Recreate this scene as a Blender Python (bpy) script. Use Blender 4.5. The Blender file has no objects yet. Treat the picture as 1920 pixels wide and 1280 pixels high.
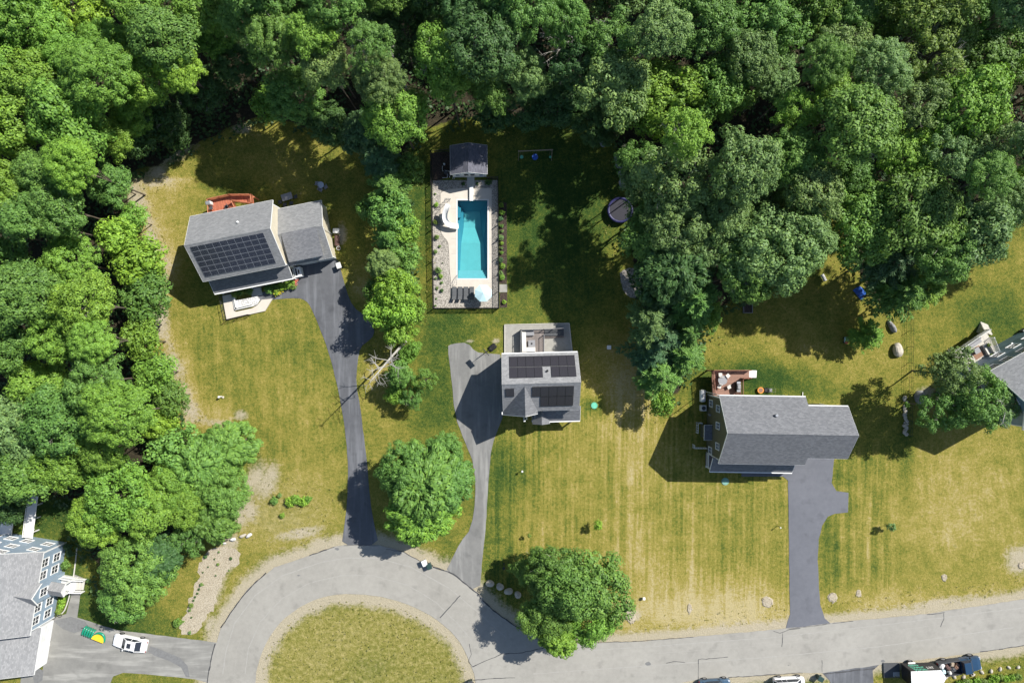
import bpy, bmesh, math, random
import numpy as np
from mathutils import Vector, Matrix
from mathutils.geometry import tessellate_polygon
R = math.radians
# ---------------------------------------------------------------- camera, sky, sun
S = 13.5          # reference-photo pixels per metre at ground level
H = 94.8          # camera height
SC = bpy.context.scene
COL = SC.collection
cam_d = bpy.data.cameras.new('camera')
cam = bpy.data.objects.new('camera', cam_d); COL.objects.link(cam)
cam.location = (0, 0, H); cam_d.sensor_width = 36; cam_d.lens = 24
cam_d.clip_start = 1; cam_d.clip_end = 5000
SC.camera = cam
SUN_EL, SH_A = 46.5, 36.0            # elevation, shadow direction below image-left
sdir = Vector((math.cos(R(SH_A))*math.cos(R(SUN_EL)), math.sin(R(SH_A))*math.cos(R(SUN_EL)), math.sin(R(SUN_EL))))
w = bpy.data.worlds.new('World'); SC.world = w; w.use_nodes = True
nt = w.node_tree
sky = nt.nodes.new('ShaderNodeTexSky'); sky.sky_type = 'NISHITA'; sky.sun_disc = False
sky.sun_elevation = R(SUN_EL); sky.sun_rotation = R(90-SH_A)
sky.air_density = 1.0; sky.dust_density = 0.6
bg = nt.nodes['Background']; bg.inputs['Strength'].default_value = 0.09
nt.links.new(sky.outputs[0], bg.inputs['Color'])
sl = bpy.data.lights.new('sun', 'SUN'); sl.energy = 4.9; sl.angle = R(0.55); sl.color = (1, .965, .90)
so = bpy.data.objects.new('sun', sl); COL.objects.link(so)
so.rotation_euler = sdir.to_track_quat('Z', 'Y').to_euler(); so.location = (60, 40, 120)
SC.view_settings.view_transform = 'Standard'; SC.view_settings.look = 'None'
SC.view_settings.exposure = 0.55; SC.view_settings.gamma = 1
SC.cycles.max_bounces = 5; SC.cycles.transparent_max_bounces = 8
SC.cycles.diffuse_bounces = 3; SC.cycles.glossy_bounces = 2; SC.cycles.transmission_bounces = 3

def W(px, py, h=0.0):
    k = 1-h/H
    return Vector(((px-960)*k/S, -(py-640)*k/S, h))
def W2(px, py, h=0.0):
    v = W(px, py, h); return (v.x, v.y)
rng = random.Random(7)

# ---------------------------------------------------------------- materials
def newmat(name):
    m = bpy.data.materials.new(name); m.use_nodes = True
    n = m.node_tree.nodes; b = n['Principled BSDF']; return m, m.node_tree, b
def N(nt, t, **k):
    n = nt.nodes.new('ShaderNode'+t)
    for a, v in k.items():
        if a.startswith('i_'): n.inputs[a[2:].replace('_', ' ')].default_value = v
        else: setattr(n, a, v)
    return n
def ramp(nt, fac, stops):
    r = nt.nodes.new('ShaderNodeValToRGB'); e = r.color_ramp.elements
    while len(e) < len(stops): e.new(.5)
    for i, (p, c) in enumerate(stops):
        e[i].position = p; e[i].color = (*c, 1) if len(c) == 3 else c
    nt.links.new(fac, r.inputs[0]); return r.outputs[0]
def mixc(nt, fac, a, b, blend='MIX'):
    m = nt.nodes.new('ShaderNodeMix'); m.data_type = 'RGBA'; m.blend_type = blend
    for s, v in ((m.inputs[0], fac), (m.inputs[6], a), (m.inputs[7], b)):
        if hasattr(v, 'links'): nt.links.new(v, s)
        elif isinstance(v, (int, float)): s.default_value = v
        else: s.default_value = (*v, 1)
    return m.outputs[2]
def mth(nt, op, a, b=None, c=None):
    m = nt.nodes.new('ShaderNodeMath'); m.operation = op
    for i, v in enumerate((a, b, c)):
        if v is None: continue
        if hasattr(v, 'links'): nt.links.new(v, m.inputs[i])
        else: m.inputs[i].default_value = v
    return m.outputs[0]
def noise(nt, vec, scale, detail=4, rough=.6, out=0):
    n = nt.nodes.new('ShaderNodeTexNoise'); n.inputs['Scale'].default_value = scale
    n.inputs['Detail'].default_value = detail; n.inputs['Roughness'].default_value = rough
    if vec is not None: nt.links.new(vec, n.inputs['Vector'])
    return n.outputs[out]
def ss(nt, v, a, b):
    m = nt.nodes.new('ShaderNodeMapRange'); m.interpolation_type = 'SMOOTHSTEP'
    nt.links.new(v, m.inputs[0]); m.inputs[1].default_value = a; m.inputs[2].default_value = b
    return m.outputs[0]
def bump(nt, b, height, strength=.5, dist=.05):
    n = nt.nodes.new('ShaderNodeBump'); n.inputs['Strength'].default_value = strength
    n.inputs['Distance'].default_value = dist
    nt.links.new(height, n.inputs['Height']); nt.links.new(n.outputs[0], b.inputs['Normal'])

def plain(name, col, rough=.6, var=.15, scale=3.0, metal=0.0, fine=60):
    m, t, b = newmat(name)
    tc = N(t, 'TexCoord').outputs['Object']
    n1 = noise(t, tc, scale, 4); n2 = noise(t, tc, fine, 2)
    f = mth(t, 'ADD', mth(t, 'MULTIPLY', n1, .7), mth(t, 'MULTIPLY', n2, .3))
    c = ramp(t, f, [(.3, tuple(x*(1-var) for x in col)), (.7, tuple(min(1, x*(1+var)) for x in col))])
    t.links.new(c, b.inputs['Base Color'])
    b.inputs['Roughness'].default_value = rough; b.inputs['Metallic'].default_value = metal
    return m
def asphalt(name, c1, c2, streak=None, worn=.5):
    m, t, b = newmat(name)
    tc = N(t, 'TexCoord').outputs['Object']
    big = noise(t, tc, .12, 5, .6); mid = noise(t, tc, 1.3, 5, .7); fine = noise(t, tc, 22, 3, .8)
    f = mth(t, 'ADD', mth(t, 'MULTIPLY', big, worn), mth(t, 'ADD', mth(t, 'MULTIPLY', mid, .35), mth(t, 'MULTIPLY', fine, .35)))
    c = ramp(t, f, [(.38, c1), (.82, c2)])
    if streak:
        mp = N(t, 'Mapping'); t.links.new(tc, mp.inputs[0]); mp.inputs['Scale'].default_value = streak; mp.inputs['Rotation'].default_value = (0, 0, .25 if streak[0] > streak[1] else 0)
        sn = noise(t, mp.outputs[0], 1, 4, .6)
        c = mixc(t, mth(t, 'MULTIPLY', ss(t, sn, .45, .7), .55), c, tuple(x*1.5 for x in c2))
    blot = noise(t, tc, .55, 3, .5)
    c = mixc(t, mth(t, 'MULTIPLY', ss(t, blot, .56, .74), .38), c, tuple(x*.7 for x in c1))
    t.links.new(c, b.inputs['Base Color']); b.inputs['Roughness'].default_value = .85
    bump(t, b, fine, .5, .01)
    return m
def shingle(name, c1, c2):
    m, t, b = newmat(name)
    tc = N(t, 'TexCoord').outputs['Object']
    br = N(t, 'TexBrick'); t.links.new(tc, br.inputs['Vector'])
    br.inputs['Scale'].default_value = 1; br.inputs['Brick Width'].default_value = .34; br.inputs['Row Height'].default_value = .15
    br.inputs['Mortar Size'].default_value = .012; br.inputs['Mortar Smooth'].default_value = .5; br.inputs['Bias'].default_value = -.1
    br.inputs['Color1'].default_value = (.15, .15, .15, 1); br.inputs['Color2'].default_value = (1, 1, 1, 1); br.inputs['Mortar'].default_value = (0, 0, 0, 1)
    g = noise(t, tc, 16, 3, .8); big = noise(t, tc, .5, 3)
    f = mth(t, 'ADD', mth(t, 'MULTIPLY', br.outputs['Color'], .30), mth(t, 'ADD', mth(t, 'MULTIPLY', g, .6), mth(t, 'MULTIPLY', big, .12)))
    c = ramp(t, f, [(.32, c1), (.8, c2)])
    t.links.new(c, b.inputs['Base Color']); b.inputs['Roughness'].default_value = .9
    bump(t, b, f, .5, .02)
    return m
def siding(name, col, pitch=.14):
    m, t, b = newmat(name)
    tc = N(t, 'TexCoord').outputs['Object']
    sx = N(t, 'SeparateXYZ'); t.links.new(tc, sx.inputs[0])
    fr = mth(t, 'FRACT', mth(t, 'DIVIDE', sx.outputs[2], pitch))
    n1 = noise(t, tc, 1.2, 4)
    c = ramp(t, n1, [(.3, tuple(x*.9 for x in col)), (.7, tuple(min(1, x*1.08) for x in col))])
    c = mixc(t, mth(t, 'MULTIPLY', ss(t, fr, .88, .97), .45), c, tuple(x*.45 for x in col))
    t.links.new(c, b.inputs['Base Color']); b.inputs['Roughness'].default_value = .55
    bump(t, b, fr, .4, .02)
    return m
def planks(name, col, wdt=.14, axis=0, gap=.35):
    m, t, b = newmat(name)
    tc = N(t, 'TexCoord').outputs['Object']
    sx = N(t, 'SeparateXYZ'); t.links.new(tc, sx.inputs[0])
    q = mth(t, 'DIVIDE', sx.outputs[axis], wdt)
    fr = mth(t, 'FRACT', q); fl = mth(t, 'FLOOR', q)
    wn = N(t, 'TexWhiteNoise'); wn.noise_dimensions = '1D'; t.links.new(fl, wn.inputs['W'])
    n1 = noise(t, tc, 4, 4)
    f = mth(t, 'ADD', mth(t, 'MULTIPLY', wn.outputs['Value'], .4), mth(t, 'MULTIPLY', n1, .6))
    c = ramp(t, f, [(.2, tuple(x*.75 for x in col)), (.8, tuple(min(1, x*1.2) for x in col))])
    c = mixc(t, mth(t, 'MULTIPLY', ss(t, fr, .9, .97), gap*2), c, tuple(x*.2 for x in col))
    t.links.new(c, b.inputs['Base Color']); b.inputs['Roughness'].default_value = .7
    return m
def gravel(name, stops, scale=7):
    m, t, b = newmat(name)
    tc = N(t, 'TexCoord').outputs['Object']
    v = N(t, 'TexVoronoi'); v.inputs['Scale'].default_value = scale; t.links.new(tc, v.inputs['Vector'])
    hs = N(t, 'SeparateColor'); t.links.new(v.outputs['Color'], hs.inputs[0])
    big = noise(t, tc, .6, 4)
    f = mth(t, 'ADD', mth(t, 'MULTIPLY', hs.outputs[0], .6), mth(t, 'MULTIPLY', big, .4))
    c = ramp(t, f, stops)
    c = mixc(t, mth(t, 'MULTIPLY', ss(t, v.outputs['Distance'], .35, .7), .6), c, tuple(x*.35 for x in stops[0][1]))
    t.links.new(c, b.inputs['Base Color']); b.inputs['Roughness'].default_value = .9
    bump(t, b, mth(t, 'SUBTRACT', 1.0, v.outputs['Distance']), .8, .05)
    return m
def glassy(name, col, rough=.08):
    m, t, b = newmat(name); b.inputs['Base Color'].default_value = (*col, 1)
    b.inputs['Roughness'].default_value = rough; b.inputs['IOR'].default_value = 1.5
    return m
def paint(name, col, rough=.25):
    m = plain(name, col, rough, .05, 2); m.node_tree.nodes['Principled BSDF'].inputs['Coat Weight'].default_value = .5
    return m
def foliage(name, trans=.17):
    m, t, b = newmat(name)
    oi = N(t, 'ObjectInfo'); geo = N(t, 'NewGeometry'); tc = N(t, 'TexCoord').outputs['Object']
    n1 = noise(t, tc, .9, 3)
    f = mth(t, 'ADD', mth(t, 'MULTIPLY', geo.outputs['Random Per Island'], .55), mth(t, 'MULTIPLY', n1, .45))
    v = ramp(t, f, [(.15, (.62, .66, .70)), (.5, (1, 1, 1)), (.85, (1.0, 1.0, .9))])
    v2 = mixc(t, ss(t, f, .45, .9), v, (1.45, 1.3, 1.0))
    c = mixc(t, 1.0, oi.outputs['Color'], v2, 'MULTIPLY')
    t.links.new(c, b.inputs['Base Color']); b.inputs['Roughness'].default_value = .55
    b.inputs['Specular IOR Level'].default_value = .3
    tr = N(t, 'BsdfTranslucent'); t.links.new(mixc(t, 1.0, c, (1.15, 1.25, .5), 'MULTIPLY'), tr.inputs['Color'])
    mx = N(t, 'MixShader'); mx.inputs[0].default_value = trans
    t.links.new(b.outputs[0], mx.inputs[1]); t.links.new(tr.outputs[0], mx.inputs[2])
    t.links.new(mx.outputs[0], t.nodes['Material Output'].inputs['Surface'])
    return m

M = {}
M['leaf'] = foliage('foliage')
M['bark'] = plain('bark', (.12, .095, .07), .9, .35, 6)
M['greybark'] = plain('grey twig bark', (.30, .28, .24), .8, .25, 5)
M['deadwood'] = plain('bare wood', (.38, .36, .32), .8, .25, 5)
M['road'] = asphalt('road asphalt', (.222, .212, .188), (.362, .346, .308))
M['drive_dark'] = asphalt('sealed asphalt', (.06, .063, .070), (.13, .134, .145), (1.1, .10, 1))
M['drive_old'] = asphalt('old asphalt', (.125, .125, .122), (.225, .222, .21), (.9, .09, 1))
M['drive_blue'] = asphalt('newer asphalt', (.092, .096, .112), (.155, .16, .18))
M['drive_wide'] = asphalt('worn asphalt', (.15, .147, .135), (.265, .258, .235), (.12, .9, 1))
M['tar'] = plain('crack seal tar', (.05, .05, .052), .6, .3)
M['seam'] = plain('worn paving seam', (.312, .30, .272), .8, .1)
M['stain'] = plain('darker asphalt patch', (.165, .165, .162), .9, .2)
M['concrete'] = plain('concrete', (.50, .48, .43), .85, .10, 1.5)
M['pooldeck'] = plain('pool concrete', (.55, .50, .43), .85, .09, 1.2)
M['paver'] = plain('pavers', (.30, .29, .26), .85, .16, 2.5)
M['stonebed'] = gravel('grey stone mulch', [(.2, (.30, .275, .24)), (.5, (.42, .385, .335)), (.8, (.53, .485, .425))], 7.5)
M['palegravel'] = gravel('pale gravel', [(.2, (.40, .335, .235)), (.5, (.48, .415, .305)), (.8, (.55, .49, .38))], 13)
M['whitestone'] = gravel('white stone', [(.2, (.5, .49, .47)), (.5, (.72, .71, .69)), (.8, (.85, .84, .82))], 6)
M['mulch'] = gravel('brown mulch', [(.2, (.035, .024, .018)), (.8, (.10, .07, .05))], 9)
M['roof_grey'] = shingle('grey shingles', (.155, .16, .165), (.295, .297, .30))
M['roof_dark'] = shingle('charcoal and shaded grey shingles', (.112, .116, .125), (.23, .233, .245))
M['roof_light'] = shingle('light grey shingles', (.18, .183, .188), (.345, .343, .345))
M['roof_shed'] = shingle('slate blue shingles', (.07, .072, .09), (.17, .172, .21))
M['tan'] = siding('tan siding', (.62, .56, .43))
M['olive'] = siding('olive grey siding', (.125, .125, .085))
M['blue'] = siding('blue grey siding', (.27, .35, .43))
M['blue2'] = siding('slate blue siding', (.19, .28, .36))
M['whitewall'] = siding('white siding', (.72, .73, .74))
M['greywall'] = siding('grey siding', (.42, .42, .41))
M['white'] = plain('white trim', (.78, .78, .76), .5, .05)
M['white2'] = plain('off white', (.66, .65, .62), .6, .08)
M['garage'] = siding('white garage door', (.75, .75, .73), .5)
M['black'] = plain('black metal', (.012, .012, .013), .4, .2)
M['darkgrey'] = plain('dark grey', (.06, .063, .068), .6, .2)
M['grey'] = plain('mid grey', (.25, .25, .26), .6, .15)
M['steel'] = plain('galvanised steel', (.45, .46, .47), .35, .1, metal=.6)
M['pane'] = glassy('window glass', (.03, .035, .045))
M['solar'] = glassy('solar cells', (.018, .02, .030), .22)
M['solar2'] = glassy('black solar cells', (.035, .033, .04), .35)
M['alu'] = plain('aluminium frame', (.33, .34, .36), .4, .05, metal=.3)
M['reddeck'] = planks('red stained deck', (.42, .13, .07), .14, 0)
M['redrail'] = plain('red stained rail', (.50, .19, .10), .6, .2)
M['browndeck'] = planks('brown stained deck', (.26, .14, .10), .14, 1)
M['brownrail'] = plain('brown stained rail', (.34, .16, .11), .6, .2)
M['greydeck'] = planks('grey brown deck', (.20, .17, .155), .14, 0)
M['creamdeck'] = planks('cream composite deck', (.50, .47, .41), .14, 0)
M['rug'] = plain('brown rug', (.26, .15, .10), .95, .15)
M['wood'] = plain('weathered wood', (.30, .24, .17), .8, .25, 6)
M['rock'] = plain('boulder rock', (.44, .40, .33), .9, .35, 2.5)
M['rockgrey'] = plain('grey boulder rock', (.26, .26, .26), .9, .35, 2.5)
M['cream'] = plain('cream cushion', (.60, .57, .52), .85, .06)
M['canvas'] = plain('pale blue canvas', (.50, .70, .74), .8, .06)
M['charcoal'] = plain('charcoal sling', (.085, .09, .095), .8, .2)
M['navy'] = plain('navy vinyl', (.02, .02, .09), .5, .15)
M['tramp'] = plain('trampoline mat', (.012, .012, .022), .7, .1)
M['bluetarp'] = plain('blue tarp', (.02, .10, .45), .5, .2)
M['orange'] = plain('orange plastic', (.62, .24, .03), .6, .2)
M['green'] = plain('green plastic', (.01, .24, .14), .3, .2)
M['lidgreen'] = plain('pale green lid', (.12, .48, .32), .6, .15)
M['lidteal'] = plain('grey green lid', (.16, .33, .27), .6, .15)
M['yellow'] = plain('yellow plastic', (.75, .52, .03), .5, .1)
M['bin'] = plain('bin plastic', (.02, .05, .045), .5, .15)
M['brown'] = plain('brown wicker', (.10, .055, .045), .8, .3)
M['flowerY'] = plain('yellow flowers', (.55, .45, .03), .8, .25)
M['flowerR'] = plain('coral flowers', (.62, .16, .10), .8, .25)
M['tyre'] = plain('tyre rubber', (.015, .015, .015), .8, .2)
M['rim'] = plain('alloy rim', (.42, .42, .43), .3, .05, metal=.8)
M['carwhite'] = paint('white car paint', (.78, .78, .77))
M['carblue'] = paint('blue grey car paint', (.05, .09, .14))
M['truckblue'] = paint('navy car paint', (.018, .05, .10))
M['lampred'] = paint('tail lamp red', (.35, .01, .01))
M['lampclear'] = paint('head lamp glass', (.5, .52, .55))
M['poolstep'] = plain('pale pool step', (.22, .45, .47), .5, .06)
M['liner'] = plain('turquoise pool liner', (.17, .44, .44), .5, .08, 1.0)
M['linerd'] = plain('blue pool liner wall', (.05, .22, .29), .5, .08, 1.0)

# ---------------------------------------------------------------- object helpers
def link(o, parent=None):
    COL.objects.link(o)
    if parent is not None: o.parent = parent
    return o
def tag(o, label=None, cat=None, group=None, kind=None):
    if label: o['label'] = label
    if cat: o['category'] = cat
    if group: o['group'] = group
    if kind: o['kind'] = kind
    return o
def thing(name, label, cat, loc=(0, 0, 0), rz=0, group=None):
    o = bpy.data.objects.new(name, None); o.empty_display_size = .3
    o.location = loc; o.rotation_euler = (0, 0, rz); COL.objects.link(o)
    return tag(o, label, cat, group)
class MB:
    def __init__(s): s.v = []; s.f = []
    def poly(s, pts):
        n = len(s.v); s.v += [tuple(p) for p in pts]; s.f.append(list(range(n, n+len(pts)))); return s
    def add(s, v, f):
        n = len(s.v); s.v += [tuple(p) for p in v]; s.f += [[i+n for i in q] for q in f]; return s
    def box(s, c, d, rz=0, tilt=None):
        x, y, z = [t/2 for t in d]
        v = [Vector((a*x, b*y, e*z)) for e in (-1, 1) for a, b in ((-1, -1), (1, -1), (1, 1), (-1, 1))]
        m = Matrix.Rotation(rz, 3, 'Z')
        if tilt: m = m @ Matrix.Rotation(tilt[1], 3, tilt[0])
        c = Vector(c); return s.add([c+m@p for p in v], [[3, 2, 1, 0], [4, 5, 6, 7], [0, 1, 5, 4], [1, 2, 6, 5], [2, 3, 7, 6], [3, 0, 4, 7]])
    def bb(s, x0, x1, y0, y1, z0, z1): return s.box(((x0+x1)/2, (y0+y1)/2, (z0+z1)/2), (abs(x1-x0), abs(y1-y0), abs(z1-z0)))
    def rbox(s, c, d, r=.05, rz=0):
        x, y, z = [t/2 for t in d]; r = min(r, x*.9, y*.9, z*.9); m = Matrix.Rotation(rz, 3, 'Z'); c = Vector(c)
        rings = [(-z, r), (-z+r, 0), (z-r, 0), (z, r)]; n = len(s.v)
        for zz, i in rings:
            for a, b in ((-x+i, -y+i+r*0), (x-i, -y+i), (x-i, y-i), (-x+i, y-i)):
                sx = 1 if a > 0 else -1; sy = 1 if b > 0 else -1
                if (sx*sy > 0): q = [(a, b-sy*r), (a-sx*r, b)]
                else: q = [(a-sx*r, b), (a, b-sy*r)]
                for p in q: s.v.append(tuple(c+m@Vector((p[0], p[1], zz))))
        for k in range(3):
            for i in range(8): s.f.append([n+k*8+i, n+k*8+(i+1) % 8, n+(k+1)*8+(i+1) % 8, n+(k+1)*8+i])
        s.f.append([n+i for i in range(7, -1, -1)]); s.f.append([n+24+i for i in range(8)]); return s
    def tube(s, pts, rad, seg=6, cap=True):
        pts = [Vector(p) for p in pts]; n0 = len(s.v)
        rad = rad if isinstance(rad, (list, tuple)) else [rad]*len(pts)
        for i, p in enumerate(pts):
            d = (pts[min(i+1, len(pts)-1)]-pts[max(i-1, 0)])
            if d.length < 1e-6: d = Vector((0, 0, 1))
            d.normalize(); u = d.cross(Vector((0, 0, 1)) if abs(d.z) < .9 else Vector((1, 0, 0))).normalized(); q = d.cross(u)
            for k in range(seg):
                a = 2*math.pi*k/seg; s.v.append(tuple(p+(u*math.cos(a)+q*math.sin(a))*rad[i]))
        for i in range(len(pts)-1):
            for k in range(seg):
                a = n0+i*seg+k; b = n0+i*seg+(k+1) % seg; s.f.append([a, b, b+seg, a+seg])
        if cap:
            s.f.append([n0+k for k in range(seg)][::-1]); e = n0+(len(pts)-1)*seg; s.f.append([e+k for k in range(seg)])
        return s
    def cyl(s, c, r, h, seg=16, r2=None):
        c = Vector(c); return s.tube([c, c+Vector((0, 0, h))], [r, r if r2 is None else r2], seg)
    def prism(s, pts, z0, z1):
        n = len(pts); tri = tessellate_polygon([[Vector((p[0], p[1], 0)) for p in pts]])
        ar = sum(pts[i][0]*pts[(i+1) % n][1]-pts[(i+1) % n][0]*pts[i][1] for i in range(n))
        v = [(p[0], p[1], z1) for p in pts]+[(p[0], p[1], z0) for p in pts]; f = []
        for t in tri:
            a, b, c = [pts[i] for i in t]
            o = (b[0]-a[0])*(c[1]-a[1])-(b[1]-a[1])*(c[0]-a[0])
            t = list(t) if o > 0 else list(t)[::-1]
            f.append(t); f.append([i+n for i in t[::-1]])
        for i in range(n):
            j = (i+1) % n; q = [i+n, j+n, j, i]; f.append(q if ar > 0 else q[::-1])
        return s.add(v, f)
    def disc(s, c, r, th, seg=24): return s.cyl(c, r, th, seg)
    def ico(s, c, r, sub=1, sc=(1, 1, 1), jit=0, seed=0):
        bm = bmesh.new(); bmesh.ops.create_icosphere(bm, subdivisions=sub, radius=1); q = random.Random(seed)
        off = [Vector((q.uniform(-1, 1), q.uniform(-1, 1), q.uniform(-1, 1))).normalized() for _ in range(7)]
        amp = [q.uniform(.5, 1) for _ in off]; vs = []
        for v in bm.verts:
            d = v.co.normalized(); k = 1+jit*sum(a*max(0, d.dot(o))**3 for a, o in zip(amp, off))-jit*.6+q.uniform(-jit, jit)*.15
            vs.append((c[0]+d.x*r*sc[0]*k, c[1]+d.y*r*sc[1]*k, c[2]+d.z*r*sc[2]*k))
        fs = [[v.index for v in f.verts] for f in bm.faces]; bm.free(); return s.add(vs, fs)
    def build(s, name, mat, parent=None, smooth=False, bevel=0):
        me = bpy.data.meshes.new(name); me.from_pydata(s.v, [], s.f); me.materials.append(M[mat] if isinstance(mat, str) else mat)
        if smooth: me.shade_smooth()
        me.update(); o = bpy.data.objects.new(name, me); link(o, parent)
        if bevel:
            b = o.modifiers.new('bevel', 'BEVEL'); b.width = bevel; b.segments = 2; b.limit_method = 'ANGLE'
        return o
def clone_tree(o, parent=None):
    c = o.copy(); COL.objects.link(c)
    if parent is not None: c.parent = parent
    for ch in [x for x in o.children]: clone_tree(ch, c)
    return c
def smooth_closed(pts, it=2):
    for _ in range(it):
        q = []
        for i in range(len(pts)):
            a = pts[i]; b = pts[(i+1) % len(pts)]
            q += [(a[0]*.75+b[0]*.25, a[1]*.75+b[1]*.25), (a[0]*.25+b[0]*.75, a[1]*.25+b[1]*.75)]
        pts = q
    return pts
def smooth_open(pts, it=2):
    for _ in range(it):
        q = [pts[0]]
        for a, b in zip(pts, pts[1:]):
            q += [tuple(x*.75+y*.25 for x, y in zip(a, b)), tuple(x*.25+y*.75 for x, y in zip(a, b))]
        q.append(pts[-1]); pts = q
    return pts
# ================================================================ SETTING
ROAD_OUT = [(389,1279),(399,1222),(406,1204),(414,1179),(436,1144),(464,1104),(514,1063),(580,1041),(627,1024),(646,1021),(711,1021),(755,1033),(792,1054),(824,1069),(838,1068),(896,1110),(924,1143),(980,1183),(1060,1206),(1200,1202),(1476,1177),(1556,1167),(1736,1150),(1920,1122),(2200,1075),(2900,930),(9000,-200),
            (9000,0),(2900,1020),(2200,1165),(1920,1209),(1837,1222),(1650,1245),(1545,1260),(1507,1260),(1365,1269),(1309,1273),(1150,1300),(1020,1340),(960,1430),(850,1510),(700,1545),(560,1530),(450,1470),(400,1400),(385,1330)]
ISLAND = [(477,1279),(488,1226),(517,1172),(567,1132),(624,1112),(692,1113),(755,1127),(817,1157),(861,1197),(883,1244),(892,1272),(893,1310),(880,1355),(840,1402),(760,1440),(680,1450),(590,1430),(520,1380),(485,1330)]
DR_A = [(640,1024),(646,985),(651,940),(653,880),(649,820),(641,765),(632,720),(617,660),(598,610),(583,575),(574,564),(560,558),(513,561),(480,566),(478,552),(520,540),(548,530),(556,520),(540,497),(632,480),(640,510),(650,545),(661,575),(688,594),(700,604),(702,628),(690,640),(676,650),(670,680),(668,720),(675,760),(680,800),(689,870),(692,920),(700,975),(711,1024)]
DR_C = [(839,650),(847,644),(878,642),(890,659),(915,663),(945,664),(945,776),(935,800),(922,835),(916,894),(911,990),(905,1040),(899,1116),(836,1071),(845,1052),(863,1015),(884,990),(892,932),(890,874),(872,828),(853,779),(846,700)]
DR_3 = [(1472,1181),(1481,1150),(1480,1100),(1479,1000),(1477,900),(1468,893),(1390,893),(1390,880),(1480,872),(1484,850),(1565,850),(1559,905),(1568,920),(1591,923),(1590,960),(1565,962),(1552,968),(1541,985),(1535,1010),(1533,1050),(1535,1100),(1538,1133),(1546,1158),(1560,1170)]
DR_E = [(88,1160),(125,1150),(133,1117),(139,1076),(156,1083),(150,1120),(145,1157),(219,1180),(256,1185),(347,1196),(410,1204),(393,1279),(366,1272),(275,1263),(231,1260),(212,1267),(203,1290),(190,1400),(20,1400),(40,1268),(80,1262)]
DR_S = [(1540,1258),(1650,1243),(1636,1256),(1638,1290),(1640,1400),(1575,1400),(1560,1290),(1556,1275)]
BED_G = [(403,1025),(449,1029),(453,1048),(431,1069),(410,1096),(410,1118),(393,1151),(376,1177),(365,1191),(346,1192),(333,1175),(350,1146),(360,1112),(374,1082),(369,1070),(382,1040)]
POOL = (858, 914, 376, 522)
PX0, PX1 = (POOL[0]-960)/S, (POOL[1]-960)/S
PY1, PY0 = -(POOL[2]-640)/S, -(POOL[3]-640)/S
def P2(l): return [W2(*p) for p in l]

def sdist(X, Y, poly):
    """signed distance in px, positive inside"""
    d = np.full(X.shape, 1e9); ins = np.zeros(X.shape, bool); n = len(poly)
    for i in range(n):
        ax, ay = poly[i]; bx, by = poly[(i+1) % n]; ex, ey = bx-ax, by-ay
        t = np.clip(((X-ax)*ex+(Y-ay)*ey)/(ex*ex+ey*ey+1e-9), 0, 1)
        d = np.minimum(d, np.hypot(X-ax-t*ex, Y-ay-t*ey))
        c = ((ay > Y) != (by > Y)) & (X < (bx-ax)*(Y-ay)/((by-ay) if by != ay else 1e-9)+ax); ins ^= c
    return np.where(ins, d, -d)
def inpoly(x, y, poly):
    return float(sdist(np.array([x*1.0]), np.array([y*1.0]), poly)[0])

# outline (ground positions, photo px) of the mown and open land; the rest is woodland floor
LAWNS = [
 [(262,345),(310,335),(350,305),(430,272),(490,245),(560,262),(690,300),(700,420),(705,560),(712,640),(740,650),(775,640),(800,560),(790,450),(780,340),(800,268),(880,248),(1000,246),(1090,250),(1130,280),(1160,330),(1165,380),(1150,440),(1165,520),(1200,600),(1215,700),(1225,780),(1290,760),(1330,660),(1360,600),(1450,560),(1500,470),(1560,430),(1600,560),(1640,600),(1700,580),(1760,520),(1840,450),(2200,330),(2200,1150),(1200,1230),(980,1190),(900,1110),(640,1010),(470,1110),(400,1230),(380,1300),(-200,1300),(-200,960),(0,940),(120,960),(150,1060),(200,1150),(330,1080),(400,1000),(440,940),(470,860),(430,800),(360,790),(335,700),(300,620),(290,580),(300,540),(310,500),(268,400)],
 [(330,1180),(440,1080),(560,1000),(640,985),(720,985),(900,1060),(1000,1150),(1500,1150),(2600,900),(2600,1700),(-300,1700),(-300,1240),(200,1240)]]
# ---- ground sheet
def axis(lo, hi, step, extra, far):
    a = list(np.arange(lo, hi+step/2, step)); a = [q for q in a if all(abs(q-e) > step*.45 for e in extra)]+list(extra)
    return np.array(sorted(a+[-f for f in far]+list(far)))
gx = axis(-92, 92, .5, (PX0, PX1), (120, 200, 500, 1500)); gy = axis(-66, 66, .5, (PY0, PY1), (90, 200, 500, 1500))
XX, YY = np.meshgrid(gx, gy); nx, ny = len(gx), len(gy)
PXg = XX*S+960; PYg = 640-YY*S
co = np.zeros((nx*ny, 3)); co[:, 0] = XX.ravel(); co[:, 1] = YY.ravel()
idx = np.arange(nx*ny).reshape(ny, nx)
q = np.stack([idx[:-1, :-1], idx[:-1, 1:], idx[1:, 1:], idx[1:, :-1]], -1)
cxm = (gx[:-1]+gx[1:])/2; cym = (gy[:-1]+gy[1:])/2
keep = ~((cxm[None, :] > PX0) & (cxm[None, :] < PX1) & (cym[:, None] > PY0) & (cym[:, None] < PY1))
q = q[keep]
def np_mesh(name, co, faces, nper=4):
    me = bpy.data.meshes.new(name); me.vertices.add(len(co)); me.vertices.foreach_set('co', co.astype(np.float32).ravel())
    me.loops.add(faces.size); me.loops.foreach_set('vertex_index', faces.astype(np.int32).ravel())
    me.polygons.add(len(faces)); me.polygons.foreach_set('loop_start', np.arange(0, faces.size, nper, dtype=np.int32))
    me.update(calc_edges=True); return me
gme = np_mesh('ground', co, q)
def smst(x, a, b): t = np.clip((x-a)/(b-a), 0, 1); return t*t*(3-2*t)
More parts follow.
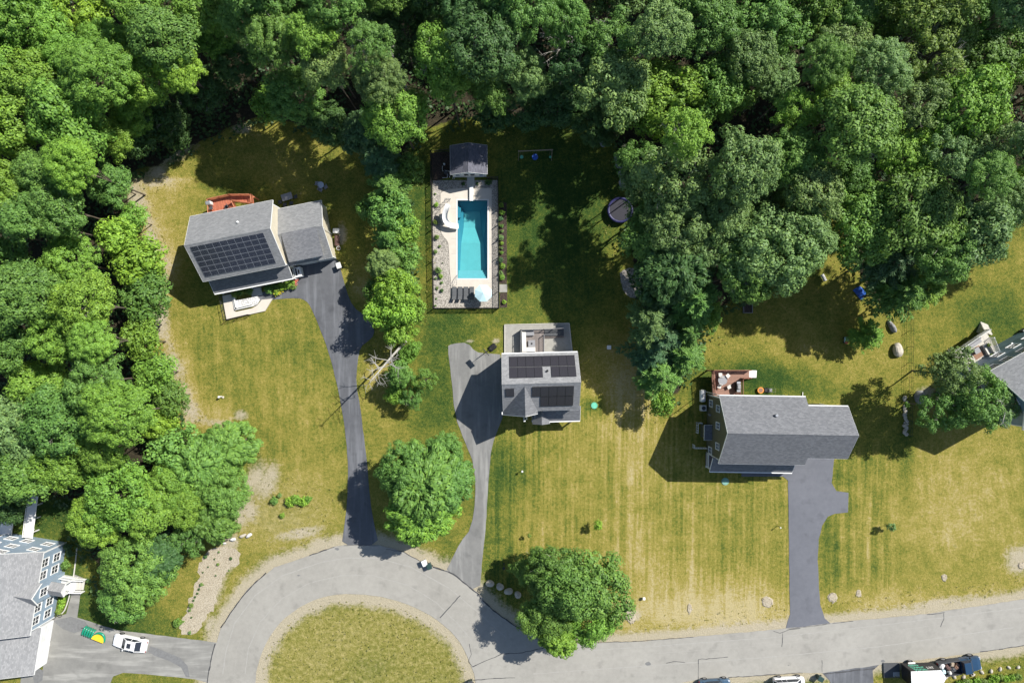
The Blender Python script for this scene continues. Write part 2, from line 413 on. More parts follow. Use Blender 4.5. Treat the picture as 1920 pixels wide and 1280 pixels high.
def blob(x, y, rx, ry=None, rot=0):
    ry = ry or rx; c, s_ = math.cos(rot), math.sin(rot); dx, dy = PXg-x, PYg-y
    return np.exp(-(((dx*c+dy*s_)/rx)**2+((-dx*s_+dy*c)/ry)**2))
lawn = np.max([sdist(PXg, PYg, p) for p in LAWNS], axis=0)
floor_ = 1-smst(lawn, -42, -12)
dro = sdist(PXg, PYg, ROAD_OUT); isl = sdist(PXg, PYg, ISLAND)
shoulder = np.exp(-np.clip(-dro, 0, None)/np.where(PXg > 1000, 22.0, 26.0))*(dro < 6)
sand = np.where(isl > -4, np.exp(-np.clip(isl, 0, None)/24.0)*1.15, shoulder*.95)
for a in ((255,370,26,60,.1),(285,450,24,50,-.2),(302,600,26,60,0),(325,690,26,50,-.4),(358,770,26,36,-.5),(500,905,30,55,.5),(470,960,20,30,0),(560,1000,70,16,-.2),(430,1060,16,30,.7),(600,1015,40,10,-.2),(452,778,20,14,0),(760,1030,60,14,.1),(395,1170,16,30,.5),(350,260,60,22,-.7),(400,190,30,30,0),(1735,735,26,18,0),(1760,1130,120,14,-.15),(1910,1050,40,40,0),(1190,1155,20,14,0),(930,640,12,9,0),(640,1020,25,6,0),(880,640,12,6,0),(640,440,14,30,0)):
    sand = np.maximum(sand, .62*blob(*a))
m_ = (PXg < 440) & (PYg > 330) & (PYg < 830)
sand = np.maximum(sand, np.where(m_, .50*np.exp(-(np.clip(lawn-4, -99, 99)/15)**2), 0))
for a in ((330,285,70,26,-.6),(410,215,60,34,-.9),(290,325,40,20,-.4),(450,240,30,20,0),(480,900,34,60,.3),(455,960,26,50,.5),(430,1020,26,40,.6),(398,1100,34,95,.35)): sand = np.maximum(sand, .60*blob(*a))
dry = np.full(PXg.shape, .46)
for a, wt in (((560,700,130,110),.08),((1150,740,70,160),.22),((1200,900,260,200),.12),((1050,1000,160,120),.08),((1800,950,130,170),.30),((1340,1130,160,50),.35),((1300,1160,260,30),.3),((1240,1060,120,60),.15),((720,720,45,60),.35),((1700,1130,160,30),.35),((520,980,120,50),.3),((690,540,30,40),.35),((690,1200,170,60),.30),((600,1250,60,60),.2),((1180,700,40,80),.25),((1500,640,120,80),.15),((330,420,40,90),.15),((560,920,90,70),.2)):
    dry = dry+wt*blob(*a)
for a, wt in (((840,610,60,60),.38),((820,760,50,80),.35),((1040,400,140,180),.45),((790,400,30,160),.30),((930,960,40,120),.22),((1420,700,110,25),.45),((1480,730,120,25),.35),((1880,600,80,60),.30),((540,650,90,60),.12),((210,1180,90,60),.45),((100,960,120,50),.45),((1110,760,20,20),.6),((960,880,60,60),.2),((1000,1080,90,60),.15),((1270,690,30,60),.25),((700,1240,60,40),.28),((140,1100,40,60),.4),((1700,860,18,80),.3),((1560,1000,14,120),.25),((1130,880,30,80),.12),((430,350,60,20),.2)):
    dry = dry-wt*blob(*a)
inisl = smst(isl, 0, 6)
dry = dry+np.where(m_, .40*np.exp(-(np.clip(lawn-6, -99, 99)/26)**2), 0)
dry = np.clip(dry, 0, 1)
strA = smst(PXg, 905, 930)*smst(-PXg, -1500, -1470)*smst(PYg, 700, 760)*smst(-PYg, -1170, -1130)+smst(PXg, 1535, 1560)*smst(-PXg, -1700, -1670)*smst(PYg, 820, 860)*smst(-PYg, -1120, -1080)
strA = strA+.55*smst(PXg, 1220, 1280)*smst(-PXg, -1700, -1600)*smst(PYg, 620, 660)*smst(-PYg, -800, -700)*0
strB = smst(PXg, 300, 360)*smst(-PXg, -660, -600)*smst(PYg, 520, 580)*smst(-PYg, -940, -860)+.8*smst(PXg, 1700, 1730)*smst(PYg, 830, 860)*smst(-PYg, -1080, -1040)
strC = smst(PXg, 780, 940)*smst(-PXg, -1200, -1100)*smst(-PYg, -620, -560)*smst(PYg, 240, 290)
for nme, arr in (('dry', dry), ('floor', floor_), ('sand', np.clip(sand, 0, 1)), ('str_a', strA), ('str_b', strB), ('str_c', strC), ('rough', inisl+(np.exp(-((PXg-520)/90)**2-((PYg-960)/60)**2)))):
    at = gme.attributes.new(nme, 'FLOAT', 'POINT'); at.data.foreach_set('value', arr.astype(np.float32).ravel())
def ground_mat():
    m, t, b = newmat('grass and soil')
    A = lambda n: (lambda a: (setattr(a, 'attribute_name', n), a.outputs['Fac'])[1])(t.nodes.new('ShaderNodeAttribute'))
    tc = N(t, 'TexCoord').outputs['Object']; sx = N(t, 'SeparateXYZ'); t.links.new(tc, sx.inputs[0])
    n_big = noise(t, tc, .07, 5, .62); n_mid = noise(t, tc, .5, 5, .65); n_sm = noise(t, tc, 2.6, 4, .7); n_f = noise(t, tc, 11, 3, .75)
    # mowing stripes: real lanes of bent and straight grass
    def stripes(ang, period, ph):
        d = mth(t, 'ADD', mth(t, 'MULTIPLY', sx.outputs[0], math.cos(ang)), mth(t, 'MULTIPLY', sx.outputs[1], math.sin(ang)))
        d = mth(t, 'ADD', d, mth(t, 'MULTIPLY', n_big, 1.6)); d = mth(t, 'ADD', d, mth(t, 'MULTIPLY', n_mid, .25))
        a = mth(t, 'SINE', mth(t, 'ADD', mth(t, 'MULTIPLY', d, 2*math.pi/period), ph))
        c = mth(t, 'SINE', mth(t, 'MULTIPLY', d, 2*math.pi/(period*.37)))
        # uneven lane strength
        mp = N(t, 'Mapping'); t.links.new(tc, mp.inputs[0]); mp.inputs['Rotation'].default_value = (0, 0, -ang); mp.inputs['Scale'].default_value = (1.25, .045, 1)
        l = mth(t, 'MULTIPLY', mth(t, 'SUBTRACT', noise(t, mp.outputs[0], 1, 4, .7), .5), 3.0)
        return mth(t, 'ADD', mth(t, 'ADD', mth(t, 'MULTIPLY', a, .20), mth(t, 'MULTIPLY', c, .16)), mth(t, 'MULTIPLY', l, 1.5))
    st = mth(t, 'ADD', mth(t, 'MULTIPLY', stripes(R(-1.5), 1.75, 0), A('str_a')), mth(t, 'ADD', mth(t, 'MULTIPLY', stripes(R(14), 2.3, 1), mth(t, 'MULTIPLY', A('str_b'), .55)), mth(t, 'MULTIPLY', stripes(0, 1.2, 2), mth(t, 'MULTIPLY', A('str_c'), .3))))
    f = mth(t, 'ADD', A('dry'), mth(t, 'MULTIPLY', mth(t, 'SUBTRACT', n_big, .5), .75))
    f = mth(t, 'ADD', f, mth(t, 'MULTIPLY', mth(t, 'SUBTRACT', n_mid, .5), .75))
    f = mth(t, 'ADD', f, mth(t, 'MULTIPLY', mth(t, 'SUBTRACT', n_sm, .5), .95))
    f = mth(t, 'ADD', f, mth(t, 'MULTIPLY', mth(t, 'SUBTRACT', n_f, .5), 1.9))
    f = mth(t, 'ADD', f, mth(t, 'MULTIPLY', st, .23))
    g = ramp(t, f, [(0, (.026, .062, .014)), (.2, (.068, .112, .022)), (.42, (.156, .170, .028)), (.66, (.285, .246, .052)), (.88, (.375, .300, .090)), (1, (.46, .385, .20))])
    # rough tussocky island grass
    ng = noise(t, tc, 1.6, 5, .8); gi = ramp(t, ng, [(.3, (.09, .11, .02)), (.48, (.21, .205, .05)), (.66, (.46, .39, .17))])
    g = mixc(t, mth(t, 'MULTIPLY', A('rough'), .7), g, gi)
    # dark green hay clumps and pale clippings
    g = mixc(t, mth(t, 'MULTIPLY', ss(t, noise(t, tc, 1.1, 3, .6), .62, .74), .35), g, (.06, .10, .02))
    sd = mth(t, 'ADD', A('sand'), mth(t, 'ADD', mth(t, 'MULTIPLY', mth(t, 'SUBTRACT', n_sm, .5), .55), mth(t, 'MULTIPLY', mth(t, 'SUBTRACT', n_mid, .5), .5)))
    sandc = ramp(t, n_f, [(.3, (.33, .28, .19)), (.7, (.55, .49, .38))])
    g = mixc(t, mth(t, 'MULTIPLY', ss(t, sd, .30, .62), .9), g, sandc)
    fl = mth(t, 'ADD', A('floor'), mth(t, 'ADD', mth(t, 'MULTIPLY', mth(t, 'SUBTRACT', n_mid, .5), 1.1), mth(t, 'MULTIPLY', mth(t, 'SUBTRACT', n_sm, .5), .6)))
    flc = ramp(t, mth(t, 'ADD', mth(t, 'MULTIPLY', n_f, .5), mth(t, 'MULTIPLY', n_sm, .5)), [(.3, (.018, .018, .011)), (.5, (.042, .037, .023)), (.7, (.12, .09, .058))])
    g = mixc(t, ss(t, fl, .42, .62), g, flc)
    t.links.new(g, b.inputs['Base Color']); b.inputs['Roughness'].default_value = .95; b.inputs['Specular IOR Level'].default_value = .1
    bump(t, b, mth(t, 'ADD', n_f, mth(t, 'MULTIPLY', n_sm, .8)), .9, .16)
    return m
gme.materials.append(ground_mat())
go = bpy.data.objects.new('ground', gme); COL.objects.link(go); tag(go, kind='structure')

def sheet(name, loops, z, mat, parent=None, thick=0):
    """flat sheet with optional holes; thick>0 gives it an edge"""
    loops = [list(l) for l in loops]
    flat = [p for l in loops for p in l]; tri = tessellate_polygon([[Vector((p[0], p[1], 0)) for p in l] for l in loops])
    v = [(p[0], p[1], z) for p in flat]; f = []
    for t_ in tri:
        a, b_, c = [flat[i] for i in t_]; o = (b_[0]-a[0])*(c[1]-a[1])-(b_[1]-a[1])*(c[0]-a[0])
        if abs(o) < 1e-9: continue
        f.append(list(t_) if o > 0 else list(t_)[::-1])
    if thick:
        n = len(flat); v += [(p[0], p[1], z-thick) for p in flat]; k = 0
        for li, l in enumerate(loops):
            ar = sum(l[i][0]*l[(i+1) % len(l)][1]-l[(i+1) % len(l)][0]*l[i][1] for i in range(len(l)))
            for i in range(len(l)):
                a = k+i; b_ = k+(i+1) % len(l); qd = [a+n, b_+n, b_, a]
                f.append(qd if (ar > 0) == (li == 0) else qd[::-1])
            k += len(l)
    m_ = MB(); m_.add(v, f); return m_.build(name, mat, parent)
def rough_edge(pts, amp=.06, step=.8, seed=1):
    q_ = random.Random(seed); out = []
    for i in range(len(pts)):
        a = Vector(pts[i]); b_ = Vector(pts[(i+1) % len(pts)]); n = max(1, min(60, int((b_-a).length/step)))
        for j in range(n):
            p = a.lerp(b_, j/n); out.append((p.x+q_.uniform(-amp, amp), p.y+q_.uniform(-amp, amp)))
    return out
road = sheet('road', [rough_edge(P2(ROAD_OUT), .05), rough_edge(smooth_closed(P2(ISLAND), 2), .03)], .05, 'road', None, .06); tag(road, kind='structure')
dz = .04
for i, (pl, mt) in enumerate(((DR_A, 'drive_dark'), (DR_C, 'drive_old'), (DR_3, 'drive_blue'), (DR_E, 'drive_wide'), (DR_S, 'drive_dark'))):
    o = sheet('driveway', [rough_edge(smooth_closed(P2(pl), 1) if i < 2 else P2(pl), .03, .9, i)], dz+.002*i*0, mt, None, .05); tag(o, kind='structure')
# seal cracks and patches in the asphalt
def strip(mb, pts, wd, z, seed=0, wob=.05):
    q_ = random.Random(seed); pts = [Vector(W2(*p)) for p in pts]; fine = [pts[0]]
    for a, b_ in zip(pts, pts[1:]):
        n = max(1, int((b_-a).length/.5))
        for j in range(1, n+1): fine.append(a.lerp(b_, j/n)+Vector((q_.uniform(-wob, wob), q_.uniform(-wob, wob))))
    for i in range(len(fine)-1):
        a, b_ = fine[i], fine[i+1]; d = (b_-a).normalized(); n_ = Vector((-d.y, d.x))*wd/2*q_.uniform(.6, 1.3)
        mb.poly([(*(a-n_), z), (*(b_-n_), z), (*(b_+n_), z), (*(a+n_), z)])
cr = MB()
for i, (pts, wd) in enumerate((([(825,1157),(863,1115)],.10),([(580,1041),(627,1024)],.12),([(724,1029),(755,1033),(792,1054)],.10),([(812,1062),(832,1068),(850,1075),(880,1100),(896,1112),(905,1125),(924,1143),(978,1181)],.16),
    ([(880,1206),(884,1225),(878,1240),(886,1248)],.07),([(886,1249),(915,1236),(940,1225),(980,1222),(1030,1212)],.10),([(888,1274),(925,1271),(965,1269)],.09),([(414,1176),(436,1144),(462,1108),(500,1072)],.14),([(389,1279),(395,1240),(404,1206)],.14),
    ([(1249,1242),(1262,1239),(1283,1240)],.08),([(1309,1275),(1309,1235),(1364,1231)],.08),([(1450,1182),(1462,1186),(1480,1179),(1500,1177)],.09),([(1467,1186),(1466,1211)],.08),([(1541,1258),(1541,1236)],.07),([(1763,1174),(1769,1160),(1769,1148)],.08),
    ([(1738,1151),(1770,1147)],.08),([(1560,1168),(1600,1163)],.07),([(1545,1262),(1640,1252)],.14),([(1837,1221),(1880,1215),(1920,1209)],.10),([(1365,1269),(1440,1264),(1505,1260)],.10),([(645,1022),(711,1022)],.06),([(1476,1178),(1556,1168)],.07),([(1100,1204),(1200,1201),(1300,1193)],.07))):
    strip(cr, pts, wd, .056, i)
o = cr.build('crack_seal', 'tar', road)
ln = MB()
for i, (pts, wd) in enumerate((([(440,1262),(444,1220),(462,1165),(505,1115),(560,1082),(630,1066),(700,1065),(770,1082),(830,1113),(880,1160),(905,1190)],.03),([(470,1108),(510,1075),(560,1052)],.03),([(965,1240),(1200,1226),(1450,1208),(1700,1178),(1920,1150)],.04),([(460,1262),(466,1215),(488,1165),(528,1122),(580,1092),(640,1078),(700,1078),(765,1096),(818,1128),(862,1172),(885,1200)],.10),([(418,1262),(424,1220),(440,1168),(478,1116),(530,1078),(600,1054),(650,1045),(710,1046),(770,1062),(840,1100),(900,1150),(950,1195)],.14),([(1000,1262),(1200,1248),(1450,1230),(1640,1212),(1900,1175)],.12),([(1000,1225),(1200,1212),(1450,1194),(1700,1165),(1920,1138)],.10))):
    strip(ln, pts, wd, .055, 40+i, .03)
ln.build('paving_seam', 'seam', road)
pt = MB()
for x, y, r in ((632,1028,.35),(1215,1243,.45),(1655,1238,.35),(1478,1246,.12),(1566,1219,.1),(560,1078,.2)):
    c = W(x, y); q_ = random.Random(x); pt.poly([(c.x+r*math.cos(a/9*6.283)*q_.uniform(.6, 1.2), c.y+r*.6*math.sin(a/9*6.283)*q_.uniform(.6, 1.2), .0545) for a in range(9)])
pt.build('oil_stain', 'stain', road)
# flat wear marks on the wide driveway at the blue house
ps = MB()
ps.prism(P2([(100,1163),(133,1155),(160,1164),(168,1175),(140,1186),(118,1178)]), .0405, .0445)
ps.prism(P2([(282,1210),(300,1216),(338,1232),(352,1247),(356,1268),(349,1268),(340,1250),(318,1238),(290,1228),(278,1220)]), .0405, .0445)
ps.prism(P2([(60,1262),(70,1250),(82,1256),(80,1275),(66,1282)]), .0405, .0445)
ps.build('asphalt_patch', 'stain', [o for o in bpy.data.objects if o.name.startswith('driveway')][3])
bed = sheet('gravel_garden_bed', [rough_edge(smooth_closed(P2(BED_G), 1), .26, .35, 5)], .012, 'palegravel', None, .015); tag(bed, kind='structure')
# ================================================================ TREES
def quads_mesh(name, C, Nn, U, sx, sy, mat):
    """leaf-sized faces: centres C, normals Nn, rough in-plane axis U, half sizes sx, sy"""
    Nn = Nn/np.linalg.norm(Nn, axis=1, keepdims=True)
    U = U-(U*Nn).sum(1, keepdims=True)*Nn; U = U/(np.linalg.norm(U, axis=1, keepdims=True)+1e-9); V = np.cross(Nn, U)
    sx = sx[:, None]; sy = sy[:, None]
    P = np.stack([C-U*sx, C-V*sy+Nn*sy*.25, C+U*sx, C+V*sy+Nn*sy*.25], 1).reshape(-1, 3)
    me = np_mesh(name, P, np.arange(len(P)).reshape(-1, 4)); me.materials.append(M[mat]); return me
def unit(g, n, zmin=-1.0):
    v = g.normal(size=(int(n*4)+30, 3)); v /= np.linalg.norm(v, axis=1, keepdims=True); return v[v[:, 2] > zmin][:n]
def crown_broad(seed, nl=20, npuff=17, nleaf=44, zs=.78, puff=.125, lobe=.34, leaf=.030, elong=1.0, radial=0.0, spread=.70, zmin=-.25, ragged=.25, hole=.0):
    """unit-radius crown: lobes > puffs > leaves"""
    g = np.random.default_rng(seed)
    d = []; 
    while len(d) < nl:
        c = unit(g, 40, zmin); 
        best = max(c, key=lambda q_: min([np.linalg.norm(q_-e) for e in d] or [9])*g.uniform(.7, 1)); d.append(best)
    d = np.array(d); ext = g.uniform(1-ragged, 1.0+ragged*.35, size=(nl, 1)); L = d*spread*ext; L[:, 2] *= zs
    lr = lobe*g.uniform(.7, 1.2, size=nl)
    C, NN, UU = [], [], []
    for i in range(nl):
        if g.random() < hole: continue
        pn = unit(g, max(6, int(npuff*(lr[i]/lobe)**2)), -.35); out = d[i]*.55+np.array([0, 0, .35]); pn = pn+out*.8; pn /= np.linalg.norm(pn, axis=1, keepdims=True)
        pc = L[i]+pn*lr[i]*g.uniform(.70, 1.22, size=(len(pn), 1))
        for j in range(len(pn)):
            r = puff*g.uniform(.6, 1.4); n = max(6, int(nleaf*(r/puff)**1.8)); ln = unit(g, n, -.35)
            fl = np.array([1, 1, .75]); c = pc[j]+ln*r*fl*g.uniform(.7, 1.08, size=(n, 1))
            C.append(c); nn = ln*1.0+pn[j]*.35+np.array([0, 0, .2])+g.normal(size=(n, 3))*.25; NN.append(nn)
            u = g.normal(size=(n, 3))
            if radial > 0:
                rr = pc[j].copy(); rr[2] = -.15; u = u*(1-radial)+rr/np.linalg.norm(rr)*radial*1.6
            UU.append(u)
        n = 60; ln = unit(g, n, -1); C.append(L[i]+ln*lr[i]*g.uniform(.3, .85, size=(n, 1))); NN.append(g.normal(size=(n, 3))+[0, 0, 1]); UU.append(g.normal(size=(n, 3)))
    C = np.concatenate(C); NN = np.concatenate(NN); UU = np.concatenate(UU); s_ = leaf*g.uniform(.7, 1.35, size=len(C))
    return quads_mesh('crown', C, NN, UU, s_*elong, s_*.72, 'leaf')
def crown_pine(seed, levels=11, zs=1.5, nb=9, leaf=.05, flat=.0):
    """unit-radius conifer crown: whorls of drooping feathery boughs"""
    g = np.random.default_rng(seed); C, NN, UU = [], [], []
    for k in range(levels):
        f = k/(levels-1); z = -.45*zs+f*zs*.95; rad = (1-f)**.75*(.98+g.uniform(-.08, .08))+.06
        for b_ in range(max(4, int(nb*(1-.45*f)))):
            a = g.uniform(0, 6.283); L_ = rad*g.uniform(.7, 1.1); dr = np.array([math.cos(a), math.sin(a), 0.]); sd = np.array([-math.sin(a), math.cos(a), 0.])
            n = int(22+95*L_)
            t_ = g.uniform(.12, 1, size=(n, 1))**.8; wv = (.05+.30*t_*(1.12-t_))*L_**.6
            s_ = g.uniform(-1, 1, size=(n, 1))
            c = dr*t_*L_+sd*s_*wv+np.array([0, 0, 1.])*(z-.10*t_**2*L_*(1-flat)+.08*t_+g.normal(size=(n, 1))*.018+.03*(1-abs(s_)))
            C.append(c); NN.append(np.array([0, 0, 1.])+g.normal(size=(n, 3))*.42+dr*.15); UU.append(dr*1.0+sd*np.sign(s_)*.6+g.normal(size=(n, 3))*.3)
    C = np.concatenate(C); NN = np.concatenate(NN); UU = np.concatenate(UU); s_ = leaf*g.uniform(.6, 1.3, size=len(C))
    return quads_mesh('crown', C, NN, UU, s_*1.5, s_*.34, 'leaf')
CR = {}
for i in range(6): CR['broad%d' % i] = crown_broad(100+i, nl=[20, 24, 17, 22, 26, 19][i], zs=[.8, .7, .95, .85, .75, .9][i], ragged=[.25, .35, .45, .3, .2, .4][i], puff=[.125, .105, .14, .12, .10, .13][i], leaf=[.030, .024, .033, .028, .022, .031][i], nleaf=[44, 56, 42, 46, 64, 42][i])
for i in range(3): CR['loose%d' % i] = crown_broad(200+i, nl=24, npuff=14, nleaf=26, lobe=.24, spread=.82, zs=.9, ragged=.5, puff=.10, leaf=.028)
for i in range(2): CR['feather%d' % i] = crown_broad(300+i, nl=24, npuff=26, nleaf=30, lobe=.32, zs=.8, puff=.10, leaf=.030, elong=1.9, radial=.6, ragged=.25)
for i in range(3): CR['pine%d' % i] = crown_pine(400+i, levels=12+i, zs=[1.5, 1.8, 1.3][i])
for i in range(3): CR['low%d' % i] = crown_broad(500+i, nl=13, npuff=13, nleaf=24, lobe=.42, spread=.60, zs=.8, puff=.17, leaf=.050, zmin=-.1, ragged=.4)
CR['tiny'] = crown_broad(600, nl=6, npuff=7, nleaf=12, lobe=.5, spread=.5, zs=.9, puff=.24, leaf=.10, zmin=-.1)
CR['sapling'] = crown_broad(601, nl=9, npuff=6, nleaf=10, lobe=.35, spread=.7, zs=1.3, puff=.16, leaf=.085, zmin=-.6, ragged=.5)
def trunk_mesh(seed, forks=6, reach=.55):
    g = random.Random(seed); m = MB(); p = [(0, 0, 0), (g.uniform(-.02, .02), g.uniform(-.02, .02), .35), (g.uniform(-.05, .05), g.uniform(-.05, .05), .68), (g.uniform(-.08, .08), g.uniform(-.08, .08), 1.0)]
    m.tube(p, [.058, .042, .032, .012], 7)
    for i in range(forks):
        a = i*6.283/forks+g.uniform(-.4, .4); z = g.uniform(.45, .8); b0 = Vector(p[1]).lerp(Vector(p[3]), (z-.35)/.65); r = reach*g.uniform(.7, 1.1)
        e = Vector((b0.x+r*math.cos(a), b0.y+r*math.sin(a), min(1.12, z+g.uniform(.12, .3)))); mid = b0.lerp(e, .5)+Vector((0, 0, .04))
        m.tube([b0, mid, e], [.024, .016, .006], 5)
        for s_ in (-1, 1):
            e2 = mid+Vector((r*.45*math.cos(a+s_*.8), r*.45*math.sin(a+s_*.8), g.uniform(.03, .12))); m.tube([mid, e2], [.012, .004], 4)
    return m
TR = []
for i in range(3):
    o = trunk_mesh(i).build('trunk', 'bark'); TR.append(o.data); bpy.data.objects.remove(o)
TONE = {  # leaf base colours
 'lime': (.215, .370, .045), 'bright': (.175, .322, .048), 'mid': (.124, .240, .050), 'grey': (.155, .255, .080), 'deep': (.066, .142, .042), 'blue': (.082, .165, .068), 'olive': (.175, .262, .055), 'fresh': (.146, .282, .058)}
TONEW = {'lime': 'lime green', 'bright': 'bright green', 'mid': 'mid green', 'grey': 'dusty green', 'deep': 'deep green', 'blue': 'dark green', 'olive': 'olive yellow', 'fresh': 'fresh green'}
TW = []
for i in range(3):
    g_ = random.Random(70+i); m = MB()
    for k in range(9):
        a = g_.uniform(0, 6.283); r_ = g_.uniform(.5, .98); z_ = (1.04-r_*r_)**.5 if r_ < 1 else .2; e = Vector((r_*math.cos(a), r_*math.sin(a), z_*.95)); s_ = e*.02; md = e*.72+Vector((g_.uniform(-.05, .05), g_.uniform(-.05, .05), .03))
        m.tube([s_, md, e], [.014, .010, .004], 4)
        for s2 in (-1, 1, 1): d_ = Vector((math.cos(a+s2*g_.uniform(.5, 1.2)), math.sin(a+s2*g_.uniform(.5, 1.2)), .4))*g_.uniform(.1, .22); p0 = md.lerp(e, g_.uniform(0, .8)); m.tube([p0, p0+d_], [.007, .003], 3)
    o = m.build('branch', 'greybark'); TW.append(o.data); bpy.data.objects.remove(o)
NTREE = 0
def tree(x, y, r, top, kind, tone, label=None, group=None, name=None, zsc=1.0, jit=True, bare=False, cat='tree'):
    """x, y world at the foot; r crown radius; top = height of the crown's top"""
    global NTREE
    NTREE += 1; q_ = random.Random(NTREE*13+5)
    pine = kind.startswith('pine'); zh = {'p': .93}.get(kind[0], .92)
    ch = r*zsc*(1.2 if pine else zh); zc = max(top-ch*.92, r*.3) if not pine else max(top-.78*r*zsc*1.2, .5*r)
    nm = name or ('pine_tree' if pine else 'broadleaf_tree')
    o = thing(nm, label, cat, (x, y, 0), q_.uniform(0, 6.283), group)
    c = bpy.data.objects.new('crown', CR[kind]); link(c, o); c.location = (0, 0, zc); c.scale = (r*q_.uniform(.92, 1.1), r*q_.uniform(.84, 1.08), r*zsc*q_.uniform(.9, 1.15))
    t = TONE[tone]; k = q_.uniform(.88, 1.12) if jit else 1; hsh = q_.uniform(-.08, .08) if jit else 0
    c.color = (t[0]*k*(1+hsh), t[1]*k, t[2]*k*(1-hsh), 1)
    b_ = bpy.data.objects.new('trunk', TR[q_.randrange(3)]); link(b_, o); b_.scale = (r*.62, r*.62, top*.9 if pine else zc+ch*.45)
    if kind.startswith('loose') or (kind.startswith('broad') and q_.random() < .35):
        d_ = bpy.data.objects.new('branch', TW[q_.randrange(3)]); link(d_, o); d_.location = (0, 0, zc-r*.15); d_.scale = (r*.9, r*.9, r*zsc*.95)
    return o
def tp(px, py, dpx, top, kind, tone, label=None, group=None, **k):
    """place a tree by what the photograph shows: centre and width of its crown at crown height"""
    hc = top*.78; v = W(px, py, hc); r = dpx/2/S*(1-hc/H)
    return tree(v.x, v.y, r, top, kind, tone, label, group, **k)
def snag(name, label, pts, rads, seed, twigs=14, tl=1.6, group=None, cat='dead tree'):
    """leafless pale tree: a stem with forking bare limbs"""
    q_ = random.Random(seed); b0 = Vector(pts[0]); o = thing(name, label, cat, b0, 0, group)
    m = MB(); P = [Vector(p)-b0 for p in pts]; m.tube(P, rads, 8); m.build('trunk', 'deadwood', o)
    for i in range(twigs):
        f = .45+.55*(i+1)/twigs; s_ = f*(len(P)-1); k = min(int(s_), len(P)-2); st = P[k].lerp(P[k+1], s_-k)
        a = q_.uniform(0, 6.283); L_ = tl*q_.uniform(.5, 1.5)*(1.3-f*.5); e = st+Vector((math.cos(a)*L_, math.sin(a)*L_, q_.uniform(-.1, .7)*L_)); md = st.lerp(e, .5)+Vector((q_.uniform(-.2, .2), q_.uniform(-.2, .2), .15))
        b_ = MB(); r0 = max(.025, rads[k]*.45); b_.tube([st, md, e], [r0, r0*.6, .015], 5)
        for s2 in (-1, 1, 1):
            p0 = md.lerp(e, q_.uniform(0, .7)); a2 = a+s2*q_.uniform(.4, 1.1); l2 = L_*q_.uniform(.3, .6)
            p1 = p0+Vector((math.cos(a2)*l2, math.sin(a2)*l2, q_.uniform(0, .5)*l2)); b_.tube([p0, p0.lerp(p1, .5)+Vector((0, 0, .06)), p1], [r0*.45, r0*.3, .01], 4)
        b_.build('branch', 'deadwood', o)
    return o
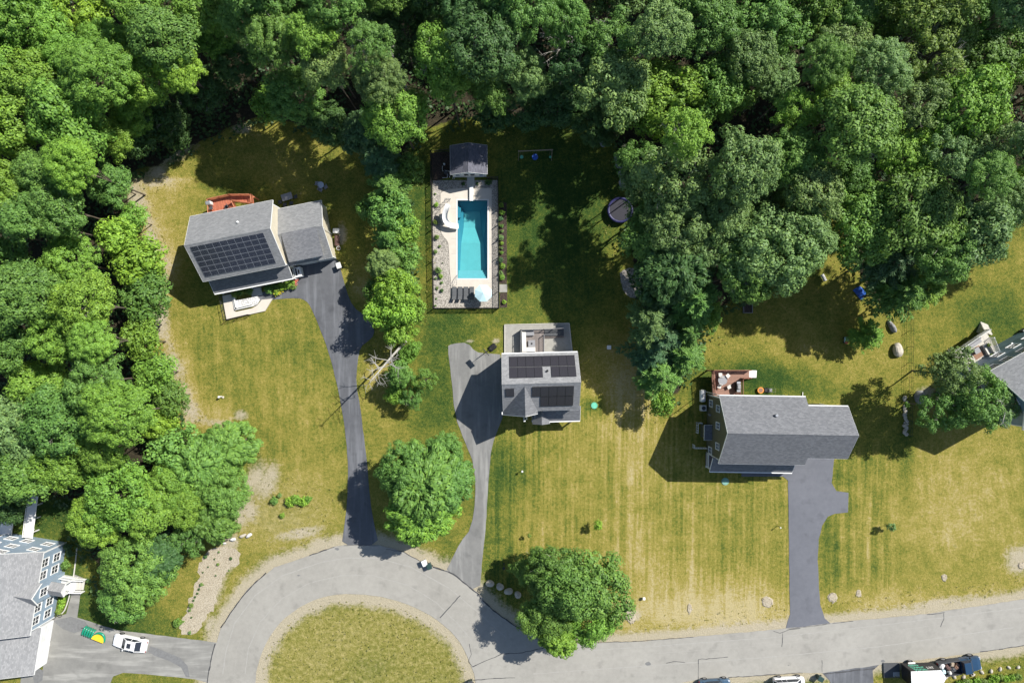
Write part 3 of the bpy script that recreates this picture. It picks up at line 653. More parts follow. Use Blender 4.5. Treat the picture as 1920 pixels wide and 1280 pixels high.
# ---- trees that stand out, (px, py, width px, height m, crown, tone, label)
SPEC = [
 (792,905,150,11.5,'feather0','fresh','round full green tree between the two driveways, upper half of its double crown'),
 (775,880,120,10.5,'broad4','fresh','left shoulder tree of the round clump between the two driveways'),
 (845,905,110,9.5,'feather1','fresh','right shoulder tree of the round clump beside the grey driveway'),
 (800,965,135,9.5,'feather1','bright','lower bright green tree of the round clump above the cul-de-sac'),
 (845,850,80,8.5,'broad1','mid','small green tree at the top right of the round clump by the grey driveway'),
 (1055,1075,115,10,'broad1','mid','dark green tree at the upper left of the clump beside the road bend'),
 (1130,1105,140,11,'broad2','mid','feathery green tree on the right of the clump beside the road bend'),
 (1040,1150,110,9.5,'broad3','mid','green tree at the lower left of the clump, overhanging the road'),
 (1058,1190,80,8,'feather1','bright','bright green low tree hanging over the road edge, lowest of the clump'),
 (1125,1165,95,8.5,'broad5','bright','yellow-green tree at the bottom right of the clump beside the road'),
 (1008,1068,75,6.5,'loose0','mid','dark tree at the left tip of the clump beside the row of boulders'),
 (1080,1110,120,11.5,'broad5','mid','tallest middle tree of the clump beside the road bend'),
 (832,120,118,16,'broad2','bright','light green pointed tree standing out at the wood edge above the pool'),
 (845,165,95,14.5,'broad5','bright','light green tree just below the pointed one above the pool'),
 (1632,140,112,16.5,'broad4','grey','round dusty green tree standing apart in the upper right woods'),
 (1800,205,160,16,'broad0','bright','large domed yellow-green tree in the right-hand woods'),
 (1735,45,150,16,'loose1','olive','olive yellow tree with bare twigs at the top right'),
 (1740,110,130,15.5,'loose2','olive','lower half olive yellow tree with a see-through gap at the top right'),
 (1440,475,190,15,'broad1','grey','largest grey-green tree at the wood edge above the olive house'),
 (1395,510,120,13.5,'broad3','mid','tree left of the largest one above the olive house lawn'),
 (1500,440,120,14,'broad5','grey','tree at the right end of the wood edge above the olive house'),
 (1265,350,150,14.5,'loose0','grey','pale green tree leaning over the trampoline lawn'),
 (1270,420,130,13.5,'broad1','grey','grey-green tree right of the trampoline'),
 (1215,455,105,11,'broad5','mid','smaller tree just right of the trampoline'),
 (1212,400,80,10,'loose0','mid','tree whose crown hangs over the right side of the trampoline'),
 (1205,345,80,10,'broad1','grey','pale tree just above the trampoline'),
 (1260,510,140,12,'feather1','deep','dark feathery tree above the stone corner of the pool lawn'),
 (1300,560,110,11.5,'pine0','fresh','pine above the gap between the pool lawn and the olive house lawn'),
 (1335,590,75,8,'pine1','bright','small bright pine at the lawn corner left of the raised bed'),
 (1235,570,100,10,'pine2','blue','dark pine beside the pool lawn, below the stone corner'),
 (1245,635,130,11,'pine1','blue','large feathery pine beside the pool lawn'),
 (1285,665,95,9,'pine0','fresh','pale pine at the right of the conifer row'),
 (1220,605,95,11,'pine0','grey','greyish pine at the left of the conifer row beside the shaded lawn'),
 (1290,625,90,10,'pine1','mid','pine in the middle of the conifer row, next to the small open lawn'),
 (1225,670,85,9,'pine2','blue','dark pine on the lower left of the conifer row'),
 (1240,705,110,9.5,'pine2','fresh','broad pine near the bottom of the conifer row'),
 (1243,755,55,5.5,'low0','bright','small bright tree at the very bottom tip of the conifer row'),
 (1820,440,130,13.5,'broad2','grey','pale round tree at the wood edge on the right'),
 (1760,480,120,13,'broad1','mid','tree between the pale round one and the dark pines on the right'),
 (1700,545,120,11,'pine2','mid','broad pine with bright tips above the right-hand lawn'),
 (1680,490,120,12.5,'pine0','blue','dark pine in the shade above the right-hand lawn'),
 (1745,540,90,9.5,'pine1','bright','sunlit pine at the corner of the right-hand lawn'),
 (1640,627,78,6.2,'pine2','bright','small bushy pine beside the big boulder'),
 (1785,700,105,11,'loose0','grey','tree above the deck of the slate blue house, left half of the spreading tree'),
 (1835,745,125,11.5,'loose1','mid','spreading tree against the slate blue house gable'),
 (1765,765,95,9.5,'loose2','mid','dark lower left tree of the clump beside the slate blue house'),
 (1870,755,80,10.5,'loose2','grey','right side tree overhanging the slate blue house roof'),
 (725,350,84,10.5,'pine0','fresh','uppermost green conifer in the strip between tan house and pool'),
 (765,320,60,7,'low1','mid','small green tree at the very top of the strip, nearest the pool fence corner'),
 (695,395,60,6,'low0','fresh','small tree on the house side of the strip'),
 (760,530,55,6,'low2','fresh','small green tree on the pool side of the strip, above the loungers'),
 (705,540,50,5,'low1','mid','small green tree on the driveway side above the parking spur'),
 (712,300,80,11,'pine1','blue','dark conifer at the wood edge above the strip left of the pool'),
 (735,395,78,9,'low1','fresh','bright green tree in the strip left of the pool, second from the top'),
 (728,445,72,9,'pine2','fresh','feathery green tree in the middle of the strip left of the pool'),
 (752,425,70,7.5,'low0','bright','lime tree on the pool side of the strip, level with the water slide'),
 (718,495,62,8,'feather0','grey','grey-green tree on the driveway side of the strip'),
 (757,480,60,6.5,'low2','fresh','low green tree of the strip, level with the pool middle'),
 (745,540,72,9,'low1','lime','lime green tree of the strip above the parking spur'),
 (728,580,78,8,'low2','lime','brightest lime tree in the strip beside the parking spur'),
 (765,580,65,6,'low0','bright','low lime tree on the pool side, level with the sun loungers'),
 (748,618,58,5.5,'low1','bright','low green tree just above the dead white tree'),
 (765,660,45,3,'low2','bright','lime bush right of the dead white tree'),
 (745,705,55,4,'low0','fresh','bush below the dead white tree'),
 (752,703,46,6,'loose1','fresh','open green tree below the dead tree, left of its pair'),
 (796,712,44,5,'loose2','fresh','open green tree below the dead tree, right of its pair'),
 (772,748,46,4.5,'loose0','fresh','lowest open green tree below the dead tree'),
 (740,740,40,3,'low1','bright','small bush beside the driveway shadow below the dead tree'),
 (430,835,105,8,'feather0','fresh','bright green tree at the right tip of the left grove'),
 (385,870,120,8.5,'feather1','fresh','bright green tree in the middle of the left grove'),
 (330,850,100,8,'low1','fresh','green tree at the top left of the grove near the lawn'),
 (410,925,105,8.5,'broad4','fresh','tree in the grove beside the dry grass slope'),
 (400,975,90,7.5,'feather0','mid','tree at the lower right of the grove above the gravel bed'),
 (355,1000,80,7,'loose1','mid','darker tree just above the gravel bed'),
 (320,920,110,10,'broad1','bright','inner bright tree of the left grove'),
 (345,945,90,9,'broad0','bright','inner tree of the left grove toward the gravel bed'),
 (225,930,150,12.5,'broad3','bright','large bright oak-like tree above the blue house'),
 (180,975,100,11.5,'broad1','bright','bright tree nearest the blue house gable'),
 (280,960,100,11,'broad5','bright','right-hand bright tree above the round green one'),
 (255,1065,130,10,'broad4','fresh','large round fresh green tree beside the blue house lawn'),
 (300,1045,80,9,'feather1','deep','dark green tree between the round one and the gravel bed'),
 (230,1120,90,8.5,'broad0','fresh','green tree with bare twigs nearest the white sedan'),
 (60,880,120,12,'broad2','mid','tree overhanging the white boardwalk'),
 (10,890,90,11,'broad3','mid','tree at the left picture edge above the boardwalk'),
 (120,870,110,12,'broad0','bright','tree right above the end of the boardwalk'),
 (20,950,60,7,'low1','deep','dark small tree left of the white boardwalk'),
 (205,345,80,8,'broad2','fresh','tree at the wood edge beside the upper dry strip'),
 (255,490,100,7.5,'low1','lime','lime green low tree at the lawn edge left of the tan house'),
 (285,520,60,6,'low2','fresh','small green tree at the tip of the wood left of the tan house shadow'),
 (215,440,80,8,'low0','lime','lime green tree at the wood edge, upper left of the tan house lawn'),
 (270,560,90,7.5,'low1','mid','dark low tree at the wood edge below the lime ones'),
 (250,410,60,6,'low2','bright','small lime bush beside the pale dry strip'),
 (300,790,80,6.5,'low0','lime','lime green low tree at the lawn edge above the left grove'),
 (320,745,70,7,'low1','mid','low tree at the lawn edge level with the white marker post'),
 (290,700,80,8,'low2','bright','green tree at the wood edge, left of the lower tan house lawn'),
 (265,640,80,8,'low0','bright','green tree at the wood edge below the lime row'),
 (318,240,70,5,'low1','deep','shaded bush by the bare soil upper left of the tan house'),
 (315,215,95,7,'loose0','deep','shaded tree in the dark hollow above the tan house'),
 (380,172,90,7,'loose1','deep','shaded tree right of the dark hollow above the tan house'),
 (262,262,70,6,'low2','deep','shaded bush at the left edge of the bare soil'),
 (440,115,90,9,'broad1','deep','shaded tree above the bare soil gap'),
 (555,180,110,12,'broad4','fresh','fresh green tree at the wood edge above the garage of the tan house'),
 (505,195,70,8,'low1','bright','small bright tree at the wood edge above the tan house'),
 (620,235,90,9,'broad3','deep','dark tree at the wood edge right above the garage lawn'),
 (680,250,90,10,'feather1','blue','bluish tree at the wood edge above the strip'),
 (980,205,80,7,'loose2','deep','shaded tree at the wood edge above the swing beam, left one'),
 (1050,190,100,9,'broad2','deep','shaded tree at the wood edge above the swing beam, right one'),
 (930,215,70,6,'low0','deep','shaded bush at the wood edge above the pool shed'),
 (1120,230,90,9,'broad4','deep','shaded tree above the upper end of the boulder row'),
 (1190,300,90,10,'loose1','mid','tree hanging over the boulder row'),
]
for px, py, dp, top, kind, tone, lab in SPEC:
  if 'clump' in lab and py > 840: px -= 13
  if px > 700 and py < 620 and top > 9 and not (700 < px < 800): top *= 1.25
  tp(px, py, dp, top, kind, tone, lab, 'trees along the wood edge and in the yards', zsc=1.25 if top < 6 else 1)
# ---- the woods, one tree at a time
WOODS = [[(-60,-90),(450,-90),(455,100),(405,170),(330,175),(285,190),(235,240),(225,300),(205,320),(235,390),(265,450),(290,520),(275,600),(305,690),(325,760),(290,830),(200,860),(120,905),(-60,905)],
         [(430,-90),(2010,-90),(2010,390),(1900,390),(1870,460),(1780,500),(1690,520),(1620,490),(1575,430),(1530,405),(1480,440),(1400,470),(1330,520),(1230,520),(1200,470),(1215,400),(1190,300),(1150,230),(1080,200),(990,195),(880,190),(800,225),(760,280),(700,290),(650,235),(570,205),(490,185),(455,130)]]
GAPS = [(935,70,28),(1350,215,42),(1400,250,40),(1310,250,40),(1560,440,50),(1020,120,30),(795,30,26),(480,120,24),(490,150,20),(290,170,20),(1680,215,30),(1900,190,26),(1165,250,20),(930,160,24),(640,250,24),(1540,290,24),(1445,270,30)]
q_ = random.Random(21); placed = []
for px, py, dp, top, *_ in SPEC: placed.append((px, py, dp*.5 if top > 7 else dp*.25))
cand = []
for _ in range(9000):
    px, py = q_.uniform(-60, 2010), q_.uniform(-90, 910)
    ins = max(inpoly(px, py, p) for p in WOODS) if True else 0
    if ins < 0: continue
    cand.append((px, py, ins))
REG = []
for px, py, ins in cand:
    d = q_.choice((78, 92, 105, 120, 140)) if ins > 30 else q_.choice((70, 80, 95))
    if any(math.hypot(px-a, py-b) < r_ for a, b, r_ in GAPS): continue
    if any(math.hypot(px-a, py-b) < (d*.5+r_)*.66 for a, b, r_ in placed): continue
    placed.append((px, py, d*.5)); REG.append((px, py, d, ins))
print('wood trees', len(REG))
def zone(px, py):
    if py > 420 and px < 400: return 'left of the tan house lawn' if py < 640 else 'in the woods above the grove'
    if px < 200: return 'in the top left corner' if py < 200 else 'at the left picture edge'
    if px < 440: return 'in the woods above the tan house'
    if px < 700: return 'in the woods above the tan garage'
    if px < 960: return 'in the woods above the pool'
    if px < 1250: return 'in the woods above the swing beam'
    if px < 1500: return 'in the woods above the trampoline' if py > 180 else 'along the top edge, right of centre'
    if px < 1720: return 'in the woods above the olive house' if py > 180 else 'along the top edge toward the right'
    return 'in the woods at the right edge' if py > 180 else 'in the top right corner'
PEND = []
for px, py, d, ins in REG:
    left = px < 440
    if left: tone = q_.choice(('bright', 'bright', 'bright', 'lime', 'mid') if py < 420 else ('bright', 'mid', 'bright', 'mid', 'fresh', 'grey'))
    elif px < 700: tone = q_.choice(('mid', 'grey', 'fresh', 'bright', 'deep'))
    elif px < 1250: tone = q_.choice(('bright', 'mid', 'grey', 'mid', 'deep'))
    else: tone = q_.choice(('mid', 'grey', 'bright', 'grey', 'fresh', 'mid'))
    kind = q_.choice(('broad0', 'broad1', 'broad2', 'broad3', 'broad4', 'broad5', 'broad0', 'broad3', 'loose0', 'loose1', 'loose2') if not left else ('broad0', 'broad1', 'broad3', 'broad4', 'broad5', 'broad2'))
    top = (min(12+ins/9, 20) if not left else min(11+ins/12, 16))*q_.choice((.72, .85, .95, 1.0, 1.1, 1.18))
    size = 'small' if d < 85 else ('large' if d > 115 else 'midsize')
    lab = '%s %s %s tree %s' % (size, TONEW[tone], {'b': 'dense', 'l': 'ragged', 'f': 'feathery'}[kind[0]], zone(px, py))
    PEND.append((px, py, d*1.12, top, kind, tone, lab))
for a in PEND:
    same = sorted(b_[0] for b_ in PEND if b_[6] == a[6]); lab = a[6]
    if len(same) > 1: k_ = same.index(a[0]); lab = ('leftmost ' if k_ == 0 else 'rightmost ' if k_ == len(same)-1 else ['', 'second ', 'third ', 'fourth ', 'fifth ', 'sixth ', 'seventh ', 'eighth ', 'ninth ', 'tenth '][min(k_, 9)]+'from left ')+lab
    tp(*a[:6], lab, a[6].replace('tree', 'trees'))
# trees standing just outside the frame whose shade falls into it
for px, py in ((2012,392),(2055,340),(2040,120),(2050,230),(900,-140),(1010,-150),(1130,-140),(1260,-150),(1380,-140),(1500,-145),(1630,-150),(1760,-140),(1900,-150),(2020,-120)):
    tp(px, py, 125, 15, 'broad%d' % q_.randrange(6), 'mid', 'tall tree just outside the frame beyond the %s edge' % ('right' if px > 1950 and py > 0 else 'top'), 'trees outside the frame beyond the %s edge' % ('right' if px > 1950 and py > 0 else 'top'))
# ---- dead trees and bare limbs
def w3(px, py, h): return (px/S, -py/S, h)
snag('dead_tree', 'tall leafless white dead tree leaning over its long thin shadow', [w3(-198,0,0), w3(-206,14,3.2), w3(-214,30,6.2), w3(-226,52,9.3), w3(-236,70,12)], [.20,.17,.13,.08,.03], 3, 20, 1.6)
for (px, py, h, sd, n, tl, lab) in ((1045,72,15,5,16,2.0,'bare white dead crown sticking out of the top woods above the swing beam'),(1075,60,15.5,6,12,1.7,'second bare white crown right beside the larger dead one'),
    (880,12,15,7,9,1.3,'bare twigs at the top edge above the pool'),(655,45,15.5,8,8,1.3,'bare white forked branches at the top, left of the pool woods'),(738,110,15.2,9,8,1.0,'small bare grey crown between two trees above the strip'),(1740,58,16.5,10,14,1.5,'tangle of bare grey twigs inside the olive yellow trees'),
    (228,1145,7.0,11,5,1.4,'bare white twigs reaching out above the white sedan'),(1862,770,10.5,12,8,1.8,'bare grey limbs reaching over the slate blue house roof'),(1205,95,15.5,13,8,1.3,'thin bare grey crown in the top woods right of the dead pair')):
    g_ = W(px, py, h*.8); snag('dead_tree', lab, [(g_.x, g_.y, 0), (g_.x+.2, g_.y, h*.5), (g_.x, g_.y, h)], [.16, .12, .05], sd, n, tl)
# ---- undergrowth that nobody could count
g = np.random.default_rng(5); n = 150000
X = g.uniform(-78, 82, n); Y = g.uniform(-40, 60, n); PXu = X*S+960; PYu = 640-Y*S
ls = np.max([sdist(PXu, PYu, p) for p in LAWNS], axis=0); ok = (ls < -9) & (sdist(PXu, PYu, DR_E) < -10)
cl = np.sin(X*.9+np.sin(Y*.7)*2)+np.sin(Y*1.1+X*.31); ok &= (cl+g.uniform(-1, 1, n) > -.2)
X, Y = X[ok], Y[ok]; hgt = (.2+1.7*g.random(len(X))**1.5)*(.5+.5*np.clip(cl[ok], 0, 1))
me = quads_mesh('undergrowth', np.stack([X, Y, hgt], 1), g.normal(size=(len(X), 3))*.5+[0, 0, 1], g.normal(size=(len(X), 3)), g.uniform(.14, .34, len(X)), g.uniform(.12, .26, len(X)), 'leaf')
ug = bpy.data.objects.new('undergrowth', me); COL.objects.link(ug); ug.color = (.045, .095, .028, 1); tag(ug, 'low leafy undergrowth covering the woodland floor', 'undergrowth', kind='stuff')
# ================================================================ BUILDINGS
def gable(root, x0, x1, y0, y1, he, hr, ov=.3, wall='tan', roof='roof_grey', yr=None, wall_ov=None, th=.16, rakes=True, gut=True, base=0.0, trim='white', wname='wall'):
    """gabled block, ridge along x; x0..y1 are the roof's outer edges"""
    yr = (y0+y1)/2 if yr is None else yr
    sS = (hr-he)/(yr-y0); sN = (hr-he)/(y1-yr)
    r = MB()
    pr = [(y0, he), (yr, hr), (y1, he), (y1, he-th), (yr, hr-th), (y0, he-th)]
    a = [(x0, p[0], p[1]) for p in pr]; b = [(x1, p[0], p[1]) for p in pr]
    r.add(a+b, [[0, 1, 7, 6], [1, 2, 8, 7], [2, 3, 9, 8], [3, 4, 10, 9], [4, 5, 11, 10], [5, 0, 6, 11], [5, 4, 1, 0], [4, 3, 2, 1], [6, 7, 10, 11], [7, 8, 9, 10]])
    ro = r.build('roof', roof, root)
    wx0, wx1, wy0, wy1 = x0+ov, x1-ov, y0+ov, y1-ov
    hS = he+sS*ov-th-.01; hN = he+sN*ov-th-.01; hp = hr-th-.01
    pr = [(wy0, base), (wy0, hS), (yr, hp), (wy1, hN), (wy1, base)]
    m = MB(); m.add([(wx0, *p) for p in pr]+[(wx1, *p) for p in pr], [[4, 3, 2, 1, 0], [5, 6, 7, 8, 9], [0, 1, 6, 5], [1, 2, 7, 6], [2, 3, 8, 7], [3, 4, 9, 8]])
    wo = m.build(wname, wall, root)
    t = MB()
    if gut:
        for y, sg, gw in ((y0, -1, .025), (y1, 1, .12 if gut == 'N' else .035)): t.bb(x0, x1, y+sg*.004, y+sg*gw, he-.17, he-.03)
    if rakes:
        for x, sg in ([(x0, -1)] if rakes == 'W' else [(x1, 1)] if rakes == 'E' else ((x0, -1), (x1, 1))):
            xa, xb = x+sg*.004, x+sg*.022
            for ya, yb, za, zb in ((y0, yr, he, hr), (yr, y1, hr, he)):
                v = [(xa, ya, za-.24), (xa, yb, zb-.24), (xa, yb, zb+.015), (xa, ya, za+.015), (xb, ya, za-.24), (xb, yb, zb-.24), (xb, yb, zb+.015), (xb, ya, za+.015)]
                t.add(v, [[0, 1, 2, 3], [7, 6, 5, 4], [4, 5, 1, 0], [3, 2, 6, 7], [5, 6, 2, 1], [0, 3, 7, 4]])
    t.build('fascia', trim, root)
    for x, y in ((wx0, wy0), (wx1, wy0), (wx0, wy1), (wx1, wy1)):
        sx = 1 if x == wx1 else -1; sy = 1 if y == wy1 else -1
        cbs = MB(); cbs.bb(x-sx*.12, x+sx*.025, y-sy*.12, y+sy*.025, base, min(hS, hN)-.03); cbs.build('corner_board', trim, root)
    rc = MB(); 
    rc.add([(x0, yr-.14, hr-.14*sS+.012), (x1, yr-.14, hr-.14*sS+.012), (x1, yr, hr+.03), (x0, yr, hr+.03), (x0, yr+.14, hr-.14*sN+.012), (x1, yr+.14, hr-.14*sN+.012)], [[0, 1, 2, 3], [3, 2, 5, 4]])
    rc.build('ridge_cap', roof, ro)
    return ro, wo
def window(root, p, nrm, w_=.9, h_=1.4, name='window', mat='pane', trim='white', grid=(2, 2), proud=.03):
    """p centre on the wall face, nrm outward angle in degrees"""
    a = R(nrm); n = Vector((math.cos(a), math.sin(a), 0)); u = Vector((-n.y, n.x, 0)); z = Vector((0, 0, 1)); p = Vector(p); f = MB()
    def bar(c, wu, wz, d=.05): 
        c0 = p+u*c[0]+z*c[1]+n*(proud+d/2); v = [c0+u*(a_*wu/2)+z*(b_*wz/2)+n*(e*d/2) for e in (-1, 1) for a_, b_ in ((-1, -1), (1, -1), (1, 1), (-1, 1))]
        f.add(v, [[3, 2, 1, 0], [4, 5, 6, 7], [0, 1, 5, 4], [1, 2, 6, 5], [2, 3, 7, 6], [3, 0, 4, 7]])
    t_ = .11
    bar((0, h_/2+t_/2), w_+2*t_, t_, .07); bar((0, -h_/2-t_/2), w_+2*t_, t_, .09); bar((-w_/2-t_/2, 0), t_, h_); bar((w_/2+t_/2, 0), t_, h_)
    for i in range(1, grid[0]): bar((-w_/2+w_*i/grid[0], 0), .045, h_, .03)
    for i in range(1, grid[1]): bar((0, -h_/2+h_*i/grid[1]), w_, .045, .034)
    fr = f.build(name, trim, root); g_ = MB(); c0 = p+n*(proud-.012)
    g_.poly([c0-u*w_/2-z*h_/2, c0+u*w_/2-z*h_/2, c0+u*w_/2+z*h_/2, c0-u*w_/2+z*h_/2]); g_.build('pane', mat, fr); return fr
def solar(root, x, y, w_, d_, hf, slope_deg, ang_sign, mat='solar', frame='alu', lines=(6, 2), lift=.10):
    """panel whose footprint centre is x,y; lies on the roof plane height hf(y)"""
    z0 = hf(y-d_/2)+lift; z1 = hf(y+d_/2)+lift; p = MB(); t_ = .035
    xa, xb, ya, yb = x-w_/2, x+w_/2, y-d_/2, y+d_/2
    v = [(xa, ya, z0-t_), (xb, ya, z0-t_), (xb, yb, z1-t_), (xa, yb, z1-t_), (xa, ya, z0), (xb, ya, z0), (xb, yb, z1), (xa, yb, z1)]
    p.add(v, [[3, 2, 1, 0], [4, 5, 6, 7], [0, 1, 5, 4], [1, 2, 6, 5], [2, 3, 7, 6], [3, 0, 4, 7]]); fr = p.build('solar_panel', frame, root)
    c = MB(); e = .014; nx_, ny_ = lines; gp = .012
    def zz(yy): return z0+(z1-z0)*(yy-ya)/(yb-ya)+.006
    for i in range(nx_):
        for j in range(ny_):
            a0 = xa+e+(xb-xa-2*e)*i/nx_+gp/2; a1 = xa+e+(xb-xa-2*e)*(i+1)/nx_-gp/2; b0 = ya+e+(yb-ya-2*e)*j/ny_+gp/2; b1 = ya+e+(yb-ya-2*e)*(j+1)/ny_-gp/2
            c.poly([(a0, b0, zz(b0)), (a1, b0, zz(b0)), (a1, b1, zz(b1)), (a0, b1, zz(b1))])
    c.build('solar_cells', mat, fr); return fr
def slab_roof(root, x0, x1, y0, y1, z0, z1, mat, th=.12, name='roof', trim='white', gut='y0'):
    """single slope: z0 at y0, z1 at y1"""
    m = MB(); v = [(x0, y0, z0-th), (x1, y0, z0-th), (x1, y1, z1-th), (x0, y1, z1-th), (x0, y0, z0), (x1, y0, z0), (x1, y1, z1), (x0, y1, z1)]
    m.add(v, [[3, 2, 1, 0], [4, 5, 6, 7], [0, 1, 5, 4], [1, 2, 6, 5], [2, 3, 7, 6], [3, 0, 4, 7]]); o = m.build(name, mat, root)
    if trim:
        t = MB(); t.bb(x0-.02, x1+.02, y0-.13, y0-.004, z0-.17, z0-.01); 
        for x, s_ in ((x0, -1), (x1, 1)): t.add([(x+s_*.003, y0, z0-th-.06), (x+s_*.003, y1, z1-th-.06), (x+s_*.003, y1, z1+.012), (x+s_*.003, y0, z0+.012), (x+s_*.04, y0, z0-th-.06), (x+s_*.04, y1, z1-th-.06), (x+s_*.04, y1, z1+.012), (x+s_*.04, y0, z0+.012)], [[0, 1, 2, 3], [7, 6, 5, 4], [4, 5, 1, 0], [3, 2, 6, 7], [5, 6, 2, 1], [0, 3, 7, 4]])
        t.build('gutter', trim, o)
    return o
def railing(root, pts, z, mat='white', h_=1.0, step=.16, bal=.022, post=1.8, name='railing', solid=False):
    m = MB(); pts = [Vector((p[0], p[1], z if len(p) < 3 else p[2])) for p in pts]
    for a, b in zip(pts, pts[1:]):
        L_ = (b-a).length; n = max(1, round(L_/post))
        up = Vector((0, 0, h_)); m.tube([a+up, b+up], .045, 4); m.tube([a+Vector((0, 0, .1)), b+Vector((0, 0, .1))], .03, 4)
        for i in range(n+1): q__ = a.lerp(b, i/n); m.box(q__+Vector((0, 0, h_/2+.03)), (.10, .10, h_+.06))
        k = max(2, int(L_/step))
        for i in range(1, k): q__ = a.lerp(b, i/k); m.box(q__+Vector((0, 0, h_/2+.05)), (bal*2, bal*2, h_-.12))
    return m.build(name, mat, root)
def stairs(root, a, b, wd, z1, z0, n, mat, name='stairs'):
    a = Vector(a); b = Vector(b); d = (b-a); rz = math.atan2(d.y, d.x); m = MB()
    for i in range(n):
        c = a.lerp(b, (i+.5)/n); z = z1+(z0-z1)*(i+1)/(n+0.0); m.box((c.x, c.y, max(z, .04)/2+.0), (d.length/n+.03-.002*i, wd, max(z, .04)), rz)
    return m.build(name, mat, root)
def vent(root, x, y, z, name='vent_pipe', r=.09, mat='white'):
    m = MB(); m.cyl((x, y, z-.3), r, .62, 10); m.cyl((x, y, z+.26), r*1.7, .1, 10, r*1.2); return m.build(name, mat, root)
def px_local(root_loc, rz, px, py, h=0):
    v = W(px, py, h)-Vector((root_loc[0], root_loc[1], 0)); c, s_ = math.cos(-rz), math.sin(-rz); return (v.x*c-v.y*s_, v.x*s_+v.y*c)

# ---------------- tan house with white-gridded solar roof (left)
LA = (-483/S, 177/S, 0); rA = R(11.2)
A = thing('house', 'tan two-storey house with grid of solar panels, red deck and dark driveway', 'house', LA, rA, 'houses of the street')
gable(A, -5.5, 5.5, -4.35, 4.35, 5.7, 9.05, .32, 'tan', 'roof_grey')
hfA = lambda y: 9.05-3.35/4.35*abs(y)
for i in range(10):
    for j in range(6):
        gapy = -.045*(j//2)
        solar(A, -4.45+i*.94, -.60-j*.583+gapy, .93, .574, hfA, 0, 1, 'solar', 'alu', (6, 1))
vent(A, 1.2, 1.9, hfA(1.9)); 
# garage wing
gable(A, 5.1, 11.15, -4.08, 3.72, 3.25, 5.5, .3, 'tan', 'roof_grey', wname='garage_wall')
dm = MB()   # shed dormer: cheeks and front
ya, yb = -3.62, -.3; x0, x1 = 5.65, 10.3
zr = 4.42
dm.add([(x0+.2, ya, 3.0), (x0+.2, ya, zr), (x0+.2, yb, 5.28), (x0+.2, yb, 4.9), (x1-.2, ya, 3.0), (x1-.2, ya, zr), (x1-.2, yb, 5.28), (x1-.2, yb, 4.9)], [[0, 1, 2, 3], [7, 6, 5, 4], [4, 5, 1, 0], [2, 6, 7, 3], [1, 5, 6, 2], [0, 3, 7, 4]])
dmo = dm.build('dormer', 'tan', A)
slab_roof(dmo, x0, x1, ya-.22, -.10, zr+.06, 5.56, 'roof_dark', .1, 'dormer_roof', None)
for i in range(2): window(dmo, (6.9+i*2.1, ya, 3.95), -90, .8, .8)
for i in range(2):
    d_ = MB(); d_.bb(6.0+i*2.55, 8.35+i*2.55, -3.80, -3.83, .05, 2.25); gd = d_.build('garage_door', 'garage', A)
    e_ = MB()
    for k in range(1, 4): e_.bb(6.02+i*2.55, 8.33+i*2.55, -3.835, -3.845, .05+k*.55-.015, .05+k*.55+.015)
    e_.build('door_panel_joint', 'grey', gd)
# front porch
slab_roof(A, -5.55, 5.2, -5.72, -4.06, 2.75, 3.75, 'roof_dark', .12, 'porch_roof')
pf = MB(); pf.bb(-5.4, 5.1, -5.65, -4.04, 0, .42); pf.build('porch_floor', 'greydeck', A)
for i in range(6):
    c = MB(); x = -5.3+i*2.06; c.box((x, -5.55, 1.53), (.16, .16, 2.2)); c.box((x, -5.55, .5), (.24, .24, .16)); c.box((x, -5.55, 2.56), (.24, .24, .12)); c.build('porch_post', 'white', A)
railing(A, [(5.0, -5.5), (5.0, -4.3)], .42, 'white', .95); railing(A, [(5.0, -5.55), (.8, -5.55)], .42, 'white', .95)
bx = MB(); bx.bb(5.12, 6.0, -5.4, -4.1, 0, 1.05); bx.bb(5.1, 6.02, -5.42, -4.08, 1.05, 1.12); bwo = bx.build('side_porch_box', 'white', A)
bx = MB(); bx.bb(5.25, 5.45, -5.25, -4.25, 1.122, 1.14); bx.bb(5.6, 5.78, -5.0, -4.5, 1.122, 1.14); bx.build('opening_dark', 'black', bwo)  # black plates paint the dark of the gaps onto the closed box
stairs(A, (-.9, -5.65, 0), (-.9, -6.75, 0), 1.5, .42, .05, 3, 'concrete', 'porch_steps')
for i in range(5): window(A, (-4.2+i*2.1, -4.03, 5.0 if i != 9 else 1.6), -90, .9, .9)
for x in (-4.2, -2.2, 2.4, 4.2): window(A, (x, -4.03, 1.75), -90, .9, 1.3)
dd = MB(); dd.bb(-.4, .6, -4.03, -4.08, .45, 2.5); dd.build('front_door', 'darkgrey', A)
for x in (-4.2, -1.4, 1.4, 4.2): window(A, (x, 4.03, 4.7), 90, .9, 1.2); window(A, (x, 4.03, 1.8), 90, .9, 1.2)
ds = MB(); ds.tube([(11.0, -.1, 4.9), (11.02, -.3, 4.7), (10.95, -.4, .1)], .05, 6); ds.build('downspout', 'white', A)
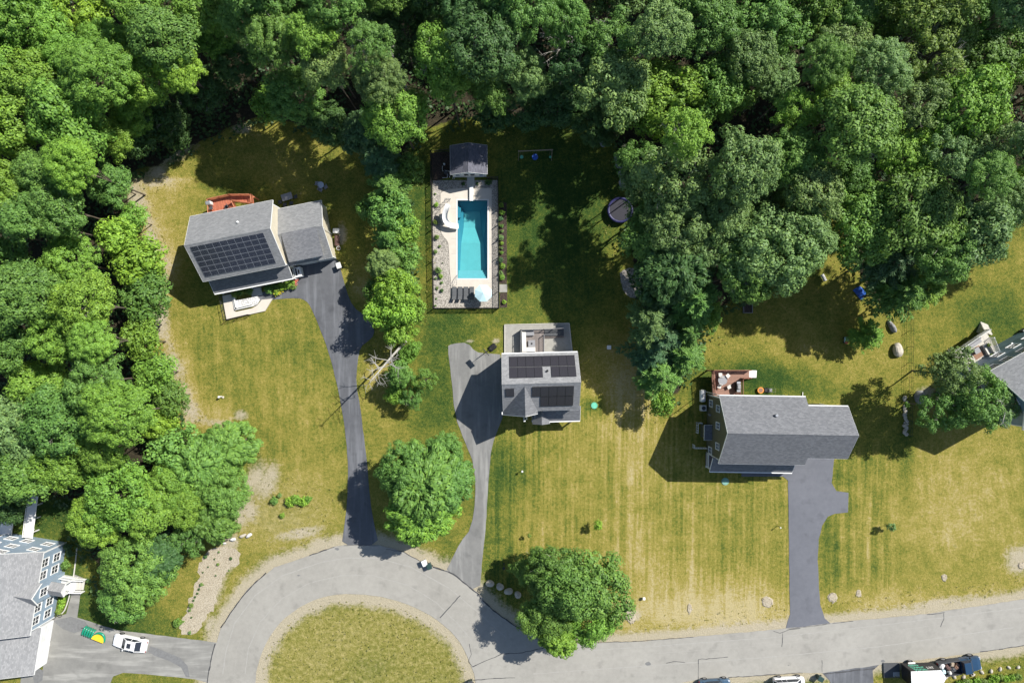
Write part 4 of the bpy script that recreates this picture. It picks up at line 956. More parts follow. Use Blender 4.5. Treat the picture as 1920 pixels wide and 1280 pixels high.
# red deck at the back
def pl(px, py, h=0): return px_local(LA, rA, px, py, h)
zD = 2.1
dk = [pl(388, 373, zD+.9), pl(428, 364.5, zD+.9), pl(469, 364, zD+.9), pl(471, 381, zD+.9), pl(437, 384, zD), (1.0, 4.06), (-4.6, 4.06)]
dko = MB().prism([dk[0], dk[1], dk[2], dk[3], pl(438, 378, zD), (-.35, 4.04), (-4.35, 4.04)], zD-.22, zD).build('deck', 'reddeck', A)
railing(dko, [(-4.35, 4.1), dk[0], dk[1], dk[2], dk[3]], zD, 'redrail', .95, .14, .03)
railing(dko, [dk[3], pl(438, 378, zD), (-.35, 4.1)], zD, 'redrail', .95, .14, .03)
mm = MB(); 
for p in (dk[0], dk[1], dk[2], dk[3]): mm.bb(p[0]-.08, p[0]+.08, p[1]-.2, p[1]-.04, 0, zD-.22)
mm.build('deck_post', 'redrail', dko)
c = Vector((*pl(402, 385, zD), zD)); 

# ---------------- grey house with black solar panels (centre)
LB = (50/S, -71/S, 0); rB = R(1.5)
B = thing('house', 'grey-roofed house with black solar panels beside the grey driveway and pool yard', 'house', LB, rB, 'houses of the street')
gable(B, -4.95, 4.95, -3.75, 3.75, 5.75, 9.0, .28, 'greywall', 'roof_light', gut='N')
hfB = lambda y: 9.0-3.25/3.75*abs(y)
for i in range(8):
    solar(B, -3.47+i*1.062, 2.74, 1.045, 1.30, hfB, 0, 1, 'solar2', 'black', (1, 1))
    if i != 4: solar(B, -3.47+i*1.062, 1.38, 1.045, 1.30, hfB, 0, 1, 'solar2', 'black', (1, 1))
for i in range(5):
    solar(B, -.66+i*1.062, -1.12, 1.045, 1.34, hfB, 0, 1, 'solar2', 'black', (1, 1), .12)
    if i: solar(B, -.66+i*1.062, -2.485, 1.045, 1.34, hfB, 0, 1, 'solar2', 'black', (1, 1), .12)
solar(B, -4.02, -1.15, 1.1, 1.1, hfB, 0, 1, 'solar2', 'black', (1, 1), .1)
vent(B, .82, 1.5, hfB(1.5), mat='black')
# cross gable toward the street
cg = MB(); yF, yBk = -4.15, -.25; xw, xr, xe = -4.98, -2.12, -.45; hr_, he_ = 8.72, 5.72
def crossroof(xw, xr, xe, yF, yBk, he, hr, th=.14):
    m = MB(); p = [(xw, he), (xr, hr), (xe, he), (xe, he-th), (xr, hr-th), (xw, he-th)]
    m.add([(x, yF, z) for x, z in p]+[(x, yBk, z) for x, z in p], [[1, 0, 6, 7], [2, 1, 7, 8], [3, 2, 8, 9], [4, 3, 9, 10], [5, 4, 10, 11], [0, 5, 11, 6], [0, 1, 4, 5], [1, 2, 3, 4], [7, 6, 11, 10], [8, 7, 10, 9]]); return m
cro = crossroof(xw-.03, xr, xe, yF, yBk, he_, hr_).build('cross_gable_roof', 'roof_dark', B)  # darker shingles put the west slope's shade into the roof colour
m = MB(); p = [(xw+.3, 0), (xw+.3, he_+.1), (xr, hr_-.17), (xe-.25, he_+.2), (xe-.25, 0)]
m.add([(x, yF+.28, z) for x, z in p]+[(x, -3.3, z) for x, z in p], [[0, 4, 3, 2, 1][::-1], [5, 6, 7, 8, 9], [0, 1, 6, 5], [1, 2, 7, 6], [2, 3, 8, 7], [3, 4, 9, 8]]); m.build('cross_gable_wall', 'greywall', B)
t = MB()
for xa, xb, za, zb in ((xw-.03, xr, he_, hr_), (xr, xe, hr_, he_)):
    t.add([(xa, yF-.004, za-.22), (xb, yF-.004, zb-.22), (xb, yF-.004, zb+.012), (xa, yF-.004, za+.012), (xa, yF-.045, za-.22), (xb, yF-.045, zb-.22), (xb, yF-.045, zb+.012), (xa, yF-.045, za+.012)], [[0, 1, 2, 3][::-1], [7, 6, 5, 4][::-1], [4, 5, 1, 0][::-1], [3, 2, 6, 7][::-1], [5, 6, 2, 1][::-1], [0, 3, 7, 4][::-1]])
t.bb(xw-.16, xw-.035, yF, -3.8, he_-.17, he_-.02)
t.build('fascia', 'white', cro)
window(B, (-3.1, yF+.28, 4.6), -90, 1.0, 1.3); window(B, (-1.9, yF+.28, 4.6), -90, .8, 1.3); window(B, (-2.6, yF+.28, 1.6), -90, 1.6, 1.4)
# low front porch roof and its small gable
pr_ = slab_roof(B, -.75, 5.3, -5.52, -3.45, 2.85, 4.05, 'roof_dark', .12, 'porch_roof')
gp = crossroof(-1.12, .13, 1.22, -5.85, -4.0, 2.86, 3.85).build('portico_roof', 'roof_dark', B)
m = MB().poly([(-.95, -5.8, 2.8), (1.05, -5.8, 2.8), (.13, -5.8, 3.68)]); m.poly([(-.95, -5.78, 2.8), (.13, -5.78, 3.68), (1.05, -5.78, 2.8)]); m.build('portico_gable', 'white', B)
for x, y in ((-.98, -5.72), (1.12, -5.72), (5.15, -5.4), (3.1, -5.4), (-2.15, -5.35)):
    c = MB(); c.box((x, y, 1.4), (.17, .17, 2.8)); c.box((x, y, .12), (.28, .28, .22)); c.box((x, y, 2.7), (.26, .26, .14)); c.build('porch_post', 'white', B)
pf = MB(); pf.bb(-1.1, 5.2, -5.45, -3.5, 0, .3); pf.build('porch_floor', 'concrete', B)
dw = MB(); dw.tube([(-1.85, -3.9, 5.5), (-1.85, -4.35, 5.2), (-1.85, -5.2, 2.9), (-1.85, -5.3, .1)], .05, 6); dw.build('downspout', 'white', B)
for x in (1.6, 3.6): window(B, (x, -3.47, 1.8), -90, 1, 1.3)
dd = MB(); dd.bb(-.4, .55, -3.47, -3.52, .3, 2.4); dd.build('front_door', 'navy', B)
bo = MB(); bo.bb(4.67, 5.4, -.45, .55, 0, 4.2); bo.build('chimney_box', 'white2', B)
for x in (-3.4, -1.2, 1.2, 3.4): window(B, (x, 3.47, 4.6), 90, .9, 1.2)
for y in (-2, 1.8): window(B, (4.67, y, 4.6), 0, .8, 1.2); window(B, (-4.67, y, 4.6), 180, .8, 1.2)
for i in range(2):
    d_ = MB(); d_.bb(-4.67, -4.70, -3.1+i*3.2, -.5+i*3.2, .05, 2.3); d_.build('garage_door', 'garage', B)
# terrace behind with a raised sunken-lounge deck
def pb(px, py, h=0): return px_local(LB, rB, px, py, h)
ter = MB().prism([pb(946, 609), pb(1067, 606), pb(1073, 662), pb(946, 664)], .05, .18).build('terrace', 'paver', B)
kb = MB(); pts = [pb(946, 664), pb(946, 609), pb(1067, 606), pb(1073, 662)]
for a, b_ in zip(pts, pts[1:]): kb.tube([(*a, .19), (*b_, .19)], .07, 4)
kb.build('terrace_edging', 'concrete', ter)
zL = .75
dko = MB().prism([pb(976, 618, zL), pb(1019.5, 618, zL), pb(1019.5, 662, zL), pb(976, 662, zL)], .2, zL).build('deck', 'greydeck', B)
railing(dko, [pb(976.5, 661, zL), pb(976.5, 618.5, zL), pb(1019, 617.5, zL), pb(1056, 615.5, zL)], zL, 'grey', .9, .2, .012)
railing(dko, [pb(1019.5, 628, zL), pb(1019.5, 660, zL)], zL, 'grey', .9, .2, .012)
dd_ = MB().prism([pb(1020.5, 617, zL), pb(1057, 615, zL), pb(1057, 629, .5), pb(1020.5, 629.5, .5)], .2, zL-.05).build('deck_ramp', 'darkgrey', dko)
for k in range(3):
    m = MB(); a = pb(1021+k*.1, 630.5+k*1.2, .4); b_ = pb(1057, 630+k*1.2, .4); m.box(((a[0]+b_[0])/2, (a[1]+b_[1])/2, .45-k*.09), (2.7, .09, .16)); m.build('step', 'greydeck', dko)

# ---------------- olive house (right)
LC = (361/S, -154/S, 0); rC = R(-.9)
Cc = thing('house', 'olive grey house with long plain shingle roof and brown deck at its back corner', 'house', LC, rC, 'houses of the street')
gable(Cc, 0, 11.15, -4.37, 4.42, 6.6, 10.2, .32, 'olive', 'roof_dark', gut='N', rakes='W')
gable(Cc, 11.152, 16.25, -3.35, 3.35, 7.43, 10.195, rakes='E', yr=0, ov=.3, wall='olive', roof='roof_dark', wname='garage_wall', gut='N')
hfC = lambda y: 10.2-.82*abs(y)
vent(Cc, 6.6, 2.2, hfC(2.2)+.1, 'roof_vent', .14, 'steel')
slab_roof(Cc, -.05, 11.0, -6.05, -4.02, 3.0, 4.45, 'roof_dark', .12, 'porch_roof')
pf = MB(); pf.bb(.2, 9.4, -5.95, -4.03, 0, .35); pf.build('porch_floor', 'greydeck', Cc)
for i in range(6):
    c = MB(); x = .25+i*2.1; c.box((x, -5.85, 1.6), (.16, .16, 2.6)); c.box((x, -5.85, .45), (.26, .26, .2)); c.box((x, -5.85, 2.8), (.26, .26, .12)); c.build('porch_post', 'white', Cc)
railing(Cc, [(.25, -4.15), (.25, -5.8)], .35, 'white', 1.0, .16, .03)
for y in (2.6, .35, -2.35): window(Cc, (.32, y, 5.2), 180, .75, 1.25)
for y in (3.0, -3.4): window(Cc, (.32, y, 2.0), 180, .8, 1.2)
bo = MB(); bo.bb(-.55, .31, -1.75, -.05, 0, 2.55); bo.build('side_entry', 'olive', Cc)
slab_roof(Cc, -.75, .31, -1.9, .1, 2.6, 2.62, 'roof_dark', .1, 'entry_canopy', None)
cb = MB(); cb.bb(-.78, -.74, -1.92, .12, 2.48, 2.66); cb.bb(-.75, .31, .105, .14, 2.48, 2.66); cb.bb(-.75, .31, -1.94, -1.905, 2.48, 2.66); cb.build('canopy_trim', 'white', Cc)
railing(Cc, [(-.6, 0.15), (-1.15, .15), (-1.15, -1.2)], .0, 'white', 1.0, .3, .03, name='entry_rail')
railing(Cc, [(.1, -3.3), (-1.6, -3.3), (-1.6, -2.9)], .0, 'white', 1.0, .3, .03, name='step_rail')
for i in range(2):
    d_ = MB(); d_.bb(11.5+i*2.2, 13.5+i*2.2, -3.12, -3.15, .05, 2.3); d_.build('garage_door', 'garage', Cc)
for x in (1.8, 4.2, 6.6, 9): window(Cc, (x, -4.05, 5.7), -90, .9, .9); window(Cc, (x, 4.1, 5.3), 90, .9, 1.2)
for x in (1.8, 4.2, 8.4): window(Cc, (x, -4.05, 1.9), -90, .9, 1.3)
dw = MB(); dw.tube([(.3, 4.2, 6.4), (-.1, 4.5, 6.2), (-.1, 4.5, .2)], .05, 6); dw.tube([(13.5, 3.0, 2.0), (13.5, 3.05, .15), (13.5, 4.6, .12)], .06, 6); dw.build('downspout', 'white', Cc)
el = MB(); el.tube([(.28, 1.4, 0), (.28, 1.4, 2.2)], .03, 6); el.bb(.15, .3, 1.25, 1.55, 1.2, 1.7); el.build('meter_box', 'grey', Cc)
def pc(px, py, h=0): return px_local(LC, rC, px, py, h)
zD = 2.05
zk = [pc(1336, 694, zD+.4), pc(1406, 694, zD+.4), pc(1406, 708, zD+.3), pc(1389, 709, zD), pc(1389.5, 742, zD), pc(1336, 742, zD)]
dko = MB().prism(zk, zD-.2, zD).build('deck', 'browndeck', Cc)
railing(dko, [pc(1338, 741, zD), zk[0], zk[1]], zD, 'brownrail', .95, .15, .03); railing(dko, [zk[2], zk[3], pc(1389, 740, zD)], zD, 'brownrail', .95, .15, .03)
stairs(dko, (*pc(1406, 701, zD), 0), (*pc(1418, 701, 0), 0), 1.0, zD, .1, 7, 'white2', 'deck_stairs')
mm = MB()
for p in zk[:5]: mm.bb(p[0]-.08, p[0]+.08, p[1]-.18, p[1]-.02, 0, zD-.2)
mm.build('deck_post', 'brownrail', dko)

# ---------------- slate blue house (far right)
LD = (826/S, -52/S, 0); rD = R(29)
D = thing('house', 'slate blue house partly outside the frame at the right, behind a spreading tree', 'house', LD, rD, 'houses of the street')
gable(D, -.3, 14, -8.3, .3, 8.1, 11.4, .3, 'blue2', 'roof_grey')
for x, z in ((1.2, 6.6), (3.2, 6.6), (5.6, 6.6), (8.4, 6.6), (4.2, 3.6), (6.6, 3.6), (9.0, 3.6)): window(D, (x, 0, z), 90, 1.0, 1.3)
for y, z in ((-2, 6.6), (-6, 6.6), (-4, 9.0), (-2.4, 3.6), (-6, 3.6)): window(D, (0, y, z), 180, .9, 1.2)
def pd(px, py, h=0): return px_local(LD, rD, px, py, h)
for x in (4.6, 7.2): m = MB(); m.cyl((x, .12, 2.6), .12, .2, 8); m.build('wall_light', 'white', D)
zD = 1.9
zk = [pd(1785, 661, zD), pd(1851, 618, zD+.3), pd(1858, 633, zD+.3), pd(1866, 660, zD), (3.2, .02), (-.9, .02)]
dko = MB().prism([zk[0], zk[1], zk[2], zk[3], (4.6, .02), (0.2, .02)], zD-.2, zD).build('deck', 'creamdeck', D)
railing(dko, [(.3, .12), zk[0], zk[1]], zD, 'white', .95, .16, .025); railing(dko, [zk[2], zk[3], (4.6, .12)], zD, 'white', .95, .16, .025)
stairs(dko, (*pd(1855, 625, zD), 0), (*pd(1845, 606, 0), 0), 1.1, zD, .1, 8, 'creamdeck', 'deck_stairs')
bd = MB().prism([pd(1862, 662), pd(1900, 640), pd(1920, 628), pd(1940, 618), pd(1946, 626), (7.2, .05), (4.8, .05)], .0, .10); bd.build('mulch_border', 'mulch', D)
rg = MB().prism([pd(1818, 657, zD), pd(1835, 647, zD), pd(1847, 664, zD), pd(1830, 675, zD)], zD+.005, zD+.02); rg.build('deck_rug', 'rug', dko)

# ---------------- blue house with white windows (bottom left)
LE = (-835/S, -376/S, 0); rE = R(-99.3)
E = thing('house', 'blue grey house with white framed windows, portico and garages at the lower left', 'house', LE, rE, 'houses of the street')
gable(E, -.28, 10.85, -8.4, .28, 5.15, 8.6, .28, 'blue', 'roof_light')
gable(E, 10.7, 17.2, -7.6, .24, 2.9, 5.6, .26, 'whitewall', 'roof_light', wname='garage_wall')
for i in range(2):
    d_ = MB(); d_.bb(11.1+i*3.0, 13.8+i*3.0, -.015, .03, .05, 2.25); gd = d_.build('garage_door', 'garage', E)
for x in (1.5, 3.2, 7.6, 9.3):
    window(E, (x, 0, 4.1), 90, 1.0, 1.25); window(E, (x, 0, 1.75), 90, 1.0, 1.25)
for y, z in ((-1.6, 4.2), (-4.5, 4.3), (-7, 4.3), (-1.4, 1.8), (-4.2, 1.9), (-6.4, 1.9), (-4.2, 6.6)): window(E, (0, y, z), 180, 1.1, 1.0)
# centre bay with its own small gable
m = MB(); xb0, xb1, yb_ = 4.1, 6.6, .45; p = [(xb0, 0), (xb0, 5.3), ((xb0+xb1)/2, 6.55), (xb1, 5.3), (xb1, 0)]
m.add([(x, yb_, z) for x, z in p]+[(x, -.6, z) for x, z in p], [[0, 1, 2, 3, 4], [9, 8, 7, 6, 5], [0, 5, 6, 1], [1, 6, 7, 2], [2, 7, 8, 3], [3, 8, 9, 4]]); m.build('entrance_bay', 'blue', E)
window(E, (5.35, yb_, 4.1), 90, 1.0, 1.25)
m = MB(); xr_ = (xb0+xb1)/2; pp = [(xb0-.25, 5.2), (xr_, 6.75), (xb1+.25, 5.2), (xb1+.25, 5.08), (xr_, 6.62), (xb0-.25, 5.08)]
m.add([(x, yb_+.25, z) for x, z in pp]+[(x, -2.6, z) for x, z in pp], [[0, 1, 7, 6], [1, 2, 8, 7], [2, 3, 9, 8], [3, 4, 10, 9], [4, 5, 11, 10], [5, 0, 6, 11], [5, 4, 1, 0], [4, 3, 2, 1], [6, 7, 10, 11], [7, 8, 9, 10]]); bro = m.build('bay_roof', 'roof_light', E)
t = MB()
for xa, xb, za, zb in ((xb0-.25, xr_, 5.2, 6.75), (xr_, xb1+.25, 6.75, 5.2)):
    y_ = yb_+.252; t.add([(xa, y_, za-.2), (xb, y_, zb-.2), (xb, y_, zb+.02), (xa, y_, za+.02), (xa, y_+.05, za-.2), (xb, y_+.05, zb-.2), (xb, y_+.05, zb+.02), (xa, y_+.05, za+.02)], [[3, 2, 1, 0], [4, 5, 6, 7], [0, 1, 5, 4], [1, 2, 6, 5], [2, 3, 7, 6], [3, 0, 4, 7]])
t.build('fascia', 'white', bro)
# portico
m = MB(); xa, xb = 4.5, 6.3; pp = [(xa, 2.75), (xr_, 3.55), (xb, 2.75), (xb, 2.65), (xr_, 3.43), (xa, 2.65)]
m.add([(x, 2.35, z) for x, z in pp]+[(x, yb_+.005, z) for x, z in pp], [[0, 1, 7, 6], [1, 2, 8, 7], [2, 3, 9, 8], [3, 4, 10, 9], [4, 5, 11, 10], [5, 0, 6, 11], [5, 4, 1, 0], [4, 3, 2, 1], [6, 7, 10, 11], [7, 8, 9, 10]]); m.build('portico_roof', 'roof_light', E)
m = MB().poly([(xa+.05, 2.36, 2.72), (xb-.05, 2.36, 2.72), (xr_, 2.36, 3.5)]); m.poly([(xa+.05, 2.365, 2.72), (xr_, 2.365, 3.5), (xb-.05, 2.365, 2.72)]); m.bb(xa, xb, 2.3, 2.42, 2.5, 2.66); m.build('portico_gable', 'white', E)
for x in (xa+.12, xb-.12): c = MB(); c.box((x, 2.2, 1.45), (.18, .18, 2.3)); c.build('portico_post', 'white', E)
pf = MB(); pf.bb(xa, xb, yb_+.01, 2.4, 0, .5); pf.build('portico_floor', 'white2', E)
stairs(E, (xr_, 2.4, 0), (xr_, 3.4, 0), 1.6, .5, .08, 3, 'concrete', 'steps')
railing(E, [(xa+.05, .6), (xa+.05, 2.3)], .5, 'white', .9); railing(E, [(xb-.05, .6), (xb-.05, 2.3)], .5, 'white', .9)
railing(E, [(xa+.05, 2.4, .5), (xa+.05, 3.6, .05)], 0, 'white', .9); railing(E, [(xb-.05, 2.4, .5), (xb-.05, 3.6, .05)], 0, 'white', .9)
sp = MB(); sp.bb(15.2, 16.9, .01, .12, 2.28, 2.5); sp.build('door_header', 'white', E)

# ---------------- pool shed
LS = (W(879.7, 300, 2.7).x, W(879.7, 300, 2.7).y, 0)
Sh = thing('pool_shed', 'small pool shed with slate blue roof and white front above the swimming pool', 'shed', (-79/S, 331/S, 0), R(90.6))
gable(Sh, -1.95, 1.95, -2.5, 2.5, 2.55, 3.75, .22, 'whitewall', 'roof_shed')
for y in (-.0, ): 
    d_ = MB(); d_.bb(-1.73, -1.77, -.85, .85, .08, 2.1); dd_ = d_.build('double_door', 'white2', Sh)
    for s_ in (-1, 1): e_ = MB(); e_.bb(-1.775, -1.785, s_*.42-.28, s_*.42+.28, 1.1, 1.9); e_.build('door_pane', 'pane', dd_)
for y in (-1.6, 1.6): window(Sh, (-1.73, y, 1.5), 180, .55, .75, grid=(1, 1))
# ================================================================ POOL AREA
def at(px, py, z=0): v = W(px, py, z); return (v.x, v.y, z)
pr_ = lambda l: [W2(*p) for p in l]
st = sheet('pool_gravel', [pr_([(811, 338), (934, 338), (936, 577), (813, 577)]), [(PX0-.1, PY0-.1), (PX1+.1, PY0-.1), (PX1+.1, PY1+.1), (PX0-.1, PY1+.1)]], .03, 'stonebed', None, .04); tag(st, kind='structure')
mu = sheet('mulch_bed', [pr_([(809, 287), (848, 285), (848, 331), (818, 339), (811, 339)])], .035, 'mulch', None, .03); tag(mu, kind='structure')
mu = sheet('mulch_bed', [rough_edge(pr_([(936.5, 378), (950, 380), (950.5, 532), (936.5, 532)]), .04)], .03, 'mulch', None, .03); tag(mu, kind='structure')
mu = sheet('mulch_bed', [pr_([(937, 549), (951, 548), (951, 576), (937, 577)])], .03, 'mulch', None, .03); tag(mu, kind='structure')
pv = sheet('paver_path', [pr_([(936.5, 533), (951, 533), (951, 547.5), (936.5, 548)])], .045, 'paver', None, .05); tag(pv, kind='structure')
deck_out = smooth_open([W2(*p) for p in [(862, 353), (826, 358), (826, 380), (826, 400), (825, 430), (831, 444), (840, 452), (842, 470), (843, 505), (846, 530), (846, 553), (885, 555), (922, 553)]], 1)+[W2(922, 353)]
pdk = sheet('pool_deck', [deck_out, [(PX0, PY0), (PX1, PY0), (PX1, PY1), (PX0, PY1)]], .075, 'pooldeck', None, .12); tag(pdk, kind='structure')
pp = sheet('garden_path', [pr_([(876, 330), (889.5, 330), (889.5, 352), (876, 352)])], .072, 'concrete', None, .07); tag(pp, kind='structure')
ej = MB()
for y in (392, 420, 448, 476, 504, 530): ej.add([at(846, y, .0785), at(857, y, .0785), at(857, y-.25, .0785), at(846, y-.25, .0785)], [[0, 1, 2, 3]]); ej.add([at(915, y, .0785), at(922, y, .0785), at(922, y-.25, .0785), at(915, y-.25, .0785)], [[0, 1, 2, 3]])
ej.build('expansion_joint', 'grey', pdk)
# basin
Pw = thing('swimming_pool', 'rectangular turquoise swimming pool with steps at its lower end', 'swimming pool', ((PX0+PX1)/2, (PY0+PY1)/2, 0))
hw, hl = (PX1-PX0)/2, (PY1-PY0)/2; dp = 2.3; sh_ = 1.15
b = MB(); s1 = .75
# sloping walls of the hopper and the floor
fl = [(-hw+.25, -hl+1.2, -sh_), (hw-.3, -hl+1.2, -sh_), (hw-.62, -.3, -sh_-.15), (-hw+.42, -.3, -sh_-.15), (-hw+.68, hl-3.4, -dp), (hw-1.0, hl-3.4, -dp), (hw-1.15, hl-1.1, -dp), (-hw+.8, hl-1.1, -dp)]
b.add(fl, [[0, 1, 2, 3], [3, 2, 5, 4], [4, 5, 6, 7]]); b.build('basin_floor', 'liner', Pw)
wv = MB(); T = [(-hw, -hl, .05), (hw, -hl, .05), (hw, hl, .05), (-hw, hl, .05)]; Bm = [(-hw, -hl, -.95), (hw, -hl, -.95), (hw, hl, -1.0), (-hw, hl, -1.0)]
wv.add(T+Bm, [[0, 4, 5, 1], [1, 5, 6, 2], [2, 6, 7, 3], [3, 7, 4, 0]])
wv.add([Bm[1], Bm[2], fl[6], fl[5], fl[2], fl[1]], [[0, 1, 2, 3, 4, 5]]); wv.add([Bm[3], Bm[0], fl[0], fl[3], fl[4], fl[7]], [[0, 1, 2, 3, 4, 5]]); wv.add([Bm[2], Bm[3], fl[7], fl[6]], [[0, 1, 2, 3]])
wv.add([Bm[0], Bm[1], fl[1], fl[0]], [[0, 1, 2, 3]])
wv.build('basin_wall', 'linerd', Pw)
for i in range(4):
    m = MB(); m.bb(-hw+.04, hw-.04, -hl+.01, -hl+.32+.3*i, -.95, -.22-.2*i-.001*i); m.build('pool_step', 'poolstep', Pw)
bn = MB(); bn.bb(-hw+.01, -hw+.42, hl-2.3, hl-.9, -.9, -.45); bn.build('corner_bench', 'linerd', Pw)
cp = MB()
for a_, b__, c_, d_ in ((-hw-.18, hw+.18, hl+.004, hl+.18), (-hw-.18, hw+.18, -hl-.18, -hl-.004), (-hw-.18, -hw-.004, -hl, hl), (hw+.004, hw+.18, -hl, hl)): cp.bb(a_, b__, c_, d_, .06, .10)
cp.build('coping', 'white2', Pw)
m, t, bs = newmat('pool water')
tcx = N(t, 'TexCoord').outputs['Object']; wn = noise(t, tcx, 2.2, 3, .6)
tr = N(t, 'BsdfTransparent'); tr.inputs[0].default_value = (.70, .94, .97, 1); gl = N(t, 'BsdfGlossy'); gl.inputs['Roughness'].default_value = .03
fr = N(t, 'Fresnel'); fr.inputs[0].default_value = 1.33; bm_ = N(t, 'Bump'); bm_.inputs['Strength'].default_value = .25; bm_.inputs['Distance'].default_value = .05
t.links.new(wn, bm_.inputs['Height']); t.links.new(bm_.outputs[0], gl.inputs['Normal']); t.links.new(bm_.outputs[0], fr.inputs['Normal'])
mx = N(t, 'MixShader'); t.links.new(fr.outputs[0], mx.inputs[0]); t.links.new(tr.outputs[0], mx.inputs[1]); t.links.new(gl.outputs[0], mx.inputs[2]); t.links.new(mx.outputs[0], t.nodes['Material Output'].inputs['Surface'])
M['water'] = m
wt = MB().poly([(-hw+.001, -hl+.001, -.06), (hw-.001, -hl+.001, -.06), (hw-.001, hl-.001, -.06), (-hw+.001, hl-.001, -.06)]).build('water', 'water', Pw)
# water slide
sl_c = smooth_open([at(841, 383, 2.25), at(838, 390, 2.2), at(834.5, 399, 1.8), at(834, 410, 1.4), at(838, 418, 1.05), at(846, 423.5, .8), at(859.5, 424.5, .55)], 2)
ws = thing('water_slide', 'white curved water slide ending at the left edge of the pool', 'water slide', at(841, 400)); o0 = Vector(ws.location)
ch = MB(); n0 = len(sl_c); prof = [(-.36, .16), (-.30, .05), (-.14, -.03), (.14, -.03), (.30, .05), (.36, .16)]; vs = []
for i, p in enumerate(sl_c):
    p = Vector(p); d_ = (Vector(sl_c[min(i+1, n0-1)])-Vector(sl_c[max(i-1, 0)])); d_.z = 0; d_.normalize(); nn = Vector((-d_.y, d_.x, 0))
    vs += [p-o0+nn*a_+Vector((0, 0, c_)) for a_, c_ in prof]+[p-o0+nn*a_*1.04+Vector((0, 0, c_-.06)) for a_, c_ in prof]
fs = []
for i in range(n0-1):
    for k in range(5): fs.append([i*12+k, i*12+k+1, (i+1)*12+k+1, (i+1)*12+k]); fs.append([i*12+6+k+1, i*12+6+k, (i+1)*12+6+k, (i+1)*12+6+k+1])
    fs += [[i*12, (i+1)*12, (i+1)*12+6, i*12+6], [i*12+5, i*12+11, (i+1)*12+11, (i+1)*12+5]]
ch.add(vs, fs); ch.build('chute', 'white', ws, smooth=True)
lg = MB(); q0 = Vector(at(841.5, 380, 0))-o0
for dx in (-.3, .3):
    lg.tube([q0+Vector((dx, .55, 0)), q0+Vector((dx, .1, 2.3)), q0+Vector((dx, -.1, 2.9)), q0+Vector((dx, -.5, 2.6))], .03, 6)
for k in range(7): lg.tube([q0+Vector((-.3, .5-k*.06, .3+k*.3)), q0+Vector((.3, .5-k*.06, .3+k*.3))], .035, 5)
for p in (at(834.5, 402, 0), at(838, 417, 0)): c = Vector(p)-o0; lg.tube([c, c+Vector((0, 0, 1.3 if p[1] > 16.8 else .95))], .05, 6)
lg.build('ladder', 'steel', ws)
bs_ = MB(); c = Vector(at(831, 411, 0))-o0; bs_.rbox((c.x, c.y, .45), (.7, 1.3, .75), .1, .35); bs_.build('slide_base', 'cream', ws)
db = thing('diving_board', 'white diving board over the upper end of the pool', 'diving board', at(884, 364)); m = MB(); m.rbox((0, .0, .42), (.52, 2.05, .06), .04); m.build('board', 'white', db)
m = MB(); m.rbox((0, .75, .23), (.5, .6, .34), .04); m.rbox((0, .05, .2), (.42, .3, .34), .04); m.build('stand', 'white2', db)
hr = thing('handrail', 'slim steel handrail at the lower left corner of the pool', 'handrail', at(856, 526)); m = MB()
m.tube(smooth_open([(-.35, -.55, .08), (-.3, -.5, .85), (.0, .3, .9), (.12, .75, .35), (.12, .8, -.3)], 2), .025, 6); m.tube(smooth_open([(.05, -.55, .08), (.05, -.5, .85), (.05, .3, .9), (.14, .75, .35), (.14, .8, -.3)], 2), .025, 6); m.build('rail', 'steel', hr)
# loungers
def lounger_first():
    t = thing('sun_lounger', 'x', 'sun lounger', (0, 0, 0), 0, 'grey sun loungers at the lower end of the pool')
    m = MB(); m.rbox((0, .35, .32), (.58, 1.25, .06), .03); m.build('seat', 'charcoal', t)
    m = MB(); m.box((0, -.55, .52), (.56, .75, .05), 0, ('X', R(-38))); m.build('backrest', 'charcoal', t)
    m = MB(); 
    for x in (-.3, .3): m.tube([(x, -.8, .28), (x, 1.0, .28)], .025, 6)
    m.build('frame', 'darkgrey', t)
    for x in (-.3, .3):
        for y in (-.7, .85): m = MB(); m.tube([(x, y, .28), (x, y, 0)], .022, 6); m.build('leg', 'darkgrey', t)
    return t
lo = lounger_first(); labs = ['leftmost grey sun lounger of the row below the pool', 'second grey sun lounger from the left', 'third grey sun lounger from the left', 'rightmost grey sun lounger, half in the parasol shade']
for i in range(4):
    o = lo if i == 0 else clone_tree(lo); o.location = (*at(852+i*10.9, 551, 0)[:2], .05); o['label'] = labs[i]
um = thing('parasol', 'pale blue octagonal parasol beside the sun loungers', 'parasol', (*at(906, 549.5, 2.2)[:2], .03))
m = MB(); n = 8; R_ = 1.22
v = [(0, 0, 2.62)]+[(R_*math.cos(R(22.5+45*i)), R_*math.sin(R(22.5+45*i)), 2.12) for i in range(8)]+[(R_*math.cos(R(22.5+45*i)), R_*math.sin(R(22.5+45*i)), 2.0) for i in range(8)]
m.add(v, [[0, 1+i, 1+(i+1) % 8] for i in range(8)]+[[1+i, 9+i, 9+(i+1) % 8, 1+(i+1) % 8] for i in range(8)]); m.build('canopy', 'canvas', um)
m = MB()
for i in range(8): m.tube([(0, 0, 2.56), (R_*.97*math.cos(R(22.5+45*i)), R_*.97*math.sin(R(22.5+45*i)), 2.09)], .012, 4)
m.build('ribs', 'white2', um); m = MB(); m.cyl((0, 0, 0), .025, 2.7, 8); m.build('pole', 'white2', um); m = MB(); m.cyl((0, 0, 0), .26, .09, 16); m.build('base', 'darkgrey', um)
